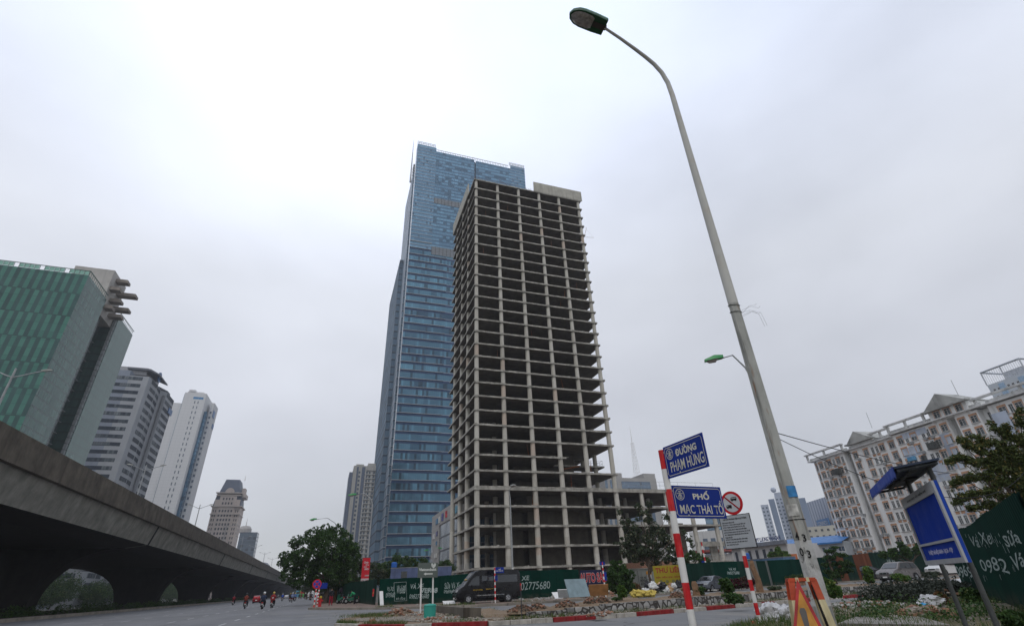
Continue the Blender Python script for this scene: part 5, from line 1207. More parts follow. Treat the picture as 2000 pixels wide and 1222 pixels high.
def nameplate(P, d, zt, zb, wdt, l1, l2, w2, x2, w1_=.36):
    """blue plate starting beside the post, lettering on its visible side"""
    d = Vector((d[0], d[1], 0)).normalized(); up = Vector((0, 0, 1)); nn = d.cross(up)   # faces the reader
    O = Vector((P.x, P.y, zb))+d*.055; h = zt-zb
    mb = MB(); R_ = Matrix((d, -nn, up)).transposed(); mb.obox(O+d*wdt/2+up*h/2, wdt, .012, h, R_); pl_ = mb.build('name_plate', M['signblue'], sp)
    def q(u, v, o_=.009): return O+d*u+up*v+nn*o_
    mb = MB(); b = .028; s_ = .009; k = .03
    for (a0, a1, b0, b1) in ((b+k, wdt-b-k, b, b+s_), (b+k, wdt-b-k, h-b-s_, h-b), (b, b+s_, b+k, h-b-k), (wdt-b-s_, wdt-b, b+k, h-b-k)): mb.add([q(a0, b0), q(a1, b0), q(a1, b1), q(a0, b1)], [(0, 1, 2, 3)])
    for (cx, cy, sx, sy) in ((b, b, 1, 1), (wdt-b, b, -1, 1), (wdt-b, h-b, -1, -1), (b, h-b, 1, -1)):
        vv = [q(cx+sx*k, cy), q(cx+sx*k, cy+sy*s_), q(cx+sx*s_, cy+sy*k), q(cx, cy+sy*k)]; mb.add(vv if sx*sy > 0 else vv[::-1], [(0, 1, 2, 3)])
    mb.build('plate_border', M['signletter'], sp)
    emblem(sp, q(.145 if wdt > .7 else .135, h-.135, .006), d, up, .085)
    letters('plate_lettering', l1, sp, q(wdt*.56, h*.72), d, up, width=wdt*w1_, height=h*.28, mat=M['signletter'], bold=.036)
    letters('plate_lettering', l2, sp, q(wdt*.53, h*.31), d, up, width=wdt*w2, height=h*.44*x2, mat=M['signletter'], bold=.012)
    for v in (.08, h-.08): mb = MB(); mb.obox(O-d*.05+up*v, .13, .02, .03, R_); mb.build('clamp', M['steel'], sp)
dS1 = Vector((-math.sin(rad(-2.5)), -math.cos(rad(-2.5)), 0))
e_ = on_plane(1378, 878, SPX, dS1); w1 = (Vector((e_.x, e_.y, 0))-Vector((SPX.x, SPX.y, 0))).length-.05
nameplate(SPX, dS1, zat(1299, 873, SD0-.06), zat(1311, 934, SD0-.06), w1, 'ĐƯỜNG', 'PHẠM HÙNG', .82, 1.12, .52)
dS2 = Vector((1, .06, 0)).normalized()
e_ = on_plane(1411, 977, SPX, dS2); w2_ = (Vector((e_.x, e_.y, 0))-Vector((SPX.x, SPX.y, 0))).length-.05
nameplate(SPX, dS2, zat(1315, 946, SD0), zat(1330, 1010, SD0), w2_, 'PHỐ', 'MẠC THÁI TỔ', .86, 1.12, .33)
print('plates', w1, w2_)

# no-coaches sign with the rules board
TP = Vector((8.63, 9.73, .45)); TD = TP.xy.length
tp = thing('prohibition_sign', 'round red-rimmed no buses sign above a grey text board on a thin banded post', 'road sign', TP)
bn = [zat(x, y, TD) for x, y in ((1458, 1084.5), (1463, 1107.8), (1468, 1131), (1473, 1152.8), (1478, 1176), (1483, 1200))]
striped('post', tp, 0, TP, .35, zat(1428, 968, TD), .042, bn, 'white')
az = rad(-24); dB = Vector((-math.sin(az), -math.cos(az), 0)); upv = Vector((0, 0, 1)); nB = dB.cross(upv)
PB = TP+nB*.06
bl, brp, bb_ = on_plane(1405.3, 1010.9, PB, dB), on_plane(1461.7, 1000.9, PB, dB), on_plane(1420.2, 1072.6, PB, dB)
br2 = on_plane(1478.1, 1065.1, PB, dB); zt_, zb_ = (bl.z+brp.z)/2, (bb_.z+br2.z)/2
cB = Vector(((bl.x+brp.x+bb_.x+br2.x)/4, (bl.y+brp.y+bb_.y+br2.y)/4, 0)); wB = (Vector((brp.x-bl.x, brp.y-bl.y, 0)).length+Vector((br2.x-bb_.x, br2.y-bb_.y, 0)).length)/2; hB = zt_-zb_
print('board', wB, hB)
RB_ = Matrix((dB, -nB, upv)).transposed()
mb = MB(); mb.obox(cB+upv*((zt_+zb_)/2), wB+.03, .014, hB+.03, RB_); mb.build('board_edge', M['black'], tp)
mb = MB(); mb.obox(cB+upv*((zt_+zb_)/2)+nB*.006, wB, .010, hB, RB_); mb.build('text_board', plain('grey_sign_board', (.40, .42, .44), .5, 0, .06, 3), tp)
T = ['CHỈ DẪN PHƯƠNG TIỆN HOẠT ĐỘNG', 'CẤM XE KHÁCH TRÊN 24 CHỖ', 'CẤM XE TẢI CÓ TRỌNG LƯỢNG TOÀN BỘ TRÊN 1,25T', 'XE TẢI CÓ TRỌNG LƯỢNG TOÀN BỘ TỪ 2,5T TRỞ LÊN,', 'XE MÁY THI CÔNG, XE CHỞ HÀNG, XE CHUYÊN DÙNG', 'KHÔNG KỂ TRỌNG LƯỢNG ĐI DO GIAO THÔNG VẬN TẢI CẤP', 'XE CÓ TRỌNG LƯỢNG TOÀN BỘ DƯỚI 10T DO CÔNG AN', 'THÀNH PHỐ CẤP', 'XE ĐƯA ĐÓN HỌC SINH, SINH VIÊN, CÔNG NHÂN,', 'VIÊN CHỨC, XE DU LỊCH THEO GIẤY PHÉP CỦA SỞ', 'GIAO THÔNG VẬN TẢI CẤP']
WW = [.80, .42, .78, .74, .78, .88, .80, .25, .74, .72, .40]
for i, (t_, w_) in enumerate(zip(T, WW)):
    v = hB*(.90 if i == 0 else .80-.076*(i-1)); u0 = .5-(w_/2) if i == 0 else .045+(.0)
    uc = .5 if i == 0 else u0+w_/2
    letters('board_lettering', t_, tp, cB+upv*(zb_+v)+dB*(wB*(uc-.5))+nB*.013, dB, upv, width=wB*w_, height=hB*(.088 if i == 0 else .062), mat=M['black'], bold=.05)
cc_ = on_plane(1429, 981.5, PB, dB); rr = .5*abs(on_plane(1425, 958.5, PB, dB).z-on_plane(1433, 1004.5, PB, dB).z)
print('disc r', rr)
def disc(c, r, xd, yd, n=32): return [c+xd*(r*math.cos(2*math.pi*i/n))+yd*(r*math.sin(2*math.pi*i/n)) for i in range(n)]
def slab_disc(c, r, xd, yd, t_):
    nn = xd.cross(yd); mb = MB(); mb.loft([disc(c-nn*t_, r, xd, yd), disc(c, r, xd, yd)]); return mb
slab_disc(cc_, rr, dB, upv, .012).build('sign_disc', plain('sign_red', (.52, .012, .018), .4, 0, .06, 4), tp)
mb = MB(); mb.add(disc(cc_+nB*.004, rr*.78, dB, upv), [tuple(range(32))]); mb.build('sign_face', plain('sign_white_face', (.50, .51, .53), .5, 0, .05, 3), tp)
mb = MB(); a_ = (dB*-.70+upv*.72).normalized(); b_ = (dB*.72+upv*.70).normalized(); q = [cc_+nB*.008+a_*s*rr*.8+b_*t_*rr*.06 for s, t_ in ((-1, -1), (1, -1), (1, 1), (-1, 1))]; mb.add(q[::-1], [(0, 1, 2, 3)]); mb.add(q, [(0, 1, 2, 3)]); mb.build('slash_bar', plain('sign_red', (0, 0, 0)), tp)
def pict(c, s, coach):
    mb = MB(); o_ = nB*.010
    def bar(x0, x1, y0, y1, oo=0): mb.add([c+dB*x0*s+upv*y0*s+o_+nB*oo, c+dB*x1*s+upv*y0*s+o_+nB*oo, c+dB*x1*s+upv*y1*s+o_+nB*oo, c+dB*x0*s+upv*y1*s+o_+nB*oo], [(0, 1, 2, 3)])
    mb.add([c+o_+dB*x*s+upv*y*s for x, y in ((-1, -.38), (1, -.38), (1, .5), (.9, .62), (-.72, .62), (-1, .2))], [tuple(range(6))])
    for x in (-.55, .6): mb.add(disc(c+o_*1.05+dB*x*s-upv*.42*s, .2*s, dB, upv, 12), [tuple(range(12))])
    mb.build('pictogram', M['black'], tp)
    mb = MB()
    for x in ((-.6, -.3), (-.2, .1), (.2, .5), (.6, .85)) if coach else ((-.62, -.3),): mb.add([c+dB*x_*s+upv*y_*s+nB*.014 for x_, y_ in ((x[0], .1), (x[1], .1), (x[1], .42), (x[0], .42))], [(0, 1, 2, 3)])
    mb.build('pictogram_window', plain('sign_white_face', (0, 0, 0)), tp)
pict(cc_+dB*rr*.26+upv*rr*.30, rr*.27, True); pict(cc_-dB*rr*.30-upv*rr*.30, rr*.25, False)

# red and cream work barrier with its warning triangle
WP = AD(1577, 1180, 8.0); wb_ = thing('warning_barrier', 'red, orange and cream painted metal barrier frame holding a warning triangle', 'warning sign', (WP.x, WP.y, .42))
wx = Vector((math.cos(rad(-38)), math.sin(rad(-38)), 0)); wy = Vector((-wx.y, wx.x, 0)); WT = 1.285
def WPt(a, b, z): return Vector((WP.x, WP.y, 0))+wx*a+wy*b+Vector((0, 0, z))
RO = plain('red_orange_worn_paint', (.50, .075, .03), .55, 0, .4, 7, .5, dirt=(.30, .10, .04))
for sa in (-1, 1):
    for sb_ in (-1, 1):
        top, bot = WPt(sa*.125, sb_*.12, WT), WPt(sa*.22, sb_*.24, .40); n_ = 4
        for i in range(n_):
            p, q = top.lerp(bot, i/n_), top.lerp(bot, (i+1)/n_); mb = MB(); d_ = (q-p).normalized(); a1 = wx; b1 = d_.cross(a1).normalized()
            w_ = .036; rr_ = [[c_+a1*sx*w_+b1*sy*.02 for sx, sy in ((-1, -1), (1, -1), (1, 1), (-1, 1))] for c_ in (p, q)]; mb.loft(rr_); mb.build('leg', RO if i in (0, 3) else M['cream'], wb_)
mb = MB()
for a, b in (((-.145, -.13), (.145, -.13)), ((-.145, .13), (.145, .13)), ((-.135, -.13), (-.135, .13)), ((.135, -.13), (.135, .13))): mb.tube([WPt(*a, WT), WPt(*b, WT)], .026, 4, start=.785)
mb.build('top_frame', RO, wb_)
for a in (-.06, .06): mb = MB(); mb.obox(WPt(a, -.15, WT), .035, .012, .05, Matrix((wx, wy, upv)).transposed()); mb.build('cream_stripe', M['cream'], wb_)
mb = MB(); mb.add([WPt(.12, -.05, WT-.06), WPt(.12, .08, WT-.06), WPt(.20, .18, .42), WPt(.20, -.12, .42)], [(0, 1, 2, 3)]); mb.extr([(0, 0)]*0 or [(.118, WT-.06), (.195, .42), (.19, .42), (.114, WT-.06)], -.1, .12, lambda p, a: WPt(p[0], a, p[1])); mb.build('black_panel', M['black'], wb_)
# triangle leaning on the front-left side
ta, tb_, tc_ = WPt(-.06, -.17, WT+.015), WPt(-.40, -.36, .42), WPt(.13, -.40, .42)
tn = (tb_-ta).cross(tc_-ta).normalized(); tn = tn if tn.dot(Vector((0, 0, 1.35))-ta) > 0 else -tn
cen = (ta+tb_+tc_)/3; tri = [ta, tb_, tc_]
if (tb_-ta).cross(tc_-ta).dot(tn) < 0: tri = [ta, tc_, tb_]
mb = MB(); mb.loft([[p-tn*.012 for p in tri], tri]); mb.build('warning_triangle', plain('triangle_red', (.40, .03, .03), .5, 0, .3, 8, .4), wb_)
ins = [cen+(p-cen)*.80+tn*.004 for p in tri]
mb = MB(); mb.add(ins, [(0, 1, 2)]); mb.build('triangle_face', plain('triangle_orange', (.50, .23, .035), .55, 0, .25, 8, .6, dirt=(.25, .09, .02)), wb_)
tx = (tc_-tb_).normalized(); ty = tn.cross(tx); ty = ty if ty.z > 0 else -ty; ec = cen+tn*.008
mb = MB(); H_ = (ta-(tb_+tc_)/2).length
mb.add([ec+tx*x*H_+ty*y*H_ for x, y in ((-.018, -.06), (.018, -.06), (.042, .27), (.03, .31), (-.02, .31), (-.038, .27))], [tuple(range(6))]); mb.add(disc(ec-ty*.145*H_, .032*H_, tx, ty, 16), [tuple(range(16))])
mb.build('exclamation_mark', plain('mark_grey', (.11, .10, .09), .6), wb_)

# blue notice board under a small scalloped roof
azb = rad(45); dN = Vector((-math.sin(azb), -math.cos(azb), 0)); nN = dN.cross(upv)        # dN runs towards the camera, nN faces the road
PR = AD(1908, 1130, 8.5); PR = Vector((PR.x, PR.y, 0)); PLq = on_plane(1850, 1130, PR, dN); PLp = Vector((PLq.x, PLq.y, 0))
nb = thing('notice_board', 'blue notice board on two grey posts under a small blue scalloped roof', 'notice board', (PR.x, PR.y, .4))
TRr = on_plane(1825.2, 937.6, PR+nN*.06, dN); BRr = on_plane(1900.7, 1096, PR+nN*.06, dN); TLl = on_plane(1768, 976, PR+nN*.06, dN); BLl = on_plane(1816.3, 1103, PR+nN*.06, dN)
print('nboard', [tuple(round(c, 2) for c in v) for v in (TRr, BRr, TLl, BLl)], PR, PLp)
zt2, zb2 = (TRr.z+TLl.z)/2, (BRr.z+BLl.z)/2; base_ = PR+nN*.06
def along(v): return (Vector((v.x, v.y, 0))-base_).dot(dN)
s0, s1 = (along(TLl)+along(BLl))/2, (along(TRr)+along(BRr))/2
def NB(s, z, o_=0.): return base_+dN*s+nN*o_+Vector((0, 0, z))
RN = Matrix((dN, -nN, upv)).transposed(); W3, H3 = s1-s0, zt2-zb2
for P_ in (PR, PLp):
    mb = MB(); mb.tube([(P_.x, P_.y, .3), (P_.x, P_.y, zt2+.35)], .029, 12); mb.build('post', plain('board_post_grey', (.075, .08, .078), .5, .2, .2, 5), nb, smooth=True)
mb = MB(); mb.obox(NB((s0+s1)/2, (zt2+zb2)/2, .012), W3, .035, H3, RN); mb.build('board_box', M['sheetblue'], nb)
fw = .075
mb = MB()
for (a0, a1, b0, b1) in ((s0, s1, zt2-.13, zt2), (s0, s1, zb2, zb2+.055), (s0, s0+fw, zb2+.055, zt2-.13), (s1-fw, s1, zb2+.055, zt2-.13), (s0+fw, s1-fw, zb2+.235, zb2+.265)): mb.obox(NB((a0+a1)/2, (b0+b1)/2, .042), a1-a0, .026, b1-b0, RN)
mb.build('board_frame', plain('board_frame_grey', (.38, .39, .41), .5, 0, .08, 3), nb)
mb = MB(); mb.obox(NB((s0+s1)/2, (zt2+zb2)/2, .033), W3-.1, .004, H3-.1, RN); mb.build('board_face', plain('deep_blue_face', (.006, .04, .34), .6, 0, .12, 1.5, .0, spec=.05), nb)
letters('board_lettering', 'VÌ MỘT HÀ NỘI XANH - SẠCH - ĐẸP', nb, NB((s0+s1)/2, zb2+.145, .037), dN, upv, width=W3*.62, height=.075, mat=plain('pale_violet_letters', (.6, .6, .8), .6), bold=.05)
letters('board_lettering', 'BẢNG RAO VẶT MIỄN PHÍ', nb, NB((s0+s1)/2, zt2-.065, .057), dN, upv, width=W3*.60, height=.045, mat=M['black'], bold=.03)
zr = AD(1835, 897, 8.35).z; c1 = AD(1835, 897, 8.35)
RA = Vector((c1.x, c1.y, 0)); fR = on_plane(1755, 907, RA, nN); dep_ = (Vector((fR.x, fR.y, 0))-RA).dot(nN); Lr = 1.05*W3+.15
print('roof', zr, fR.z, dep_, Lr)
dep_ = min(max(dep_, .5), 1.1)
def RF(s, o_, dz=0.): return RA-dN*s+nN*o_+Vector((0, 0, zr+dz-.10*(o_-.0)))
mb = MB(); mb.loft([[RF(0, 0, .0), RF(Lr, 0, .0), RF(Lr, dep_, .0), RF(0, dep_, .0)], [RF(0, 0, .025), RF(Lr, 0, .025), RF(Lr, dep_, .025), RF(0, dep_, .025)]]); mb.build('roof', plain('smoked_roof_sheet', (.03, .045, .08), .5, 0, .4, 3), nb)
mb = MB()
for s in (.04, Lr*.5, Lr-.04): mb.tube([RF(s, .03, -.03), RF(s, dep_-.03, -.03)], .02, 6)
for o_ in (.04, dep_*.5, dep_-.04): mb.tube([RF(.02, o_, -.03), RF(Lr-.02, o_, -.03)], .018, 6)
mb.build('roof_frame', M['darksteel'], nb)
mb = MB(); n_ = 18
for i in range(n_):
    a, b = Lr*i/n_, Lr*(i+1)/n_; mb.add([RF(a, dep_+.012, .03), RF(b, dep_+.012, .03), RF(b, dep_+.012, -.07), RF((a+b)/2, dep_+.012, -.12), RF(a, dep_+.012, -.07)], [(0, 1, 2, 3, 4)])
    mb.add([RF(a, dep_+.004, .03), RF(b, dep_+.004, .03), RF(b, dep_+.004, -.07), RF((a+b)/2, dep_+.004, -.12), RF(a, dep_+.004, -.07)], [(4, 3, 2, 1, 0)])
mb.build('scalloped_fringe', M['sheetblue'], nb)

# overhead wires
def wire(name, label, a, b, sag, r=.012):
    mb = MB(); mb.tube([a.lerp(b, t)-Vector((0, 0, 4*sag*t*(1-t))) for t in np.linspace(0, 1, 25)], r, 4); o = mb.build(name, M['black'], None); return tag(o, label, 'cable')
A_ = Vector((LX+.1, LY, zat(1525, 841, math.hypot(LX, LY)))); B_ = AD(2010, 905, 40)
wire('overhead_cable', 'upper thin black cable running from the lamp pole towards the apartment block', A_, AD(2040, 893, 46), .9, .008)
wire('overhead_cable', 'lower sagging black cable from the lamp pole rising to the right picture edge', Vector((LX+.1, LY, zat(1527, 852, math.hypot(LX, LY)))), AD(2030, 812, 30), 1.9, .007)

# small green-headed street lamps
def green_lamp(label, base, top, tip, rp=.07, sc_=1.):
    t = thing('street_lamp', label, 'street lamp', base, 0, 'green-headed street lamps')
    base, top, tip = Vector(base), Vector(top), Vector(tip); mb = MB()
    m1 = top+Vector((0, 0, .35*sc_))+(tip-top)*.12; m2 = top.lerp(tip, .5)+Vector((0, 0, .55*sc_)); mb.tube([base, base.lerp(top, .5), top, m1, m2, tip], [rp, rp*.85, rp*.6, rp*.5, rp*.45, rp*.4], 8); mb.build('pole', M['grey_paint'], t, smooth=True)
    d = Vector(((tip-top).x, (tip-top).y, 0)).normalized(); s = Vector((-d.y, d.x, 0)); h = tip; k = sc_*.8
    def hq(a, b, c): return h+d*a*k+s*b*k+Vector((0, 0, c*k-a*.12*k))
    mb = MB(); mb.loft([[hq(-.1, -.12, 0), hq(-.1, .12, 0), hq(-.1, .1, .14), hq(-.1, -.1, .14)], [hq(.3, -.18, 0), hq(.3, .18, 0), hq(.3, .13, .2), hq(.3, -.13, .2)], [hq(.75, -.12, 0), hq(.75, .12, 0), hq(.75, .06, .1), hq(.75, -.06, .1)]]); mb.build('lamp_head', M['lampgreen'], t, smooth=True)
    mb = MB(); mb.loft([[hq(.15, -.13, -.005), hq(.15, .13, -.005), hq(.65, .1, -.005), hq(.65, -.1, -.005)], [hq(.25, -.08, -.11), hq(.25, .08, -.11), hq(.55, .06, -.11), hq(.55, -.06, -.11)]][::-1]); mb.build('lamp_glass', M['lampglass'], t)
    return t
g1 = AD(1470, 745, 26); g2_ = AD(1408, 700, 25.6)
green_lamp('green-headed street lamp peeping out left of the big concrete pole', (g1.x, g1.y, .1), (g1.x, g1.y, AD(1470, 740, 26).z), g2_, .09, 1.35)
gb_ = G(709.5, 1176, .15); D_ = gb_.xy.length; green_lamp('green-headed street lamp on the pole with the red banner', gb_, (gb_.x, gb_.y, AD(711, 985, D_).z), AD(694, 966, D_), .16, 1.6)
q = AY(640, 1180, 105); green_lamp('green-headed street lamp rising above the big round tree', (q.x, q.y, .15), (q.x, q.y, AY(634, 1030, 105).z), AY(617, 1014, 105), .12, 1.8)
q = AY(838, 1140, 130); green_lamp('small far street lamp left of the tall skeleton column, head pointing left', (q.x, q.y, .15), (q.x, q.y, AY(837, 1090, 130).z), AY(836, 1074, 130), .1, 1.6)
q = AY(846, 1140, 132); green_lamp('small far street lamp left of the tall skeleton column, head pointing right', (q.x, q.y, .15), (q.x, q.y, AY(847, 1082, 132).z), AY(856, 1070, 132), .1, 1.6)
gq = G(1003, 1171, .15); D_ = gq.xy.length
gl = thing('street_lamp', 'slim grey street lamp with a round head in front of the skeleton tower and van', 'street lamp', gq)
mb = MB(); zt3 = AD(998, 950, D_).z; mb.tube([gq, (gq.x, gq.y, zt3*.5), (gq.x, gq.y, zt3-1.2), (gq.x-.12, gq.y-.1, zt3-.4), (gq.x+.1, gq.y-.5, zt3)], [.12, .09, .06, .05, .045], 8); mb.build('pole', M['grey_paint'], gl, smooth=True)
mb = MB(); mb.ball((gq.x+.12, gq.y-.75, zt3-.02), (.32, .42, .13), 12, 6); mb.build('lamp_head', plain('grey_lamp_head', (0, 0, 0)), gl, smooth=True)
mb = MB(); mb.tube([(gq.x, gq.y-.11, 2.0), (gq.x, gq.y-.11, 2.9)], .07, 6); mb.build('poster', M['white'], gl)
# ================================================================== street things
def VG(px, py):
    z = .4
    for _ in range(12): p = G(px, py, z); z = .5*z+.5*max(vz(p.x, p.y), 0)
    return Vector((p.x, p.y, z))
ISL, PVZ = .16, .15
# bank direction sign
P = G(821, 1197.5, ISL); D_ = P.xy.length; P2 = AD(845.5, 1180, D_+.3); bs = thing('bank_sign', 'grey bank direction board with a white arrow on two white posts beside the teal bin', 'sign', P)
sdv = Vector((P2.x-P.x, P2.y-P.y, 0)).normalized(); sn = sdv.cross(upv)
mb = MB(); zt_ = AD(836, 1098, D_).z; zb_ = AD(836, 1127, D_).z
for q in (P, Vector((P2.x, P2.y, ISL))):
    mb = MB(); mb.tube([(q.x, q.y, ISL-.05), (q.x-.05, q.y, zb_+.1)], .045, 8); mb.build('post', M['white'], bs)
mid = (Vector((P.x, P.y, 0))+Vector((P2.x, P2.y, 0)))/2; e1_, e2_ = on_plane(815.5, 1112, mid, sdv), on_plane(854, 1112, mid, sdv); cS = (Vector((e1_.x, e1_.y, 0))+Vector((e2_.x, e2_.y, 0)))/2; wS = (Vector((e2_.x-e1_.x, e2_.y-e1_.y, 0))).length; hS = zt_-zb_
RS = Matrix((sdv, -sn, upv)).transposed(); cS = cS+sn*.06
mb = MB(); mb.obox(cS+upv*((zt_+zb_)/2), wS, .05, hS, RS); mb.build('sign_board', plain('grey_green_board', (.10, .12, .105), .6, 0, .1, 1), bs)
letters('sign_lettering', 'Vietcombank', bs, cS+upv*(zb_+hS*.54)+sn*.03-sdv*wS*.01, sdv, upv, width=wS*.9, height=hS*.19, mat=plain('pale_lettering', (.58, .60, .56), .6), bold=.05)
mb = MB(); o_ = cS+upv*(zb_+hS*.25)+sn*.03
mb.add([o_+sdv*x*wS+upv*y*hS for x, y in ((-.22, 0), (-.10, .10), (-.10, .045), (.24, .045), (.24, -.045), (-.10, -.045), (-.10, -.10))], [tuple(range(7))[::-1]]); mb.build('arrow', plain('pale_lettering', (0, 0, 0)), bs)
mb = MB(); o_ = cS+upv*(zb_+hS*.8)+sdv*wS*.27+sn*.03
mb.add([o_+sdv*x*hS*.2+upv*y*hS*.2 for x, y in ((-1, .7), (-.3, .8), (0, .2), (.3, .8), (1, .7), (.85, -.2), (0, -1), (-.85, -.2))], [(0, 1, 2, 7), (2, 5, 6, 7), (2, 3, 4, 5)]); mb.build('emblem', plain('pale_lettering', (0, 0, 0)), bs)
# teal bin
P = G(839, 1206.5, ISL); P.z = ISL; tb = thing('water_barrel', 'teal plastic barrel with a low domed lid on the island beside the bank sign', 'barrel', P)
teal = plain('teal_plastic', (.035, .30, .235), .45, 0, .08, 2, .2)
zt_ = AD(839, 1178, P.xy.length).z; r_ = .5*(AD(851.3, 1190, P.xy.length)-AD(827.5, 1190, P.xy.length)).length
mb = MB(); mb.tube([(P.x, P.y, ISL-.03), (P.x, P.y, zt_-.09)], [r_*.97, r_], 24); mb.build('body', teal, tb, smooth=True)
mb = MB(); mb.tube([(P.x, P.y, zt_-.10), (P.x, P.y, zt_-.055), (P.x, P.y, zt_-.02), (P.x, P.y, zt_)], [r_*1.04, r_*1.04, r_*.8, r_*.2], 24); mb.build('lid', teal, tb, smooth=True)
# planter and dwarf walls on the island
WL = [(8.4, 22.9), (11.9, 22.8), (16.2, 23.45), (21.2, 24.5), (27.4, 25.8), (32.5, 26.7), (38, 27.7), (58, 32)]
stonem = NM('rubble_stone_wall'); v_ = stonem.nt.nodes.new('ShaderNodeTexVoronoi'); v_.feature = 'DISTANCE_TO_EDGE'; v_.inputs['Scale'].default_value = 3.4; stonem.L(stonem.tc.outputs['Object'], v_.inputs['Vector'])
v2 = stonem.nt.nodes.new('ShaderNodeTexVoronoi'); v2.inputs['Scale'].default_value = 3.4; stonem.L(stonem.tc.outputs['Object'], v2.inputs['Vector'])
cw = stonem.white(v2.outputs['Color']); cc = stonem.mix(cw, (.14, .14, .135), (.42, .41, .39)); cc = stonem.mix(stonem.math('LESS_THAN', v_.outputs['Distance'], .10), cc, (.055, .05, .045)); cc = stonem.mix(stonem.rng(stonem.noise(1.2, 5), .5, .75, 0, .6), cc, (.07, .06, .05))
stonem.set(cc, .95, 0); stonem.bump(v_.outputs['Distance'], .8, .08)
dw = thing('stone_wall', 'long low rubble-stone planter wall running along the island behind the red and white kerb', 'wall', (20, 24.5, .1))
mb = MB(); n_ = len(WL)
def wtop(x): return .34+.17*min(1, max(0, (x-8.4)/4))
for (a, b) in zip(WL[:-1], WL[1:]):
    a, b = Vector((*a, 0)), Vector((*b, 0)); d = (b-a).normalized(); nn = Vector((-d.y, d.x, 0)); z0 = .53
    k = max(1, int((b-a).length/1.2))
    for i in range(k):
        p, q = a.lerp(b, i/k), a.lerp(b, (i+1)/k); hz = wtop(p.x)+random.uniform(-.02, .03); mb.prism([p.xy, q.xy, (q+nn*.3).xy, (p+nn*.3).xy], .1, hz)
mb.build('wall_body', stonem.mat, dw)
lw = thing('low_wall', 'short low concrete planter wall with a mossy top beside the teal barrel', 'wall', (6.1, 28, .1))
q0, q1 = G(852, 1193.5, ISL), G(905, 1207.5, ISL); d = (q1-q0).normalized(); nn = Vector((-d.y, d.x, 0))
mb = MB(); mb.loft([[q0, q0+nn*.28, q0+nn*.28+upv*.30, q0+upv*.30], [q1, q1+nn*.28, q1+nn*.28+upv*.42, q1+upv*.42]]); e_ = q1+nn*.8; dd_ = nn; n3 = -d
mb.build('wall_body', M['conc_dark'], lw)
mb = MB(); mb.loft([[q1-d*.25, q1, q1+upv*.42, q1-d*.25+upv*.42], [e_-d*.25, e_, e_+upv*.38, e_-d*.25+upv*.38]]); mb.build('wall_end', M['conc_dark'], lw)
# soil in the planter and heaps along it (ground cover)
def soil_surf(pa, pb, z0, amp, nx, ny, name):
    mb = MB(); vs = []
    for i in range(nx+1):
        t = i/nx; L_ = len(pa)-1; k = min(int(t*L_), L_-1); f_ = t*L_-k; A = Vector(pa[k]).lerp(Vector(pa[k+1]), f_); B = Vector(pb[k]).lerp(Vector(pb[k+1]), f_)
        for j in range(ny+1):
            p = A.lerp(B, j/ny); e = math.sin(math.pi*min(1, max(0, j/ny))); zz = (wtop(p.x)-.03 if z0 > .4 else z0)+amp*e*(.4+abs(mnoise.noise((p.x*.9, p.y*.9, 2)))*2.2)+mnoise.noise((p.x*3, p.y*3, 5))*.05*e - (.0 if 0 < j < ny else .02)-(.5 if j == ny else 0)
            vs.append((p.x, p.y, zz))
    mb.add(vs, [(i*(ny+1)+j, (i+1)*(ny+1)+j, (i+1)*(ny+1)+j+1, i*(ny+1)+j+1) for i in range(nx) for j in range(ny)]); return struct(mb.build(name, M['dirt'], smooth='full'))
soil_surf([(p[0], p[1]+.2) for p in WL], [(p[0]+(.2 if i else 0), p[1]+2.7) for i, p in enumerate(WL)], .48, .10, 160, 12, 'planter_soil')
soil_surf([(6.9, 24.3), (7.6, 23.6), (8.4, 23.0), (9.4, 23.2)], [(6.6, 30), (7.8, 28.5), (9, 27.5), (10, 26.2)], .2, .20, 16, 10, 'loose_soil')
def heap(name, label, cat, c, rx, h, n, mats_, rr=(.05, .16), group=None, zf=None, mound=True):
    t = thing(name, label, cat, c, 0, group)
    if mound:
        mb = MB(); rg = []
        for k in range(5):
            f_ = k/4; rg.append([(c[0]+rx*(1-f_)*math.cos(a)*(1+.25*mnoise.noise((math.cos(a)*2+c[0], math.sin(a)*2, k))), c[1]+rx*.8*(1-f_)*math.sin(a), c[2]-.06+h*(1-(1-f_)**2)*.85) for a in [i*2*math.pi/14 for i in range(14)]])
        mb.loft(rg); mb.build('mound', M['dirt'], t, smooth=True)
    for m_, fr_ in mats_:
        mb = MB()
        for _ in range(int(n*fr_)):
            a, q = random.uniform(0, 6.3), random.random()**.7; z = c[2]+h*.85*(1-q*q)+random.uniform(-.02, .04); rocks(mb, [(c[0]+rx*q*math.cos(a), c[1]+rx*.8*q*math.sin(a), z)], *rr)
        o = mb.build('debris', M[m_], t); o['kind'] = 'stuff'
    return t
def hp(px, py, z): v = G(px, py, z); return (v.x, v.y, z)
def onpl(px, off=.9):
    """spot on the planter soil in the direction of picture column px"""
    best = None
    for k in range(len(WL)-1):
        for j in range(60):
            t_ = j/60; x, y = WL[k][0]+(WL[k+1][0]-WL[k][0])*t_, WL[k][1]+(WL[k+1][1]-WL[k][1])*t_+off; e = abs(proj((x, y, wtop(x)))[0]-px)
            if best is None or e < best[0]: best = (e, x, y)
    return (best[1], best[2], wtop(best[1]))
heap('rubble_heap', 'pile of broken brown bricks on the road edge left of the bank sign', 'rubble', hp(781, 1200, ISL), .85, .34, 130, [('brick', .6), ('rubble', .4)], (.03, .12))
heap('rubble_heap', 'flat scatter of broken bricks at the foot of the teal barrel', 'rubble', hp(848, 1210, ISL), .8, .08, 60, [('brick', .5), ('rubble_grey', .5)], (.03, .09), mound=False)
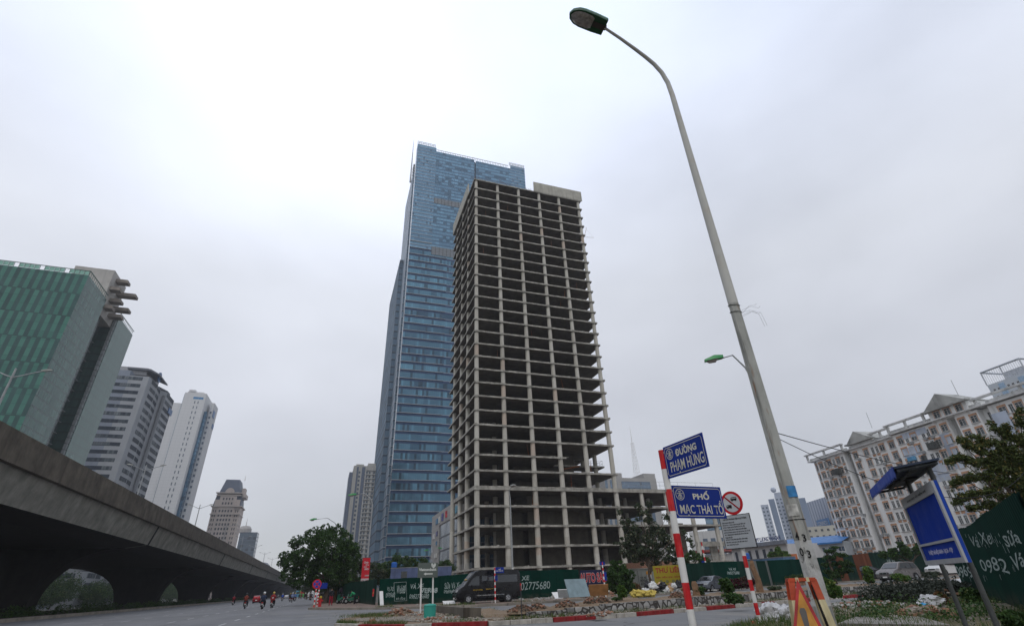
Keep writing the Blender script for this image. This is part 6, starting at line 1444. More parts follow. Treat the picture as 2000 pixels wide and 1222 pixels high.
heap('rubble_heap', 'low scatter of brick bits behind the bank sign post', 'rubble', hp(815, 1201, ISL), .8, .08, 40, [('brick', .6), ('rubble_grey', .4)], (.03, .09), mound=False)
hl_ = ['leftmost brown root heap on the stone planter', 'brown root heap on the planter below the slim grey lamp post', 'wide brown root heap on the planter in front of the chalked fence', 'small brown root heap on the planter below the dark blue banner', 'small stony heap on the planter just left of the yellow-green sapling', 'brown heap on the planter left of the big striped post']
for (px, py, r_), lb in zip(((955, 1197, .9), (1051, 1189.5, .62), (1106, 1186.5, .75), (1152, 1183.5, .5), (1176, 1181, .5), (1325, 1171, .7)), hl_): heap('root_heap', lb, 'root heap', onpl(px), r_*.75, .26, 130, [('brick', .5), ('bark', .5)], (.02, .065), group='heaps of roots and soil on the planter')
for (px, py, r_), lb in zip(((1165, 1197, .75), (1185, 1193, .5), (905, 1200, .8), (1000, 1197, .7)), ('pile of loose bricks against the foot of the stone planter wall', 'small brick pile against the stone wall, right of a larger one', 'stony debris at the end of the short low concrete wall', 'grey broken slab debris at the left end of the stone planter')): heap('rubble_heap', lb, 'rubble', hp(px, py+5, ISL), r_*.6, .10, 80, [('brick', .6), ('rubble_grey', .4)], (.025, .085), mound=False)
heap('rubble_heap', 'grey rubble heap on the pavement under the layered evergreen', 'rubble', hp(1632, 1132, .15), 1.6, .5, 90, [('rubble_grey', .8), ('brick', .2)], (.1, .3))
heap('rubble_heap', 'earth and rubble heap by the fence end below the dark blue banner', 'rubble', hp(1115, 1167, .15), 2.0, .55, 110, [('brick', .4), ('rubble_grey', .6)], (.06, .22))
heap('rubble_heap', 'earth and rubble heap around the small striped post by the bushes', 'rubble', hp(1165, 1165, .15), 2.0, .6, 110, [('brick', .5), ('rubble', .5)], (.06, .22))
heap('rubble_heap', 'brick and mortar rubble on the near verge left of the notice board posts', 'rubble', VG(1802, 1203), .62, .14, 120, [('brick', .45), ('rubble', .55)], (.03, .10), mound=False)
heap('rubble_heap', 'broken tile debris along the near edge of the verge beside the road', 'rubble', VG(1680, 1184), 1.3, .08, 150, [('brick', .35), ('rubble_grey', .65)], (.03, .11), mound=False)
heap('rubble_heap', 'dry leaf and brick debris on the verge behind the notice board', 'rubble', VG(1840, 1170), 1.1, .25, 150, [('brick', .4), ('rubble', .6)], (.03, .12), mound=False)

def crumple(name, label, cat, c, r, mat, seed=1, parts=3, group=None):
    t = thing(name, label, cat, c, 0, group); mb = MB(); R_ = random.Random(seed)
    for k in range(parts):
        o = Vector(c)+Vector((R_.uniform(-.7, .7)*r[0], R_.uniform(-.6, .6)*r[1], r[2]*.5)); rg = []
        for i in range(15):
            th = math.pi*min(max(i/14, .03), .97); ring = []
            for j in range(24):
                a = 2*math.pi*j/24; d = Vector((math.sin(th)*math.cos(a), math.sin(th)*math.sin(a), math.cos(th))); n_ = 1+.55*mnoise.noise(d*1.6+Vector((seed+k*3, 0, 0)))+.38*mnoise.noise(d*3.7+Vector((seed, k, 0)))+.16*abs(mnoise.noise(d*9+Vector((seed, k, 4))))
                ring.append(o+Vector((d.x*r[0]*n_*.75, d.y*r[1]*n_*.75, max(d.z*r[2]*n_*.6, -r[2]*.5))))
            rg.append(ring)
        mb.loft(rg[::-1])
    mb.build('sack', M[mat] if isinstance(mat, str) else mat, t, smooth=True); return t
crumple('rubbish_sack', 'big white plastic rubbish sacks lying on the verge left of the warning barrier', 'rubbish sack', VG(1516, 1213), (.36, .28, .34), 'plastic_white', 3, 3)
crumple('rubbish_sack', 'torn white plastic bag amid dry branches right of the brick rubble', 'rubbish sack', VG(1836, 1186), (.38, .22, .24), 'plastic_white', 8, 3)
crumple('rubbish_sack', 'white plastic sheet heap beside the green fence behind the notice board', 'rubbish sack', VG(1878, 1152), (.8, .4, .35), 'plastic_white', 12, 3)
crumple('plastic_bag', 'tiny bright blue plastic bag on the brick rubble', 'plastic bag', VG(1809, 1194)+Vector((0, 0, .1)), (.10, .08, .07), plain('bright_blue_bag', (.04, .30, .55), .5), 4, 1)
crumple('plastic_bag', 'small red plastic wrapper at the foot of the thin striped post', 'plastic bag', VG(1472, 1219), (.09, .06, .08), M['red'], 5, 1)
ylw = plain('yellow_sack', (.50, .38, .08), .7, 0, .3, 4)
crumple('rubbish_sack', 'left one of two yellow sacks on the kerb in front of the grey cabinet', 'rubbish sack', hp(1249, 1166, .05), (.62, .45, .52), ylw, 21, 2, 'yellow sacks on the kerb')
crumple('rubbish_sack', 'right one of two yellow sacks on the kerb in front of the grey cabinet', 'rubbish sack', hp(1264, 1165.5, .05), (.6, .45, .48), ylw, 25, 2, 'yellow sacks on the kerb')
sackc = [('black', (.02, .02, .022)), ('white', (.6, .6, .58)), ('brown', (.35, .20, .10)), ('tan', (.5, .33, .18)), ('red', (.35, .05, .05))]
cl_ = ['black', 'white', 'black', 'tan', 'black', 'white', 'brown', 'black', 'white', 'black', 'black', 'tan', 'white', 'red', 'black', 'white']
for i in range(30):
    px = 1262+i*2.35+random.uniform(-1.5, 1.5); py = 1158.5-i*.12-random.choice((0, 0, 1.5, 3))
    cn = cl_[i % 16]; col_ = dict(sackc)[cn]; p = hp(px, py, .15)
    o = crumple('rubbish_bag', '%s rubbish bag in the long dump between the grey cabinet and the grey car' % cn, 'rubbish bag', (p[0], p[1], .15+random.choice((0, .0, .35))), (random.uniform(.35, .6), .35, random.uniform(.35, .6)), plain('bag_'+cn, col_, .4, 0, .3, 4), 31+i, 1, '%s bags in the roadside dump' % cn)
# boards dumped by the fence end
def board(name, label, c, w_, h_, yaw, lean, mat, cat='board'):
    t_ = .04; Mx = Matrix.Rotation(yaw, 3, 'Z') @ Matrix.Rotation(lean, 3, 'X'); mb = MB(); mb.obox(Vector(c)+Vector((0, 0, h_/2*math.cos(lean))), w_, t_, h_, Mx); o = mb.build(name, mat); return tag(o, label, cat)
board('dumped_board', 'pale blue-grey board leaning on the rubble at the right end of the long fence', hp(1129, 1165, .45), 2.0, 1.25, .25, -.35, plain('blue_grey_board', (.22, .29, .31), .7, 0, .2, 2))
board('dumped_board', 'smaller grey board leaning beside the pale blue-grey one', hp(1119, 1165, .4), 1.0, .9, .5, -.3, plain('blue_grey_board', (0, 0, 0)))
board('dumped_board', 'white broken panel lying in the rubble before the fence', hp(1104, 1166, .4), 1.1, .8, -.5, .8, M['white'])
board('dumped_board', 'white broken panel at the left end of the fence rubble', hp(1089, 1168, .3), .9, .6, .4, -.7, M['white'])
board('dumped_board', 'orange-brown crate side lying in the rubbish by the small striped post', hp(1170, 1162, .4), 1.6, .9, -.3, .5, plain('orange_wood', (.36, .17, .06), .8, 0, .3, 2))
board('dumped_board', 'white board propped slanting against the green fence left of the bank sign', hp(744, 1182, .15), .35, 1.35, .2, -.45, M['white'])
board('dumped_board', 'grey slab standing upright against the fence behind the red banner pole', hp(734.5, 1176, .15), .42, 1.6, .2, -.08, plain('grey_slab', (.20, .20, .19), .8, 0, .2, 2))
board('dumped_board', 'white curved scrap lying on the pavement in front of the van', hp(877, 1179, .15), 1.1, .4, .2, -.9, M['white'])
# grey electrical cabinet
CP = G(1266, 1153, .15); D_ = CP.xy.length; cb = thing('electrical_cabinet', 'grey steel electrical cabinet covered with stickers and black stencilled numbers', 'electrical cabinet', CP)
ca, cbp = on_plane(1234, 1130, CP, Vector((.95, .31, 0))), on_plane(1292, 1130, CP, Vector((.95, .31, 0))); wC = (ca-cbp).xy.length; zC = AD(1266, 1110, D_).z; cd = Vector((.95, .31, 0)).normalized(); cn_ = cd.cross(upv); cc0 = Vector(((ca.x+cbp.x)/2, (ca.y+cbp.y)/2, 0)); RC = Matrix((cd, -cn_, upv)).transposed()
mb = MB(); mb.obox(cc0-cn_*.5+upv*(.15+(zC-.15)/2), wC, 1.0, zC-.15, RC); mb.build('body', plain('cabinet_grey', (.25, .26, .23), .6, 0, .12, 1.2, .5), cb, bevel=.02)
mb = MB(); mb.obox(cc0-cn_*.5+upv*(zC+.04), wC+.15, 1.15, .09, RC); mb.build('top', plain('cabinet_lid', (.27, .28, .25), .6), cb)
mb = MB()
for u in (-.28, .0, .27): mb.obox(cc0+cd*u*wC+cn_*.012+upv*(zC*.5+.1), .02, .02, zC*.8, RC)
mb.obox(cc0+cd*.31*wC+cn_*.03+upv*(zC*.5), .04, .05, .2, RC); mb.build('door_seam', M['black'], cb)
for k, (b_, u, v, w_, h_) in enumerate((('VÁ XE', -.12, .64, .2, .09), ('0979568', -.12, .50, .22, .10), ('ATMS', -.13, .36, .2, .10))): letters('stencil', b_, cb, cc0+cd*u*wC+cn_*.015+upv*zC*v, cd, upv, width=wC*w_, height=zC*h_*1.2, mat=M['black'], bold=.02)
for (u, v, w_, h_, cl, nm) in ((.09, .83, .19, .14, (.50, .22, .02), 'o'), (.10, .66, .15, .17, (.45, .44, .42), 'w'), (.30, .86, .07, .07, (.15, .35, .55), 'b'), (.35, .60, .09, .07, (.42, .42, .42), 'w'), (.30, .48, .07, .07, (.42, .42, .42), 'w'), (.37, .40, .08, .06, (.20, .22, .3), 'c')):
    mb = MB(); mb.obox(cc0+cd*u*wC+cn_*.008+upv*zC*v, wC*w_, .006, zC*h_, RC); mb.build('sticker', plain('sticker_'+nm, cl, .7, 0, .2, 6), cb)
# shop banners behind
def banner(name, label, pxa, pxb, pyt, pyb, D, mat, posts=True):
    a, b = AD(pxa, (pyt+pyb)/2, D), AD(pxb, (pyt+pyb)/2, D); zt, zb = AD((pxa+pxb)/2, pyt, D).z, AD((pxa+pxb)/2, pyb, D).z
    d = Vector((b.x-a.x, b.y-a.y, 0)); L = d.length; d.normalize(); nn = d.cross(upv); c = Vector(((a.x+b.x)/2, (a.y+b.y)/2, 0)); Rm = Matrix((d, -nn, upv)).transposed()
    t = thing(name, label, 'banner', (c.x, c.y, .15)); mb = MB(); mb.obox(c+upv*(zt+zb)/2, L, .05, zt-zb, Rm); mb.build('sheet', mat, t)
    for s in (-.45, .45):
        mb = MB(); q = c+d*L*s-nn*.1; mb.tube([(q.x, q.y, .1), (q.x, q.y, zt)], .05, 6); mb.build('post', M['rust'], t)
    return t, c+nn*.03, d, zt, zb, L
t, c, d, zt, zb, L = banner('shop_banner', 'dark blue shop banner with big red outlined letters beyond the fence end', 1134, 1186, 1112, 1153, 62, plain('navy_banner', (.008, .01, .045), .6))
letters('banner_outline', 'AUTO SAO', t, c+upv*(zb+(zt-zb)*.63), d, upv, width=L*1.06, height=(zt-zb)*.50, mat=plain('letter_white', (.5, .47, .47), .6), bold=.065)
letters('banner_lettering', 'AUTO SAO', t, c+upv*(zb+(zt-zb)*.63), d, upv, width=L*1.04, height=(zt-zb)*.46, mat=plain('letter_red', (.42, .02, .025), .6), bold=.03, thick=.02)
letters('banner_lettering', 'CHUYÊN SỬA CHỮA', t, c+upv*(zb+(zt-zb)*.16), d, upv, width=L*.8, height=(zt-zb)*.14, mat=plain('letter_white', (0, 0, 0)), thick=.01)
t, c, d, zt, zb, L = banner('shop_banner', 'mustard yellow shop banner with red letters right of the grey cabinet', 1277, 1338, 1103, 1141, 66, plain('mustard_banner', (.30, .235, .012), .6, 0, .1, .5))
lr = plain('letter_dark_red', (.26, .012, .015), .6)
letters('banner_lettering', 'THƯ LIÊN', t, c+upv*(zb+(zt-zb)*.78), d, upv, width=L*.86, height=(zt-zb)*.34, mat=lr, bold=.03)
letters('banner_lettering', 'ĐIỆN - ĐIỆN LẠNH - NỘI THẤT', t, c+upv*(zb+(zt-zb)*.40), d, upv, width=L*.88, height=(zt-zb)*.15, mat=lr, bold=.03)
for i in range(4): mb = MB(); mb.add(disc(c+d*L*(-.3+.2*i)+upv*(zb+(zt-zb)*.17)+d.cross(upv)*.01, .17, d, upv, 14), [tuple(range(14))]); mb.build('round_mark', plain('olive_mark', (.16, .15, .05), .6), t)
t, c, d, zt, zb, L = banner('shop_banner', 'low white strip banner with dark red letters under the mustard yellow banner', 1292, 1338, 1141.5, 1149, 65.8, plain('letter_white', (0, 0, 0)))
letters('banner_lettering', 'TRUNG TÂM SỬA', t, c+upv*(zb+(zt-zb)*.5), d, upv, width=L*.9, height=(zt-zb)*.6, mat=lr, bold=.03)
# red street banners
def flag(label, pxl, pxr, pyt, pyb, D, lines, fcol, attach=None, white=None):
    a, b = AD(pxl, (pyt+pyb)/2, D), AD(pxr, (pyt+pyb)/2, D); zt, zb = AD(pxl, pyt, D).z, AD(pxl, pyb, D).z; d = Vector((b.x-a.x, b.y-a.y, 0)); L = d.length; d.normalize(); nn = d.cross(upv); c = Vector(((a.x+b.x)/2, (a.y+b.y)/2, 0))
    t = thing('street_banner', label, 'banner', (c.x, c.y, zb)); mb = MB(); mb.obox(c+upv*(zt+zb)/2, L, .03, zt-zb, Matrix((d, -nn, upv)).transposed()); mb.build('cloth', plain('banner_red', (.48, .015, .025), .7, 0, .08, 1), t)
    mb = MB()
    for z in (zt, zb): mb.tube([c-d*L*.55+upv*z, c+d*L*.55+upv*z], .03, 6)
    mb.build('rod', M['darksteel'], t)
    for (s, v, w_, h_, x) in lines: letters('banner_lettering', s, t, c+upv*(zb+(zt-zb)*v)+d*L*x+nn*.03, d, upv, width=L*w_, height=(zt-zb)*h_, mat=fcol, bold=.03, shear=.2)
    if white: mb = MB(); mb.obox(c+upv*(zb+(zt-zb)*.11)+nn*.018, L, .006, (zt-zb)*.13, Matrix((d, -nn, upv)).transposed()); mb.build('white_band', plain('letter_white', (0, 0, 0)), t); letters('banner_lettering', '090-1999', t, c+upv*(zb+(zt-zb)*.11)+nn*.03, d, upv, width=L*.85, height=(zt-zb)*.06, mat=lr)
    return t
yl = plain('letter_yellow', (.55, .40, .06), .6); lwht = plain('letter_white', (0, 0, 0))
flag('tall red new-year banner with white script on the lamp post left of the bank sign', 706.5, 721.5, 1088.5, 1138, gb_.xy.length-.3, [('Chúc', .81, .62, .08, 0), ('Mừng', .71, .45, .055, .15), ('Xuân', .64, .45, .05, -.1), ('Mới', .55, .55, .08, .12), ('2020', .29, .55, .05, .2)], lwht, white=True)
flag('small red banner with yellow letters behind the dark umbrella', 662.5, 669, 1132, 1150, 112, [('TẾT', .8, .7, .1, 0), ('VUI', .6, .7, .1, 0), ('KHỎE', .4, .8, .1, 0)], yl)
flag('narrow orange-red strip with yellow marks hanging on the dark fence behind the red banner pole', 727.5, 730.5, 1149, 1164, (Vector(FL1[0]).xy.length+1.6), [('XUÂN', .5, .7, .2, 0)], yl)
# small striped posts with blue plates
def mini_post(label, px, pyb, pyt, z, plates, pxt=None):
    P = G(px, pyb, z); D = P.xy.length; zt = AD(pxt or px, pyt, D).z; t = thing('street_sign_post', label, 'street sign', P); n_ = 12
    for i in range(n_):
        a, b = z+(zt-z)*i/n_, z+(zt-z)*(i+1)/n_; m = M['white'] if i % 2 == 0 else M['red']; mb = MB(); mb.tube([(P.x, P.y, a), (P.x, P.y, b)], .045*max(1, D/40), 8); mb.build('white_band' if i % 2 == 0 else 'red_band', m, t)
    for (u0, u1, z0, z1, dx, txt) in plates:
        d = Vector(dx).normalized(); nn = d.cross(upv); mb = MB(); c = P.xy.to_3d()+d*(u0+u1)/2+upv*(zt-(z0+z1)/2)
        mb.obox(c, u1-u0, .03, z1-z0, Matrix((d, -nn, upv)).transposed()); mb.build('name_plate', M['signblue'], t)
        if txt: letters('plate_lettering', txt, t, c+nn*.02, d, upv, width=(u1-u0)*.8, height=(z1-z0)*.6, mat=M['signletter'], bold=.03)
    return t
mini_post('thin red and white post with a blue name plate in front of the black van', 967.5, 1176.5, 1107.5, .15, [(.05, .85, -.02, .42, (1, .1, 0), 'PHỐ\nMẠC THÁI TỔ'), (.05, .7, .6, 1.0, (0, -1, 0), '')])
mini_post('thin red and white post with blue plates on the rubble by the dark blue banner', 1183.5, 1165.5, 1097, .15, [(-.3, .3, -.05, .25, (1, .2, 0), ''), (.05, .35, .8, 1.5, (1, .2, 0), '')], 1177)
mini_post('red and white post with a small blue plate beside the no-parking sign', 619, 1184, 1148, .15, [(-.1, .8, -.5, .05, (1, .1, 0), '')])
mini_post('far red and white post with a blue plate behind the dark grey car', 1388, 1148, 1058, .15, [(-.6, -.1, 2.2, 3.6, (1, .1, 0), '')], 1370)
P = G(613, 1185, .15); D_ = P.xy.length; npk = thing('prohibition_sign', 'round blue no-parking sign with a red rim on a banded post at the pavement corner', 'road sign', P); zt = AD(614.5, 1147, D_).z
for i in range(8):
    a, b = .15+(zt-.15)*i/8, .15+(zt-.15)*(i+1)/8; mb = MB(); mb.tube([(P.x, P.y, a), (P.x, P.y, b)], .07, 8); mb.build('red_band' if i % 2 == 0 else 'white_band', M['red'] if i % 2 == 0 else M['white'], npk)
cS = Vector((P.x, P.y-.1, AD(616, 1140, D_).z)); X_ = Vector((1, 0, 0)); slab_disc(cS, .46, X_, upv, .03).build('sign_disc', plain('sign_red', (0, 0, 0)), npk)
mb = MB(); mb.add(disc(cS+Vector((0, -.01, 0)), .35, X_, upv), [tuple(range(32))]); mb.build('sign_face', M['sheetblue'], npk)
mb = MB()
for s in (-1, 1): a_ = (X_+upv*s).normalized(); b_ = Vector((-a_.z, 0, a_.x)); mb.add([cS+Vector((0, -.02, 0))+a_*x*.38+b_*y*.045 for x, y in ((-1, -1), (1, -1), (1, 1), (-1, 1))], [(0, 1, 2, 3)])
mb.build('cross_bar', plain('sign_red', (0, 0, 0)), npk)
# iron rod on the planter, tank, container, kiosk, umbrella, hydrant
mb = MB(); p = G(1019.5, 1206, .2); mb.tube([(p.x, p.y, .1), (p.x, p.y, 1.35)], .018, 5); tag(mb.build('iron_rod', M['darksteel']), 'thin dark iron rod standing at the left end of the stone planter', 'rod')
def container(name, label, xa, xb, yt, yb, D, mat, D2=None, dep=2.4):
    a, b = AD(xa, (yt+yb)/2, D), AD(xb, (yt+yb)/2, D2 or D); zt = AD((xa+xb)/2, yt, (D+(D2 or D))/2).z; d = Vector((b.x-a.x, b.y-a.y, 0)); L = d.length; d.normalize(); nn = d.cross(upv); c = Vector(((a.x+b.x)/2, (a.y+b.y)/2, 0)); Rm = Matrix((d, -nn, upv)).transposed(); h = 2.6; z0 = zt-h
    t = thing(name, label, 'container', (c.x, c.y, max(z0, .1))); mb = MB()
    mb.obox(c-nn*dep/2+upv*(zt+z0)/2, L, dep, h, Rm); k = int(L/.3)
    for i in range(k): mb.obox(c+d*(L*((i+.5)/k-.5))+nn*.03+upv*(zt+z0)/2, .14, .06, h-.3, Rm)
    mb.build('body', mat, t)
    mb = MB(); mb.obox(c-nn*dep/2+upv*(zt+.05), L+.1, dep+.1, .1, Rm); mb.build('roof', plain('container_roof', (.20, .21, .22), .7), t)
    for u in (-.28, .2): mb = MB(); mb.obox(c+d*L*u+nn*.07+upv*(zt-.9), .9, .05, .9, Rm); mb.build('window', M['glass'], t)
    if z0 > .3: mb = MB(); mb.obox(c-nn*dep/2+upv*(z0/2), L, dep, z0-.01, Rm); mb.build('lower_body', mat, t)
    return t
container('site_cabin', 'faded blue site container standing behind the fence left of the bank sign', 763, 882, 1107.5, 1125, 88, plain('faded_blue_steel', (.10, .13, .24), .6, 0, .25, .8, .5))
container('site_cabin', 'light blue site cabin behind the right fence by the school', 1455, 1531, 1090.5, 1100, 105, plain('light_blue_steel', (.09, .18, .30), .6, 0, .25, .8, .5), 98)
def tank(label, px, pyt, pyb, D, r):
    c = AD(px, pyb, D); zt = AD(px, pyt, D).z; mb = MB(); mb.tube([(c.x, c.y, c.z), (c.x, c.y, zt-.15), (c.x, c.y, zt)], [r, r, r*.6], 16)
    tag(mb.build('water_tank', plain('tank_blue', (.02, .10, .36), .5, 0, .1, 1), None, smooth=True), label, 'water tank')
tank('blue plastic water tank standing on the faded blue container', 769.5, 1097, 1107.2, 88.8, .45); tank('small blue water tank behind the right fence near the thin striped post', 1460.5, 1079, 1091, 103, .42)
KP = AD(640, 1170, 90); kx0, kx1 = AD(622, 1170, 90), AD(656, 1170, 90)
ki = thing('kiosk', 'small grey street kiosk with a brown side board under the big round tree', 'kiosk', (KP.x, KP.y, .15)); zk = AD(640, 1143, 90).z
mb = MB(); mb.box(kx0.x, kx1.x, KP.y, KP.y+2.2, .1, zk); mb.build('body', plain('kiosk_grey', (.16, .17, .165), .7, 0, .2, 1), ki)
mb = MB(); mb.box(kx0.x+.1, kx1.x-.5, KP.y-.03, KP.y-.005, 1.35, zk-.15); mb.build('window', M['glass'], ki)
mb = MB(); mb.box(kx1.x-.42, kx1.x+.02, KP.y-.06, KP.y-.01, .1, zk); mb.build('side_board', plain('brown_board', (.30, .19, .10), .8), ki)
mb = MB(); mb.box(kx0.x-.2, kx1.x+.2, KP.y-.4, KP.y+2.4, zk, zk+.12); mb.build('roof', M['darksteel'], ki)
UP = AD(678.5, 1177, 88); um = thing('umbrella', 'wide dark purple market umbrella over parked motorbikes', 'umbrella', (UP.x, UP.y, .15)); zu = AD(678, 1142, 88).z; ru = .5*(AD(699, 1155, 88)-AD(659, 1155, 88)).length; ze = AD(678, 1154, 88).z
mb = MB(); rg = []
for i in range(7): f_ = i/6; rg.append([(UP.x+ru*math.sin(f_*math.pi/2)*math.cos(a)*(1 if k % 2 == 0 else .97), UP.y+ru*math.sin(f_*math.pi/2)*math.sin(a)*(1 if k % 2 == 0 else .97), ze+(zu-ze)*math.cos(f_*math.pi/2)**.9-(.04 if k % 2 and i == 6 else 0)) for k, a in enumerate([j*2*math.pi/16 for j in range(16)])])
rg[0] = [(UP.x+.02*math.cos(j), UP.y+.02*math.sin(j), zu) for j in [i*2*math.pi/16 for i in range(16)]]
mb.loft(rg, cap=False); mb.build('canopy', plain('dark_purple_cloth', (.055, .03, .055), .7, 0, .2, .8), um, smooth=True)
mb = MB(); mb.tube([(UP.x, UP.y, .1), (UP.x, UP.y, zu-.05)], .05, 8); mb.build('pole', M['white'], um)
mb = MB()
for j in range(8): a = j*math.pi/4; mb.tube([(UP.x, UP.y, zu-.15), (UP.x+ru*.9*math.cos(a), UP.y+ru*.9*math.sin(a), ze+.02)], .015, 4)
mb.build('ribs', M['darksteel'], um)
P = G(624, 1184, .15); hy = thing('fire_hydrant', 'small red fire hydrant with a yellow cap at the pavement corner', 'fire hydrant', P)
mb = MB(); mb.tube([P, P+upv*.75, P+upv*.8], [.17, .15, .2], 10); mb.tube([P+upv*.55-X_*.28, P+upv*.55+X_*.28], .08, 8); mb.build('body', M['red'], hy); mb = MB(); mb.tube([P+upv*.8, P+upv*.95, P+upv*1.02], [.17, .14, .05], 10); mb.build('cap', plain('cap_yellow', (.5, .35, .03), .5), hy)

# ================================================================== vehicles
def wheel(t, x, y, r, w_=.2, z=None):
    z = z if z is not None else r; s = 1 if y > 0 else -1
    mb = MB(); mb.tube([(x, y-w_/2*s, z), (x, y-w_*.35*s, z), (x, y+w_*.35*s, z), (x, y+w_/2*s, z)], [r*.93, r, r, r*.93], 20); o = mb.build('wheel', M['black'], t, world=False, smooth=True)
    mb = MB(); mb.tube([(x, y+w_*.45*s, z), (x, y+w_*.54*s, z)], [r*.66, r*.60], 16)
    mb.build('rim', M['rim'], o, world=False)
    mb = MB()
    for k in range(6): a = k*math.pi/3; mb.obox((x+r*.4*math.cos(a), y+w_*.56*s, z+r*.4*math.sin(a)), r*.2, .01, r*.14, Matrix.Rotation(-a, 3, 'Y'))
    mb.build('rim_gap', M['black'], o, world=False)
def vehicle(name, label, cat, prof, W, paint, wheels, r, glass_side, screen, rear, loc, rot, tail=None, top_w=.84, belt=.9, sc_=1., group=None, extra=None, grille=None, plate=True):
    """prof: closed side outline (x,z), front at +x; upper points narrow towards the roof"""
    t = thing(name, label, cat, loc, rot, group); t.scale = (sc_,)*3
    zmax = max(p[1] for p in prof)
    def wy(z): return W/2*(1 if z <= belt else 1-(1-top_w)*(z-belt)/(zmax-belt)) * (1 if z > .45 else .96)
    def ring(s, ins=0.): return [(x*(1-ins*.02), s*(wy(z)-ins), z) for x, z in prof]
    mb = MB(); cxm = sum(p[0] for p in prof)/len(prof); czm = (zmax+.5)/2
    def shr(f_, s, e): return [(cxm+(x-cxm)*f_, s*(wy(z)-e), czm+(z-czm)*f_) for x, z in prof]
    mb.loft([shr(.965, -1, 0), shr(1., -1, .07), shr(1.0, -1, .25), shr(1.0, 1, .25), shr(1., 1, .07), shr(.965, 1, 0)]); mb.build('body', paint, t, world=False, smooth=True)
    for s in (-1, 1):
        for poly in glass_side:
            mb = MB(); P_ = [(x, s*(wy(z)+.012), z) for x, z in poly]; Q_ = [(x, s*(wy(z)-.03), z) for x, z in poly]; mb.loft([Q_, P_] if s < 0 else [Q_, P_]); mb.build('side_window', M['glass'], t, world=False)
    for nm, seg in (('windscreen', screen), ('rear_window', rear)):
        if seg:
            (xa, za), (xb, zb) = seg; ya, yb = wy(za)-.13, wy(zb)-.13; sg_ = 1 if nm == 'windscreen' else -1; n_ = Vector((abs(zb-za), 0, abs(xb-xa))).normalized(); o_ = Vector((n_.x*sg_, 0, n_.z))*.015
            P_ = [Vector((xa, -ya, za)), Vector((xa, ya, za)), Vector((xb, yb, zb)), Vector((xb, -yb, zb))]; mb = MB(); mb.loft([[p-o_*2 for p in P_], [p+o_ for p in P_]]); mb.build(nm, M['glass'], t, world=False)
    xf, xr_ = max(p[0] for p in prof), min(p[0] for p in prof)
    for wx in wheels:
        for s in (-1, 1):
            wheel(t, wx, s*(W/2-.10), r)
            mb = MB(); mb.tube([(wx, s*(W/2-.16), r*1.02), (wx, s*(W/2+.006), r*1.02)], r*1.17, 20); mb.build('wheel_arch', M['black'], t, world=False)
    hz = belt*.78
    for s in (-1, 1):
        mb = MB(); mb.obox((xf-.10, s*(W/2-.24), hz), .2, .34, .15); mb.build('headlight', plain('headlight_clear', (.55, .57, .58), .1, .2, .2, 8), t, world=False)
        if tail != 'tall': mb = MB(); mb.obox((xr_+.06, s*(W/2-.2), hz+.06), .12, .3, .16); mb.build('tail_light', M['redlight'], t, world=False)
        else: mb = MB(); mb.obox((xr_+.05, s*(W/2-.08), 1.15), .12, .14, .6); mb.build('tail_light', M['redlight'], t, world=False)
        sx = screen[0][0]-.35; mb = MB(); mb.obox((sx, s*(W/2+.09), belt+.08), .12, .16, .13); mb.build('mirror', paint, t, world=False)
    mb = MB(); mb.obox((xf-.03, 0, hz-.02), .1, W*.42, .14); mb.obox((xf-.02, 0, .42), .1, W*.6, .16); mb.build('grille', grille or M['black'], t, world=False)
    if plate: mb = MB(); mb.obox((xr_-.01, 0, .72), .02, .45, .2); mb.obox((xf+.04, 0, .45), .02, .42, .12); mb.build('number_plate', M['white'], t, world=False)
    mb = MB(); mb.obox(((xf+xr_)/2, 0, .28), (xf-xr_)*.9, W*.86, .22); mb.build('underbody', M['black'], t, world=False)
    if extra: extra(t, wy)
    return t
sedan = [(-2.2, .38), (-2.22, .78), (-2.12, 1.0), (-1.72, 1.06), (-1.25, 1.30), (-.8, 1.45), (-.1, 1.49), (.42, 1.42), (1.15, 1.02), (1.8, .90), (2.15, .74), (2.24, .52), (2.2, .34), (1.4, .26), (-1.4, .26)]
sglass = [[(-1.42, 1.04), (-.95, 1.34), (-.42, 1.42), (-.42, 1.03)], [(-.36, 1.03), (-.36, 1.42), (.02, 1.43), (.36, 1.36), (.88, 1.05)]]
mpv = [(-2.3, .38), (-2.34, .95), (-2.25, 1.3), (-2.02, 1.72), (-1.5, 1.80), (.2, 1.80), (.62, 1.70), (1.35, 1.18), (2.05, 1.02), (2.3, .85), (2.36, .5), (2.3, .36), (1.4, .28), (-1.4, .28)]
mglass = [[(-2.05, 1.2), (-1.9, 1.62), (-1.2, 1.68), (-1.2, 1.2)], [(-1.12, 1.2), (-1.12, 1.68), (-.2, 1.68), (-.2, 1.2)], [(-.12, 1.2), (-.12, 1.68), (.3, 1.66), (1.0, 1.22)]]
def carpaint(nm, c, metal=.4, rough=.25): return plain(nm, c, rough, metal, .02, .3)
van = [(-3.0, .42), (-3.05, 1.2), (-3.0, 2.3), (-2.85, 2.58), (-1.5, 2.66), (.9, 2.64), (1.35, 2.52), (1.9, 1.95), (2.38, 1.42), (2.8, 1.18), (3.0, .95), (3.05, .6), (3.0, .4), (1.4, .34), (-1.4, .34)]
vglass = [[(.95, 1.42), (.95, 2.15), (1.2, 2.15), (1.48, 2.02), (2.02, 1.42)], [(-.4, 1.75), (-.4, 2.15), (.7, 2.15), (.7, 1.75)], [(-2.7, 1.6), (-2.7, 2.2), (-.6, 2.2), (-.6, 1.6)]]
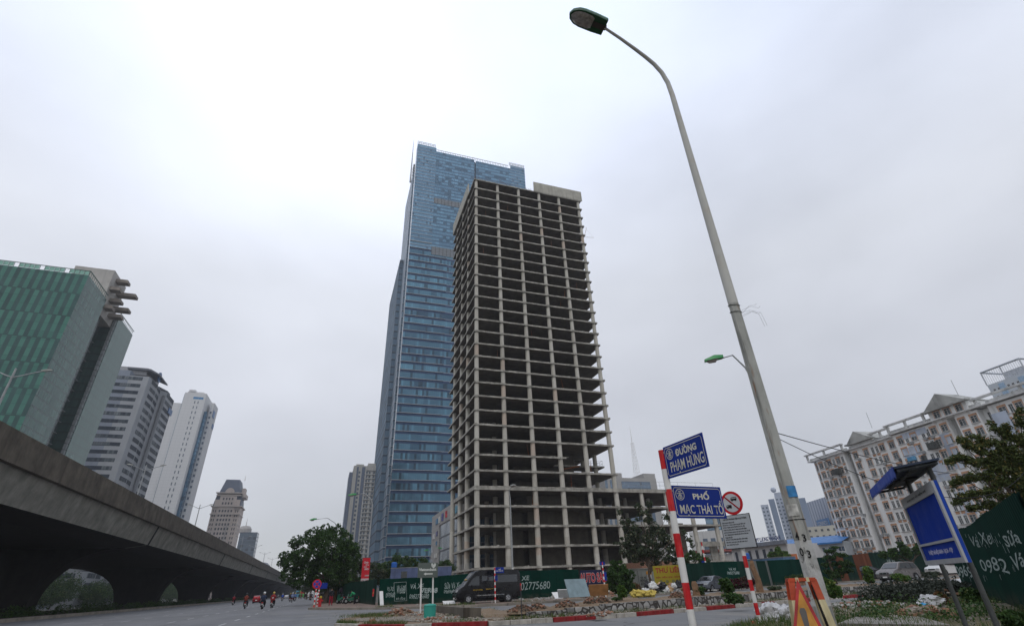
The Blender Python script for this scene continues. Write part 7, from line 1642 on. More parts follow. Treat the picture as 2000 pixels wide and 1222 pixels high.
def van_extra(t, wy):
    for s in (-1, 1):
        mb = MB(); mb.obox((-.1, s*1.005, .62), 2.6, .02, .07); mb.build('side_trim', M['chrome'], t, world=False)
        for (b_, x, z, w_) in (('XE HỢP ĐỒNG', 1.1, 1.05, .9), ('WWW.DULICH.VN 0912345', -.6, 1.08, 1.9)):
            me = text_mesh(b_, 1, .03)
            co = np.array([v.co[:] for v in me.vertices]); mn, mx_ = co.min(0), co.max(0); k = w_/(mx_[0]-mn[0]); cx = (mn[0]+mx_[0])/2
            for v in me.vertices: v.co = Vector((x+(v.co.x-cx)*k*s*-1*-1, s*1.008, z+v.co.y*.12)) if s < 0 else Vector((x-(v.co.x-cx)*k, s*1.008, z+v.co.y*.12))
            me.materials.clear(); me.materials.append(plain('van_yellow_letters', (.45, .28, .01), .6)); o = bpy.data.objects.new('side_lettering', me); COL.objects.link(o); o.parent = t
    mb = MB(); mb.obox((2.0, 0, 1.92), .02, .8, .1, Matrix.Rotation(-.8, 3, 'Y')); mb.build('front_lettering', plain('van_yellow_letters', (0, 0, 0)), t, world=False)
va_, vb_ = G(915, 1178.5, .15), G(992, 1174.5, .15); vm = (va_+vb_)/2; vd = Vector((FL1[3][0]-FL1[1][0], FL1[3][1]-FL1[1][1], 0)).normalized(); vc = AD(954, 1177, vm.xy.length)
vehicle('van', 'black high-roof minibus van with yellow lettering parked in front of the green fence', 'van', van, 2.02, M['blackpaint'], (1.95, -1.75), .36, vglass, ((2.02, 1.86), (1.46, 2.44)), None, (vm.x+.15, vm.y+1.0, .15), math.atan2(-vd.y, -vd.x), 'tall', .88, 1.3, .95, extra=van_extra, grille=M['chrome'])
def park(name, label, cat, prof, gl_, px, py, z, head, paint, sc_=1., W=1.75, r=.32, ws=(1.35, -1.35), belt=.95, scr=((1.10, 1.06), (.45, 1.39)), rear=((-1.70, 1.08), (-.92, 1.40)), group=None, **k):
    p = G(px, py, z); return vehicle(name, label, cat, prof, W, paint, ws, r, gl_, scr, rear, (p.x, p.y, z), head, None, .78, belt, sc_, group, **k)
HL = math.atan2(-.35, -.94)
park('parked_car', 'dark grey saloon car parked by the right fence behind the striped post', 'car', sedan, sglass, 1391, 1154.5, .0, HL+.05, carpaint('car_dark_grey', (.12, .13, .15)), 1.03)
park('parked_car', 'black saloon car with a chrome grille facing the camera by the round bush', 'car', sedan, sglass, 1688, 1133.5, .0, HL-.75, carpaint('car_black', (.012, .012, .014)), 1.4, grille=M['chrome'])
park('parked_car', 'taupe people carrier parked right of the black saloon', 'people carrier', mpv, mglass, 1760, 1134.5, .0, HL-.25, carpaint('car_taupe', (.17, .155, .15)), 1.25, W=1.85, r=.35, belt=1.05, scr=((1.30, 1.22), (.66, 1.68)), rear=((-2.24, 1.32), (-2.06, 1.66)), grille=M['chrome'])
park('parked_car', 'white sport utility car parked beyond the notice board posts', 'car', mpv, mglass, 1848, 1124, .0, HL-.3, carpaint('car_white', (.62, .62, .61), .0), 1.45, W=1.85, r=.38, belt=1.05, scr=((1.30, 1.22), (.66, 1.68)), rear=((-2.24, 1.32), (-2.06, 1.66)))
NORTH = math.pi/2
park('car', 'red hatchback driving away under the flyover edge among the motorbikes', 'car', mpv, mglass, 501, 1177, .0, NORTH, carpaint('car_red', (.19, .006, .012)), .86, W=1.85, belt=1.05, scr=((1.30, 1.22), (.66, 1.68)), rear=((-2.26, 1.15), (-2.04, 1.68)))
park('car', 'silver saloon driving away in front of the blue bus', 'car', sedan, sglass, 559, 1168, .0, NORTH, carpaint('car_silver', (.36, .37, .38)), 1.0)
park('car', 'distant grey car left of the silver saloon under the flyover', 'car', mpv, mglass, 540, 1167, .0, NORTH, carpaint('car_grey_far', (.16, .17, .18)), 1.0, belt=1.05, scr=((1.30, 1.22), (.66, 1.68)), rear=((-2.26, 1.15), (-2.04, 1.68)))
park('car', 'distant white car beside the kerb at the right of the traffic', 'car', mpv, mglass, 606, 1166.5, .0, NORTH, carpaint('car_white', (0, 0, 0)), 1.3, belt=1.05, scr=((1.30, 1.22), (.66, 1.68)), rear=((-2.26, 1.15), (-2.04, 1.68)))
def bus(label, px, pyt, pyb, pxw, paint, winmat):
    p = G(px, pyb, 0); D = p.xy.length; Wb = (AD(px+pxw/2, pyb, D)-AD(px-pxw/2, pyb, D)).length; H = AD(px, pyt, D).z; t = thing('bus', label, 'bus', (p.x, p.y, 0)); hw_ = Wb/2
    mb = MB(); mb.box(p.x-hw_, p.x+hw_, p.y, p.y+10, .35, H); mb.build('body', paint, t, bevel=.15)
    mb = MB(); mb.box(p.x-hw_*.78, p.x+hw_*.78, p.y-.04, p.y+.02, H*.55, H*.88); mb.build('rear_window', winmat, t)
    mb = MB(); mb.box(p.x-hw_-.02, p.x+hw_+.02, p.y+.6, p.y+9.4, H*.5, H*.82); mb.build('side_window', M['glass'], t)
    for s in (-1, 1): mb = MB(); mb.obox((p.x+s*hw_*.8, p.y-.03, H*.3), .25, .06, .35); mb.build('tail_light', M['redlight'], t)
    for s in (-1, 1):
        for y in (2, 7.5): mb = MB(); mb.tube([(p.x+s*(hw_-.3), p.y+y, .5), (p.x+s*(hw_+.01), p.y+y, .5)], .5, 14); mb.build('wheel', M['black'], t)
    return t
bus('green city bus with a red rear panel driving away in the distance', 590, 1151, 1167, 12.5, plain('bus_green', (.07, .33, .08), .4), plain('bus_red_panel', (.40, .03, .03), .5))
bus('light blue bus partly behind the green bus in the distance', 581, 1153, 1166.5, 8.5, plain('bus_blue', (.07, .28, .38), .4), M['glass'])

# ---- people: one skinned surface per body, coloured by region
def figure(name, joints, edges, radii, cols, parent, loc=(0, 0, 0), rot=0., sub=1):
    me = bpy.data.meshes.new(name); me.from_pydata(joints, edges, []); o = bpy.data.objects.new(name, me); COL.objects.link(o)
    o.modifiers.new('skin', 'SKIN'); 
    for v, r in zip(me.skin_vertices[0].data, radii): v.radius = (r, r)
    me.skin_vertices[0].data[0].use_root = True
    s = o.modifiers.new('sub', 'SUBSURF'); s.levels = sub; s.render_levels = sub
    dg = bpy.context.evaluated_depsgraph_get(); m2 = bpy.data.meshes.new_from_object(o.evaluated_get(dg)); COL.objects.unlink(o); bpy.data.objects.remove(o)
    m2.materials.clear()
    for c in cols['mats']: m2.materials.append(c)
    J = [Vector(j) for j in joints]
    for f in m2.polygons:
        c = f.center; best = min(range(len(edges)), key=lambda k: seg_d(c, J[edges[k][0]], J[edges[k][1]])); f.material_index = cols['edge'][best]; f.use_smooth = True
    o = bpy.data.objects.new(name, m2); COL.objects.link(o); o.parent = parent; o.location = loc; o.rotation_euler = (0, 0, rot); return o
def seg_d(p, a, b):
    ab = b-a; t = max(0, min(1, (p-a).dot(ab)/max(ab.length_squared, 1e-9))); return (p-a-ab*t).length
skin_m = plain('skin', (.30, .17, .11), .6)
# joints: 0 pelvis 1 waist 2 chest 3 neck 4 head; arms 5-7 / 8-10 (+ hand 17,18); legs 11-13 / 14-16
EDG = [(0, 1), (1, 2), (2, 3), (3, 4), (2, 5), (5, 6), (6, 7), (2, 8), (8, 9), (9, 10), (0, 11), (11, 12), (12, 13), (0, 14), (14, 15), (15, 16), (13, 17), (16, 18)]
def cols_(shirt, trousers, shoes=None): return {'mats': [shirt, trousers, skin_m, shoes or M['black']], 'edge': [0, 0, 0, 2, 0, 0, 0, 0, 0, 0, 1, 1, 1, 1, 1, 1, 3, 3]}
RID = [(0, 0, .82), (0, .03, 1.0), (0, .10, 1.25), (0, .14, 1.42), (0, .17, 1.56), (-.20, .10, 1.30), (-.30, .30, 1.08), (-.28, .52, 1.02), (.20, .10, 1.30), (.30, .30, 1.08), (.28, .52, 1.02), (-.15, .12, .80), (-.22, .46, .72), (-.20, .34, .30), (.15, .12, .80), (.22, .46, .72), (.20, .34, .30), (-.2, .50, .24), (.2, .50, .24)]
RR = [.16, .15, .17, .07, .105, .09, .06, .045, .09, .06, .045, .115, .085, .055, .115, .085, .055, .045, .045]
STN = [(0, 0, .92), (0, 0, 1.08), (0, .01, 1.32), (0, .02, 1.50), (0, .04, 1.63), (-.20, 0, 1.38), (-.27, -.02, 1.12), (-.25, .06, .90), (.20, 0, 1.38), (.27, -.02, 1.12), (.25, .06, .90), (-.10, 0, .86), (-.12, .02, .48), (-.13, -.01, .08), (.10, 0, .86), (.12, .02, .48), (.13, -.01, .08), (-.14, .12, .05), (.14, .12, .05)]
BND = [(0, 0, .9), (0, .12, 1.03), (0, .34, 1.18), (0, .46, 1.25), (0, .58, 1.26), (-.2, .36, 1.14), (-.24, .5, .92), (-.2, .6, .75), (.2, .36, 1.14), (.24, .5, .92), (.2, .6, .75), (-.1, 0, .85), (-.12, .06, .47), (-.13, 0, .08), (.1, 0, .85), (.12, .06, .47), (.13, 0, .08), (-.14, .12, .05), (.14, .12, .05)]
def person(label, joints, shirt, trousers, loc, rot, helmet=None, hair=True, group=None, sc_=1.):
    t = thing('person', label, 'person', loc, rot, group); t.scale = (sc_,)*3
    if joints is STN: SW = BND and joints
    figure('body', joints, EDG, RR, cols_(shirt, trousers), t)
    h = Vector(joints[4]); mb = MB()
    if helmet: mb.ball(h+Vector((0, -.01, .06)), (.14, .16, .13), 12, 7); mb.build('helmet', helmet, t, world=False, smooth=True)
    else: mb.ball(h+Vector((0, -.03, .05)), (.105, .115, .10), 10, 6); mb.build('hair', plain('black_hair', (.01, .009, .008), .6), t, world=False, smooth=True)
    mb = MB(); f_ = h+Vector((0, .10, 0)); mb.obox(f_+Vector((0, .01, -.01)), .025, .03, .04); mb.build('nose', skin_m, t, world=False)
    return t
def moto(label, loc, rot, paint, group, sc_=1., kick=0.):
    t = thing('motorbike', label, 'motorbike', loc, rot, group); t.scale = (sc_,)*3
    for y in (-.62, .64):
        mb = MB(); mb.tube([(-.05, y, .29), (0, y, .29), (.05, y, .29)], [.25, .29, .25], 18); o = mb.build('wheel', M['black'], t, world=False, smooth=True)
        mb = MB(); mb.tube([(-.055, y, .29), (.055, y, .29)], .13, 12); mb.build('hub', M['steel'], o, world=False)
    mb = MB(); mb.loft([[(-.09, -.72, .62), (.09, -.72, .62), (.07, -.72, .72), (-.07, -.72, .72)], [(-.15, -.35, .45), (.15, -.35, .45), (.13, -.35, .74), (-.13, -.35, .74)], [(-.13, .05, .32), (.13, .05, .32), (.12, .05, .62), (-.12, .05, .62)], [(-.10, .42, .30), (.10, .42, .30), (.08, .42, .48), (-.08, .42, .48)]]); mb.loft([[(-.17, .42, .42), (.17, .42, .42), (.17, .47, .42), (-.17, .47, .42)], [(-.19, .40, .78), (.19, .40, .78), (.17, .5, .78), (-.17, .5, .78)], [(-.10, .36, 1.0), (.10, .36, 1.0), (.09, .48, .98), (-.09, .48, .98)]]); mb.build('fairing', paint, t, world=False, bevel=.015)
    mb = MB(); mb.loft([[(-.11, -.68, .73), (.11, -.68, .73), (.10, -.68, .79), (-.10, -.68, .79)], [(-.13, -.3, .74), (.13, -.3, .74), (.12, -.3, .81), (-.12, -.3, .81)], [(-.09, .1, .64), (.09, .1, .64), (.08, .1, .72), (-.08, .1, .72)]]); mb.build('seat', M['black'], t, world=False, bevel=.015)
    mb = MB(); mb.tube([(-.34, .34, 1.02), (-.14, .42, 1.0), (.14, .42, 1.0), (.34, .34, 1.02)], .018, 6); mb.build('handlebar', M['darksteel'], t, world=False)
    for s in (-1, 1): mb = MB(); mb.tube([(s*.2, .42, 1.0), (s*.28, .44, 1.18)], .01, 4); mb.ball((s*.29, .43, 1.21), (.06, .02, .045), 8, 5); mb.build('mirror', M['darksteel'], t, world=False)
    mb = MB(); mb.tube([(0, .64, .29), (0, .44, .9)], .04, 6); mb.build('frame', M['steel'], t, world=False)
    mb = MB(); mb.tube([(.11, -.62, .29), (.11, .0, .33)], .03, 6); mb.build('swing_arm', M['steel'], t, world=False)
    mb = MB(); mb.tube([(.15, -.82, .42), (.15, -.2, .30)], .045, 8); mb.build('exhaust', M['steel'], t, world=False)
    mb = MB(); mb.obox((0, -.76, .66), .16, .06, .08); mb.build('tail_light', M['redlight'], t, world=False)
    mb = MB(); mb.obox((0, -.80, .50), .19, .015, .14); mb.build('number_plate', M['white'], t, world=False)
    mb = MB(); mb.loft([[(-.05, -.86, .50), (.05, -.86, .50), (.05, -.84, .50), (-.05, -.84, .50)], [(-.07, -.74, .62), (.07, -.74, .62), (.07, -.7, .62), (-.07, -.7, .62)]]); mb.build('mudguard', M['black'], t, world=False)
    return t
def cloth(nm, c): return plain('cloth_'+nm, c, .9, 0, .15, 6)
trd = cloth('dark_trousers', (.02, .02, .025)); hw_ = plain('helmet_white', (.6, .6, .58), .3); hdk = plain('helmet_dark', (.03, .035, .04), .3); hyl = plain('helmet_yellow', (.5, .36, .08), .3); hbl = plain('helmet_blue', (.05, .12, .35), .3)
bk_dark = plain('scooter_dark', (.015, .015, .018), .3); bk_red = plain('scooter_red', (.3, .015, .02), .3); bk_wh = plain('scooter_white', (.45, .45, .45), .3); bk_gr = plain('scooter_green', (.02, .12, .07), .3)
RL = [(454.5, 1181, 'red', (.17, .012, .02), hdk, bk_dark, 'leftmost rider, close to the flyover kerb'), (477.5, 1188, 'rust-red', (.15, .03, .02), hdk, bk_dark, 'second rider from the left, just before the red hatchback'), (511.5, 1189, 'navy', (.02, .03, .06), hw_, bk_dark, 'rider just right of the red hatchback'), (530.5, 1186.5, 'bright red', (.22, .018, .018), hyl, bk_dark, 'nearest rider on the right, with a big red box'), (550.5, 1173, 'royal blue', (.03, .08, .40), hw_, bk_wh, 'rider alone between the red-jacketed rider and the silver saloon'),
      (565.5, 1174, 'black', (.02, .02, .02), hyl, bk_dark, 'left rider of the close group of three'), (569.5, 1176, 'grey-blue', (.16, .20, .32), hw_, bk_dark, 'front rider of the close group of three'), (575, 1173.5, 'light blue', (.10, .16, .35), hyl, bk_wh, 'right rider of the close group of three'), (583.5, 1169, 'dark grey', (.05, .05, .06), hdk, bk_dark, 'rider below the light blue bus'), (588, 1168.8, 'maroon', (.15, .02, .03), hdk, bk_red, 'rider below the green bus, with a red tail light'),
      (595.5, 1170, 'black', (.02, .02, .025), hw_, bk_dark, 'rider right of the green bus'), (607, 1171.5, 'charcoal', (.04, .04, .045), hdk, bk_dark, 'rightmost rider beside the pavement kerb'), (543, 1168, 'pale grey', (.25, .25, .26), hw_, bk_wh, 'small far rider before the distant grey car')]
m0 = {}
figcache = {}
for i, (px, py, nm, col, hel, bk, wh_) in enumerate(RL):
    p = G(px, py, 0); s_ = 1.05
    if i == 0: mo0 = moto('motorbike of the '+wh_, (p.x, p.y, 0), 0, bk, 'motorbikes riding away on the main road', s_); f0 = person('helmeted person in %s, %s' % (nm, wh_), RID, cloth('rider_0', col), trd, (p.x, p.y-.15, 0), 0, hel, group='riders on the main road', sc_=s_); sh0, he0 = cloth('rider_0', (0, 0, 0)), hel
    else:
        dup(mo0, (p.x, p.y, 0), random.uniform(-.06, .06), 'motorbike of the '+wh_, swap={bk_dark: bk}); dup(f0, (p.x, p.y-.15, 0), 0, 'helmeted person in %s, %s' % (nm, wh_), swap={sh0: cloth('rider_%d' % i, col), he0: hel})
p = G(530.5, 1186.5, 0); t = thing('delivery_box', 'big red delivery box strapped behind the nearest rider on the right', 'box', (p.x, p.y-.45, .82)); mb = MB(); mb.obox((0, 0, .28), .52, .42, .5); mb.build('body', plain('box_red', (.20, .018, .018), .6), t, world=False, bevel=.03); mb = MB(); mb.obox((0, -.215, .32), .14, .01, .1); mb.build('badge', M['white'], t, world=False)
# parked motorbikes and people by the umbrella
for i, (px, py, r_, b_, lb) in enumerate(((664, 1178.5, .5, bk_gr, 'dark green motorbike parked at the left under the purple umbrella'), (669, 1178, .9, bk_dark, 'black motorbike parked in the middle under the purple umbrella'), (674, 1177.5, 1.3, bk_dark, 'black motorbike parked next to the umbrella pole, turned sideways'), (686, 1178, 1.7, bk_gr, 'green motorbike parked at the right under the purple umbrella'))):
    p = G(px, py, .15); dup(mo0, (p.x, p.y, .15), r_, lb, 'motorbikes parked under the umbrella', swap={bk_dark: b_})
p = G(645, 1182, .15); person('person in a black jacket and red trousers standing with their back turned by the kiosk', STN, cloth('black_jacket', (.012, .012, .016)), cloth('red_trousers', (.28, .015, .03)), (p.x, p.y, .15), .1)
p = G(692.5, 1179, .15); person('person in a green jacket bending over the parked motorbikes at the umbrella edge', BND, cloth('green_jacket', (.02, .25, .10)), cloth('black_jacket', (0, 0, 0)), (p.x, p.y, .15), 1.2)

# ================================================================== trees and plants
def ptree(name, label, D, blobs, n, size, mat, base=None, sub=26, subr=.34, up=.35, group=None, depth=.9, aspect=.55, limbs=4, r0=.22, cat='tree', zb=.15, hollow=.5):
    """blobs: (px,py,r px) leaf masses at distance D"""
    B = []; 
    for (x, y, r) in blobs:
        c = AD(x, y, D); e = AD(x+r, y, D); rr_ = (e-c).length; k = random.uniform(-.35, .35)*rr_; dv = Vector((c.x, c.y, 0)).normalized()
        B.append((c.x+dv.x*k, c.y+dv.y*k, c.z, rr_, rr_*depth, rr_*.92))
    bx = base or (blobs[0][0], None); c = AD(bx[0], blobs[0][1], D); t = thing(name, label, cat, (c.x, c.y, zb), 0, group)
    crown('crown', B, n, size, M[mat], t, sub, subr, up, zmin=zb+.05, aspect=aspect, hollow=hollow)
    top = Vector(B[0][:3]); lim = [b[:3] for b in B[1::max(1, (len(B)-1)//limbs)]]
    limb_tree(t, (c.x, c.y, zb-.1), (c.x*.5+top.x*.5, c.y*.5+top.y*.5, zb+(top.z-zb)*.7), r0, lim)
    return t
ptree('round_tree', 'big round dark-leaved tree at the pavement corner left of the skyscraper', 87, [(640, 1075, 40), (600, 1078, 34), (668, 1085, 32), (570, 1102, 24), (556, 1086, 12), (685, 1088, 19), (640, 1112, 34), (600, 1112, 28), (676, 1112, 23), (612, 1046, 18), (655, 1042, 19), (580, 1058, 15), (637, 1033, 12), (675, 1050, 14), (690, 1070, 12), (566, 1122, 18), (630, 1130, 26), (660, 1130, 20), (590, 1130, 22)], 42000, .27, 'leaf_dark', (648, 1180), sub=60, subr=.24, limbs=8, r0=.3, hollow=.72)
ptree('street_tree', 'dark tree behind the fence right of the red banner', 100, [(722, 1115, 20), (708, 1122, 18), (740, 1120, 16), (700, 1105, 10), (725, 1135, 18), (712, 1140, 16), (705, 1100, 8)], 9000, .30, 'leaf_dusty', sub=34, subr=.28)
ptree('street_tree', 'bushy tree behind the blue container left of the bank sign', 104, [(785, 1100, 18), (760, 1108, 18), (802, 1104, 15), (745, 1112, 14), (775, 1088, 9), (740, 1125, 14), (770, 1120, 15)], 9000, .30, 'leaf_mid', sub=34, subr=.28)
ptree('street_tree', 'small dark tree between the bank sign and the tall skeleton column', 108, [(868, 1104, 12), (880, 1108, 10), (858, 1110, 10)], 3000, .30, 'leaf_dark')
ptree('street_tree', 'small dark tree left of the bank sign behind the container', 108, [(826, 1100, 12), (816, 1106, 10), (838, 1106, 9)], 3000, .30, 'leaf_dark')
for i, (x, y, r, D, lb) in enumerate(((603, 1140, 11, 190, 'nearest of the hazy trees down the road behind the round tree'), (610, 1135, 10, 160, 'hazy tree directly left of the no-parking sign'), (596, 1148, 7, 260, 'second of the hazy trees down the road'), (589, 1152, 5, 340, 'farthest hazy tree down the road at the flyover end'), (668, 1125, 14, 125, 'tree behind the purple umbrella'), (690, 1128, 14, 120, 'tree between the umbrella and the red banner'))):
    ptree('street_tree', lb, D, [(x, y, r), (x+r*.6, y+r*.5, r*.8), (x-r*.4, y+r*.6, r*.7)], 2200, .4, 'leaf_dusty' if i < 4 else 'leaf_dark', sub=20)
ptree('street_tree', 'tall sparse dusty tree in front of the low concrete wing', 68, [(1262, 1065, 30), (1235, 1045, 24), (1285, 1040, 26), (1225, 1020, 15), (1258, 1010, 18), (1300, 1065, 22), (1215, 1065, 15), (1240, 1085, 22), (1280, 1090, 22), (1310, 1088, 18), (1270, 985, 9), (1247, 990, 9), (1345, 1052, 8), (1335, 1038, 7), (1325, 1075, 13), (1302, 1010, 10), (1352, 1064, 6), (1210, 1000, 7)], 11500, .27, 'leaf_dusty', (1263, 1110), sub=20, subr=.30, limbs=10, r0=.16, hollow=.35)
ptree('street_tree', 'dense dark bushy tree between the dark blue banner and the grey cabinet', 58, [(1205, 1120, 20), (1218, 1140, 22), (1195, 1140, 14), (1228, 1120, 12), (1210, 1105, 12), (1225, 1155, 14), (1200, 1155, 12), (1190, 1125, 10), (1198, 1100, 8)], 13000, .20, 'leaf_dark', sub=34, subr=.3, zb=.15)
BR = [((2030, 930), (1930, 905), (1875, 893), (1850, 902)), ((2010, 900), (1930, 885), (1890, 868), (1872, 858)), ((2010, 870), (1960, 845), (1935, 825)), ((2010, 840), (1990, 815), (1992, 800)), ((2010, 955), (1930, 930), (1880, 932), (1858, 948)), ((2010, 985), (1930, 960), (1885, 968), (1866, 980)), ((2000, 900), (1960, 880), (1945, 862)), ((2010, 1000), (1940, 985), (1890, 992)), ((1990, 880), (1925, 865), (1905, 850)), ((2020, 860), (1975, 850), (1962, 830)), ((2010, 940), (1970, 920), (1915, 925)), ((2010, 920), (1960, 910), (1900, 905)), ((2010, 975), (1985, 945), (1940, 945)), ((2010, 1010), (1960, 1005), (1925, 1005))]
BRB = []
for br_ in BR:
    tot = len(br_)-1; N_ = int(sum(math.hypot(br_[i+1][0]-br_[i][0], br_[i+1][1]-br_[i][1]) for i in range(tot))/6)
    for k in range(N_+1):
        t_ = k/N_*tot; i = min(int(t_), tot-1); f_ = t_-i; BRB.append((br_[i][0]+(br_[i+1][0]-br_[i][0])*f_+random.uniform(-3, 3), br_[i][1]+(br_[i+1][1]-br_[i][1])*f_+random.uniform(-5, 5), 14-7*k/N_))
ptree('street_tree', 'leafy tree with long drooping branches over the right green fence', 25, [(1990, 950, 20)]+[b for b in BRB], 23000, .13, 'leaf_olive', (1985, 1000), sub=5, subr=.75, aspect=.34, limbs=22, r0=.09, hollow=.1, depth=1.5, zb=.38)
# layered evergreen
cE = AD(1632, 1135, 78); t = thing('evergreen', 'layered flat-branched evergreen in front of the right fence beside the lamp pole', 'tree', (cE.x, cE.y, .15)); Bl = []
for (x, y, rx) in ((1630, 1069, 9), (1620, 1076, 14), (1640, 1083, 16), (1622, 1088, 16), (1645, 1100, 20), (1618, 1102, 16), (1650, 1113, 20), (1632, 1122, 22), (1615, 1115, 12), (1662, 1104, 10)):
    c = AD(x, y, 78); rr_ = (AD(x+rx, y, 78)-c).length; Bl.append((c.x, c.y, c.z, rr_, rr_, rr_*.30))
crown('crown', Bl, 9000, .22, M['leaf_dark'], t, 30, .28, .8, hollow=.2); limb_tree(t, (cE.x, cE.y, .1), (cE.x, cE.y, AD(1632, 1072, 78).z), .16, [b[:3] for b in Bl[2:]])
ptree('street_tree', 'dark tree row behind the right fence above the people carrier', 95, [(1770, 1078, 15), (1745, 1082, 14), (1795, 1072, 14), (1725, 1084, 10), (1760, 1065, 10), (1810, 1078, 12)], 6500, .28, 'leaf_dark')
ptree('street_tree', 'light green tree behind the right fence in front of the school', 112, [(1520, 1078, 12), (1508, 1085, 9), (1535, 1084, 10)], 3500, .30, 'leaf_light')
ptree('street_tree', 'low dark tree behind the fence under the concrete wing', 92, [(1350, 1085, 12), (1368, 1090, 10), (1380, 1096, 8), (1335, 1092, 12)], 3500, .28, 'leaf_dark')
# trees beyond the flyover
for i in range(18):
    Y = 128+i*30; X = -106-random.uniform(0, 8); h = random.uniform(11, 15); t = thing('street_tree', 'tree across the far carriageway seen between flyover piers, %s' % ('bright green, in the nearest opening' if i in (2,) else 'one of a dark row'), 'tree', (X, Y, 0), 0, 'trees beyond the flyover')
    if i != 2: t['group'] = 'dark crowns beyond the flyover'
    crown('crown', [(X, Y, h*.6, 7, 9, h*.38), (X+3, Y-8, h*.5, 5, 7, h*.35), (X+2, Y+8, h*.52, 5, 7, h*.33), (X+3, Y, h*.35, 5, 9, h*.28)], 7500, .7, M['leaf_light' if i in (2, 1, 0) else 'leaf_mid'], t, 30, .36)
    mb = MB(); mb.tube([(X, Y, -.3), (X, Y, h*.5)], .3, 6); mb.build('trunk', M['bark'], t)
mb = MB(); mb.box(-190, -165, 190, 330, -.3, 30); ob = mb.build('wall', plain('brown_block_wall', (.22, .15, .11), .9, 0, .2, .1)); 
tb2 = thing('apartment_block', 'brownish block with a window grid glimpsed between the first flyover piers', 'apartment block', (-165, 250, 0)); ob.location = (165, -250, 0); ob.parent = tb2
window_set(tb2, (-165, 190, 0), (0, 1, 0), [(u, z) for z in (4, 8, 12, 16, 20, 24, 28) for u in range(4, 138, 7)], 2.4, 2.2, M['darksteel'], M['wglass'], .1, big=99)
# shrubs under the flyover
HB = [(-34-random.uniform(0, 3), y, .55, 1.3, 2.2, .7) for y in np.arange(35, 330, 3.6)]
P_ = crown_pts(HB, 26000, 14, .4); o = np_mesh('shrub_strip', leaf_quads(P_[P_[:, 2] > .2], .28), int((P_[:, 2] > .2).sum()), M['leaf_dark'], None); tag(o, 'continuous dark shrub planting in the shade under the flyover', 'shrubs', kind='stuff')
# bushes on the island, pavement and verge
def pbush(name, label, px, py, z, wpx, hpx, n, size, mat, sub=22, subr=.34, aspect=.6, cat='bush'):
    c = Vector(onpl(px)) if z in (.5, .6) else (G(px, py, z) if z is not None else VG(px, py)); z = c.z if z is None else z; D = c.xy.length; r = (AD(px+wpx/2, py, D)-AD(px, py, D)).length; h = AD(px, py-hpx, D).z-z
    return bush(name, label, cat, (c.x, c.y, z), (r, r*.8, h/2), n, size, M_name(mat), None, [(c.x+random.uniform(-.75, .75)*r, c.y+random.uniform(-.4, .4)*r, z+h*random.uniform(.3, .8), r*random.uniform(.25, .5), r*.4, h*random.uniform(.16, .32)) for _ in range(9)]+[(c.x, c.y, z+h*.62, r*.5, r*.5, h*.36), (c.x, c.y, z+h*.3, r*.85, r*.7, h*.3)], sub, subr, True, aspect)
def M_name(k): return k
pbush('sapling', 'yellow-green sapling on the planter in front of the dense dark tree', 1216, 1177, .6, 22, 38, 1500, .11, 'leaf_light', 12)
pbush('bush', 'low leafy sprawl on the planter left of the yellow-green sapling', 1203, 1179, .6, 24, 12, 900, .11, 'leaf_mid')
pbush('bush', 'dark leafy shoots around the cut stump by the grey car', 1368, 1168, .6, 26, 24, 1600, .12, 'leaf_mid')
pbush('bush', 'tall leafy bush spilling over the planter between the two striped posts', 1425, 1170, .5, 32, 44, 2600, .14, 'leaf_dark')
pbush('bush', 'bright low leaves at the foot of the tall bush between the striped posts', 1434, 1177.5, .3, 46, 20, 2200, .13, 'leaf_mid')
pbush('bush', 'low leafy seedlings on the planter right of the thin striped post', 1512, 1158, .6, 28, 13, 900, .14, 'leaf_dusty')
pbush('bush', 'round light green bush right of the lamp pole on the island', 1628, 1166, .3, 44, 36, 5200, .14, 'leaf_light', 30)
pbush('bush', 'small dark bush behind the lamp pole beside the round light bush', 1600, 1150, .6, 18, 36, 1200, .14, 'leaf_dark')
pbush('bush', 'rounded bright bush in front of the black saloon', 1702, 1139, .6, 26, 38, 3200, .15, 'leaf_light', 26)
pbush('bush', 'yellow-green low bush below the people carrier', 1765, 1137, .6, 46, 17, 2200, .15, 'leaf_light')
pbush('bush', 'purple-red leaved shrub bed behind the thin striped post', 1448, 1149, .15, 56, 22, 4200, .20, 'leaf_red', 26)
pbush('bush', 'dark bush under the white sport utility car', 1820, 1128, .15, 50, 12, 1800, .25, 'leaf_dusty')
pbush('bush', 'dry dead branches beside the grey cabinet', 1240, 1156, .15, 30, 20, 900, .2, 'leaf_dry')
a, b = VG(1756, 1175), VG(1850, 1162); t = thing('bush', 'wide low grey-green hedge bush on the verge below the parked cars', 'bush', ((a.x+b.x)/2, (a.y+b.y)/2, .35)); BB = []
for k in range(30):
    q = a.lerp(b, random.random()); hh_ = random.uniform(.35, .62); BB.append((q.x+random.uniform(-.5, .5), q.y+random.uniform(-.5, .5), .35+hh_*.6, random.uniform(.55, 1.0), random.uniform(.5, .8), hh_*.6))
crown('foliage', BB, 20000, .10, M['leaf_grey'], t, 20, .34, zmin=.2)
mb = MB()
for k in range(6): q = a.lerp(b, (k+.5)/6); mb.tube([(q.x, q.y, .2), (q.x+.2, q.y, .8)], [.03, .015], 5)
mb.build('stem', M['bark'], t)
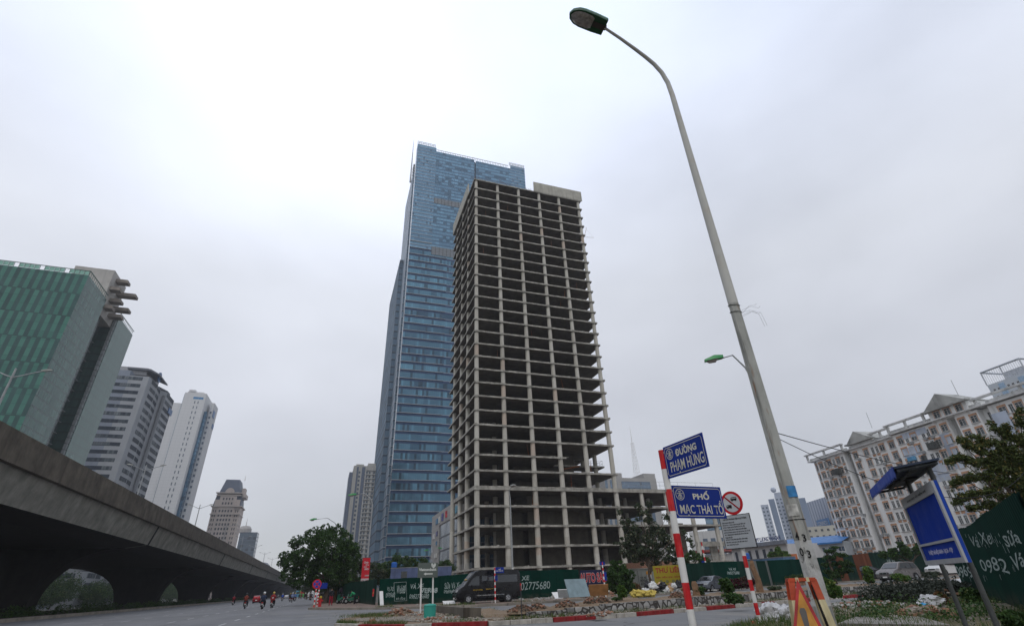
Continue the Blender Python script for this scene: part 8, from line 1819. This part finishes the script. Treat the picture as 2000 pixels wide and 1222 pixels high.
for (px, py, r_, h_) in ((1700, 1205, .7, .25), (1760, 1200, .9, .3), (1830, 1212, .7, .22), (1935, 1200, .6, .3), (1660, 1214, .5, .2)):
    q = VG(px, py); P_ = crown_pts([(q.x+random.uniform(-1, 1)*r_, q.y+random.uniform(-.6, .6)*r_, q.z+h_*.3, r_*.8, r_*.6, h_*.6) for _ in range(4)], 850, 12, .5); P_ = P_[P_[:, 2] > q.z-.05]
    o = np_mesh('weed_patch', leaf_quads(P_, .055), len(P_), M['leaf_mid'], None); tag(o, 'low green weed patch growing on the near verge', 'weeds', kind='stuff')
sl_ = [(G(px, py, .47)) for px, py in ((1640, 1228), (1672, 1214), (1735, 1209), (1800, 1214), (1860, 1232))]
mb = MB(); mb.prism([p.xy for p in sl_], .30, .56); struct(mb.build('concrete_slab', plain('worn_concrete_slab', (.24, .22, .195), .9, 0, .25, 1.5, .3, .3)))
pbush('bush', 'leafy weeds at the left foot of the near green fence', 1905, 1178, None, 60, 32, 3200, .10, 'leaf_mid')
pbush('bush', 'dark leafy bush in the bottom right corner', 1990, 1236, None, 60, 44, 3200, .09, 'leaf_mid')
pbush('bush', 'dry brown branches behind the torn white bag', 1842, 1180, None, 44, 26, 1500, .10, 'leaf_dry')
pbush('bush', 'thin weeds around the rubble by the small striped post', 1155, 1160, .15, 60, 16, 1500, .2, 'leaf_dusty')
c = G(1538, 1141.5, .15); D_ = c.xy.length; a, b = AD(1508, 1138, D_), AD(1572, 1136, D_); hd = thing('hedge', 'clipped dark hedge in a brick bed before the right fence', 'hedge', (c.x, c.y, .15))
crown('foliage', [(a.x+(b.x-a.x)*t_, a.y+(b.y-a.y)*t_, .75, .6, .5, .45) for t_ in np.linspace(0, 1, 14)], 7000, .16, M['leaf_mid'], hd, 12, .5, zmin=.25)
mb = MB(); dd = Vector((b.x-a.x, b.y-a.y, 0)); mb.obox(Vector(((a.x+b.x)/2, (a.y+b.y)/2, .25)), dd.length+.8, 1.2, .3, Matrix.Rotation(math.atan2(dd.y, dd.x), 3, 'Z')); mb.build('brick_bed', M['brick'], hd)
# cut trunks
def stump(label, px, pyb, pyt, z, r, lean=0.): 
    p = Vector(onpl(px)) if z == .6 else G(px, pyb, z); z = p.z; zt = AD(px, pyt, p.xy.length).z; t = thing('cut_trunk', label, 'tree trunk', (p.x, p.y, z)); mb = MB(); mb.tube([(p.x, p.y, z-.1), (p.x+.05, p.y, z+(zt-z)*.4), (p.x+lean, p.y, z+(zt-z)*.8), (p.x+lean*.7, p.y, zt)], [r*1.4, r, r*.95, r*.6], 9); mb.build('trunk', plain('bare_wood', (.22, .13, .075), .9, 0, .35, 5, .5, .5), t, smooth=True)
stump('tall cut brown tree trunk before the right fence behind the thin striped post', 1486, 1152, 1093, .6, .16, -.12)
stump('short cut brown stump beside the front of the grey car', 1360, 1167, 1134, .6, .17)
stump('tiny dark square stump on the island paving at lower left', 725, 1215, 1208, .17, .16)
# grass and weeds
def grassfield(name, label, pts, h, w_, mat, seg=3):
    n = len(pts); P = np.array(pts); a = rs.uniform(0, 6.28, n); hh = h*rs.uniform(.4, 1.3, n); lean = rs.normal(size=(n, 2))*.35*hh[:, None]
    d = np.stack([np.cos(a), np.sin(a), np.zeros(n)], 1)*w_*.5; top = P+np.concatenate([lean, hh[:, None]], 1)
    V = np.stack([P-d, P+d, top+d*.15, top-d*.15], 1).reshape(-1, 3); o = np_mesh(name, V, n, M[mat], None); return tag(o, label, 'grass', kind='stuff')
pts = []; tries = 0
while len(pts) < 78000 and tries < 600000:
    tries += 1; x, y = random.uniform(3, 44), random.uniform(-6, 24.6); e = verge_edge(x)-y
    if e < .15 or x*x+y*y < 9: continue
    m_ = mnoise.noise((x*.30, y*.30, 7))+.5*mnoise.noise((x*1.1, y*1.1, 2)); dd_ = math.hypot(x, y)
    if m_ > .10 + random.uniform(-.2, .2): pts.append((x, y, vz(x, y)-.01))
grassfield('verge_grass', 'patchy dry grass and weeds on the near verge', pts, .15, .018, 'grass')
pts = []
for _ in range(7000):
    t_ = random.random()*(len(KF)-1); k = int(t_); p = Vector(KF[k]).lerp(Vector(KF[k+1]), t_-k); off_ = abs(random.gauss(.2, .35)); x, y = p.x+random.uniform(-.1, .1), p.y+.15+off_
    if mnoise.noise((x*.6, y*.6, 9)) > .0: pts.append((x, y, .15))
for _ in range(3500):
    x, y = random.uniform(1.2, 10), random.uniform(24, 36)
    if mnoise.noise((x*.5, y*.5, 4)) > .12 and y > 32-x*1.1: pts.append((x, y, .16))
for _ in range(1400): pts.append((random.gauss(3.0, .7), random.gauss(33.5, 1.0), .16))
grassfield('island_grass', 'thin green grass along the painted kerb of the island', pts, .14, .02, 'grass')
pts = []
for _ in range(2500):
    t_ = random.uniform(2, len(PV)-2.01); k = int(t_); p = Vector(PV[k]).lerp(Vector(PV[k+1]), t_-k); x, y = p.x, p.y+abs(random.gauss(.4, 1.2))+.2
    if mnoise.noise((x*.3, y*.3, 4)) > .1: pts.append((x, y, .15))
grassfield('pavement_weeds', 'weeds along the far pavement edge', pts, .2, .04, 'grass')
# litter: small stones and leaves strewn about
mb = MB(); rocks(mb, [(x, y, vz(x, y)+.01) for x, y in [(random.uniform(5, 34), random.uniform(2, 22)) for _ in range(900)] if verge_edge(x)-y > .1], .015, .05, 5, 3)
tag(mb.build('scattered_stones', M['rubble_grey']), 'small stones strewn over the near verge', 'stones', kind='stuff')
mb = MB(); pl3 = []
for _ in range(700):
    x = random.uniform(4, 36); k = next((i for i in range(len(KF)-1) if KF[i+1][0] >= x), len(KF)-2); f_ = (x-KF[k][0])/(KF[k+1][0]-KF[k][0]); y = KF[k][1]+(KF[k+1][1]-KF[k][1])*f_+random.uniform(.2, .75); pl3.append((x, y, .17))
for _ in range(500): pl3.append((random.uniform(4, 10), random.uniform(24, 31), .18))
rocks(mb, pl3, .02, .08, 5, 3); tag(mb.build('scattered_stones', M['rubble']), 'brick crumbs and stones along the island edge', 'stones', kind='stuff')
mb = MB(); rocks(mb, [(random.gauss(30, 9), random.gauss(51, 2.2), .17) for _ in range(500)], .04, .14, 5, 3); tag(mb.build('scattered_rubble', M['rubble_grey']), 'loose rubble on the far pavement', 'rubble', kind='stuff')

ft = thing('distant_trees', 'x', 'trees', (0, 0, 0)); bpy.data.objects.remove(ft)
FB = [(x, 760+random.uniform(-20, 40), 5, 9, 6, 7) for x in range(-140, 60, 9)]
P_ = crown_pts(FB, 9000, 14, .4); P_ = P_[P_[:, 2] > 0]; o = np_mesh('distant_trees', leaf_quads(P_, 1.5), len(P_), M['leaf_dusty'], None); tag(o, 'far-off line of trees closing the road beyond the traffic', 'trees', kind='stuff')
# ================================================================== haze
hz_ = bpy.data.meshes.new('haze'); mbh = MB(); mbh.box(-1600, 1600, -400, 1600, -2.2, 420)
o = mbh.build('haze', bpy.data.materials.new('haze_air')); o['kind'] = 'stuff'; o['label'] = 'grey urban haze filling the air over the whole scene'; o['category'] = 'haze'
hm = o.data.materials[0]; hm.use_nodes = True; hm.node_tree.nodes.clear(); ho = hm.node_tree.nodes.new('ShaderNodeOutputMaterial'); hv = hm.node_tree.nodes.new('ShaderNodeVolumePrincipled')
hv.inputs['Color'].default_value = (.86, .88, .93, 1); hv.inputs['Density'].default_value = .00021; hv.inputs['Anisotropy'].default_value = .2; hm.node_tree.links.new(hv.outputs[0], ho.inputs['Volume'])
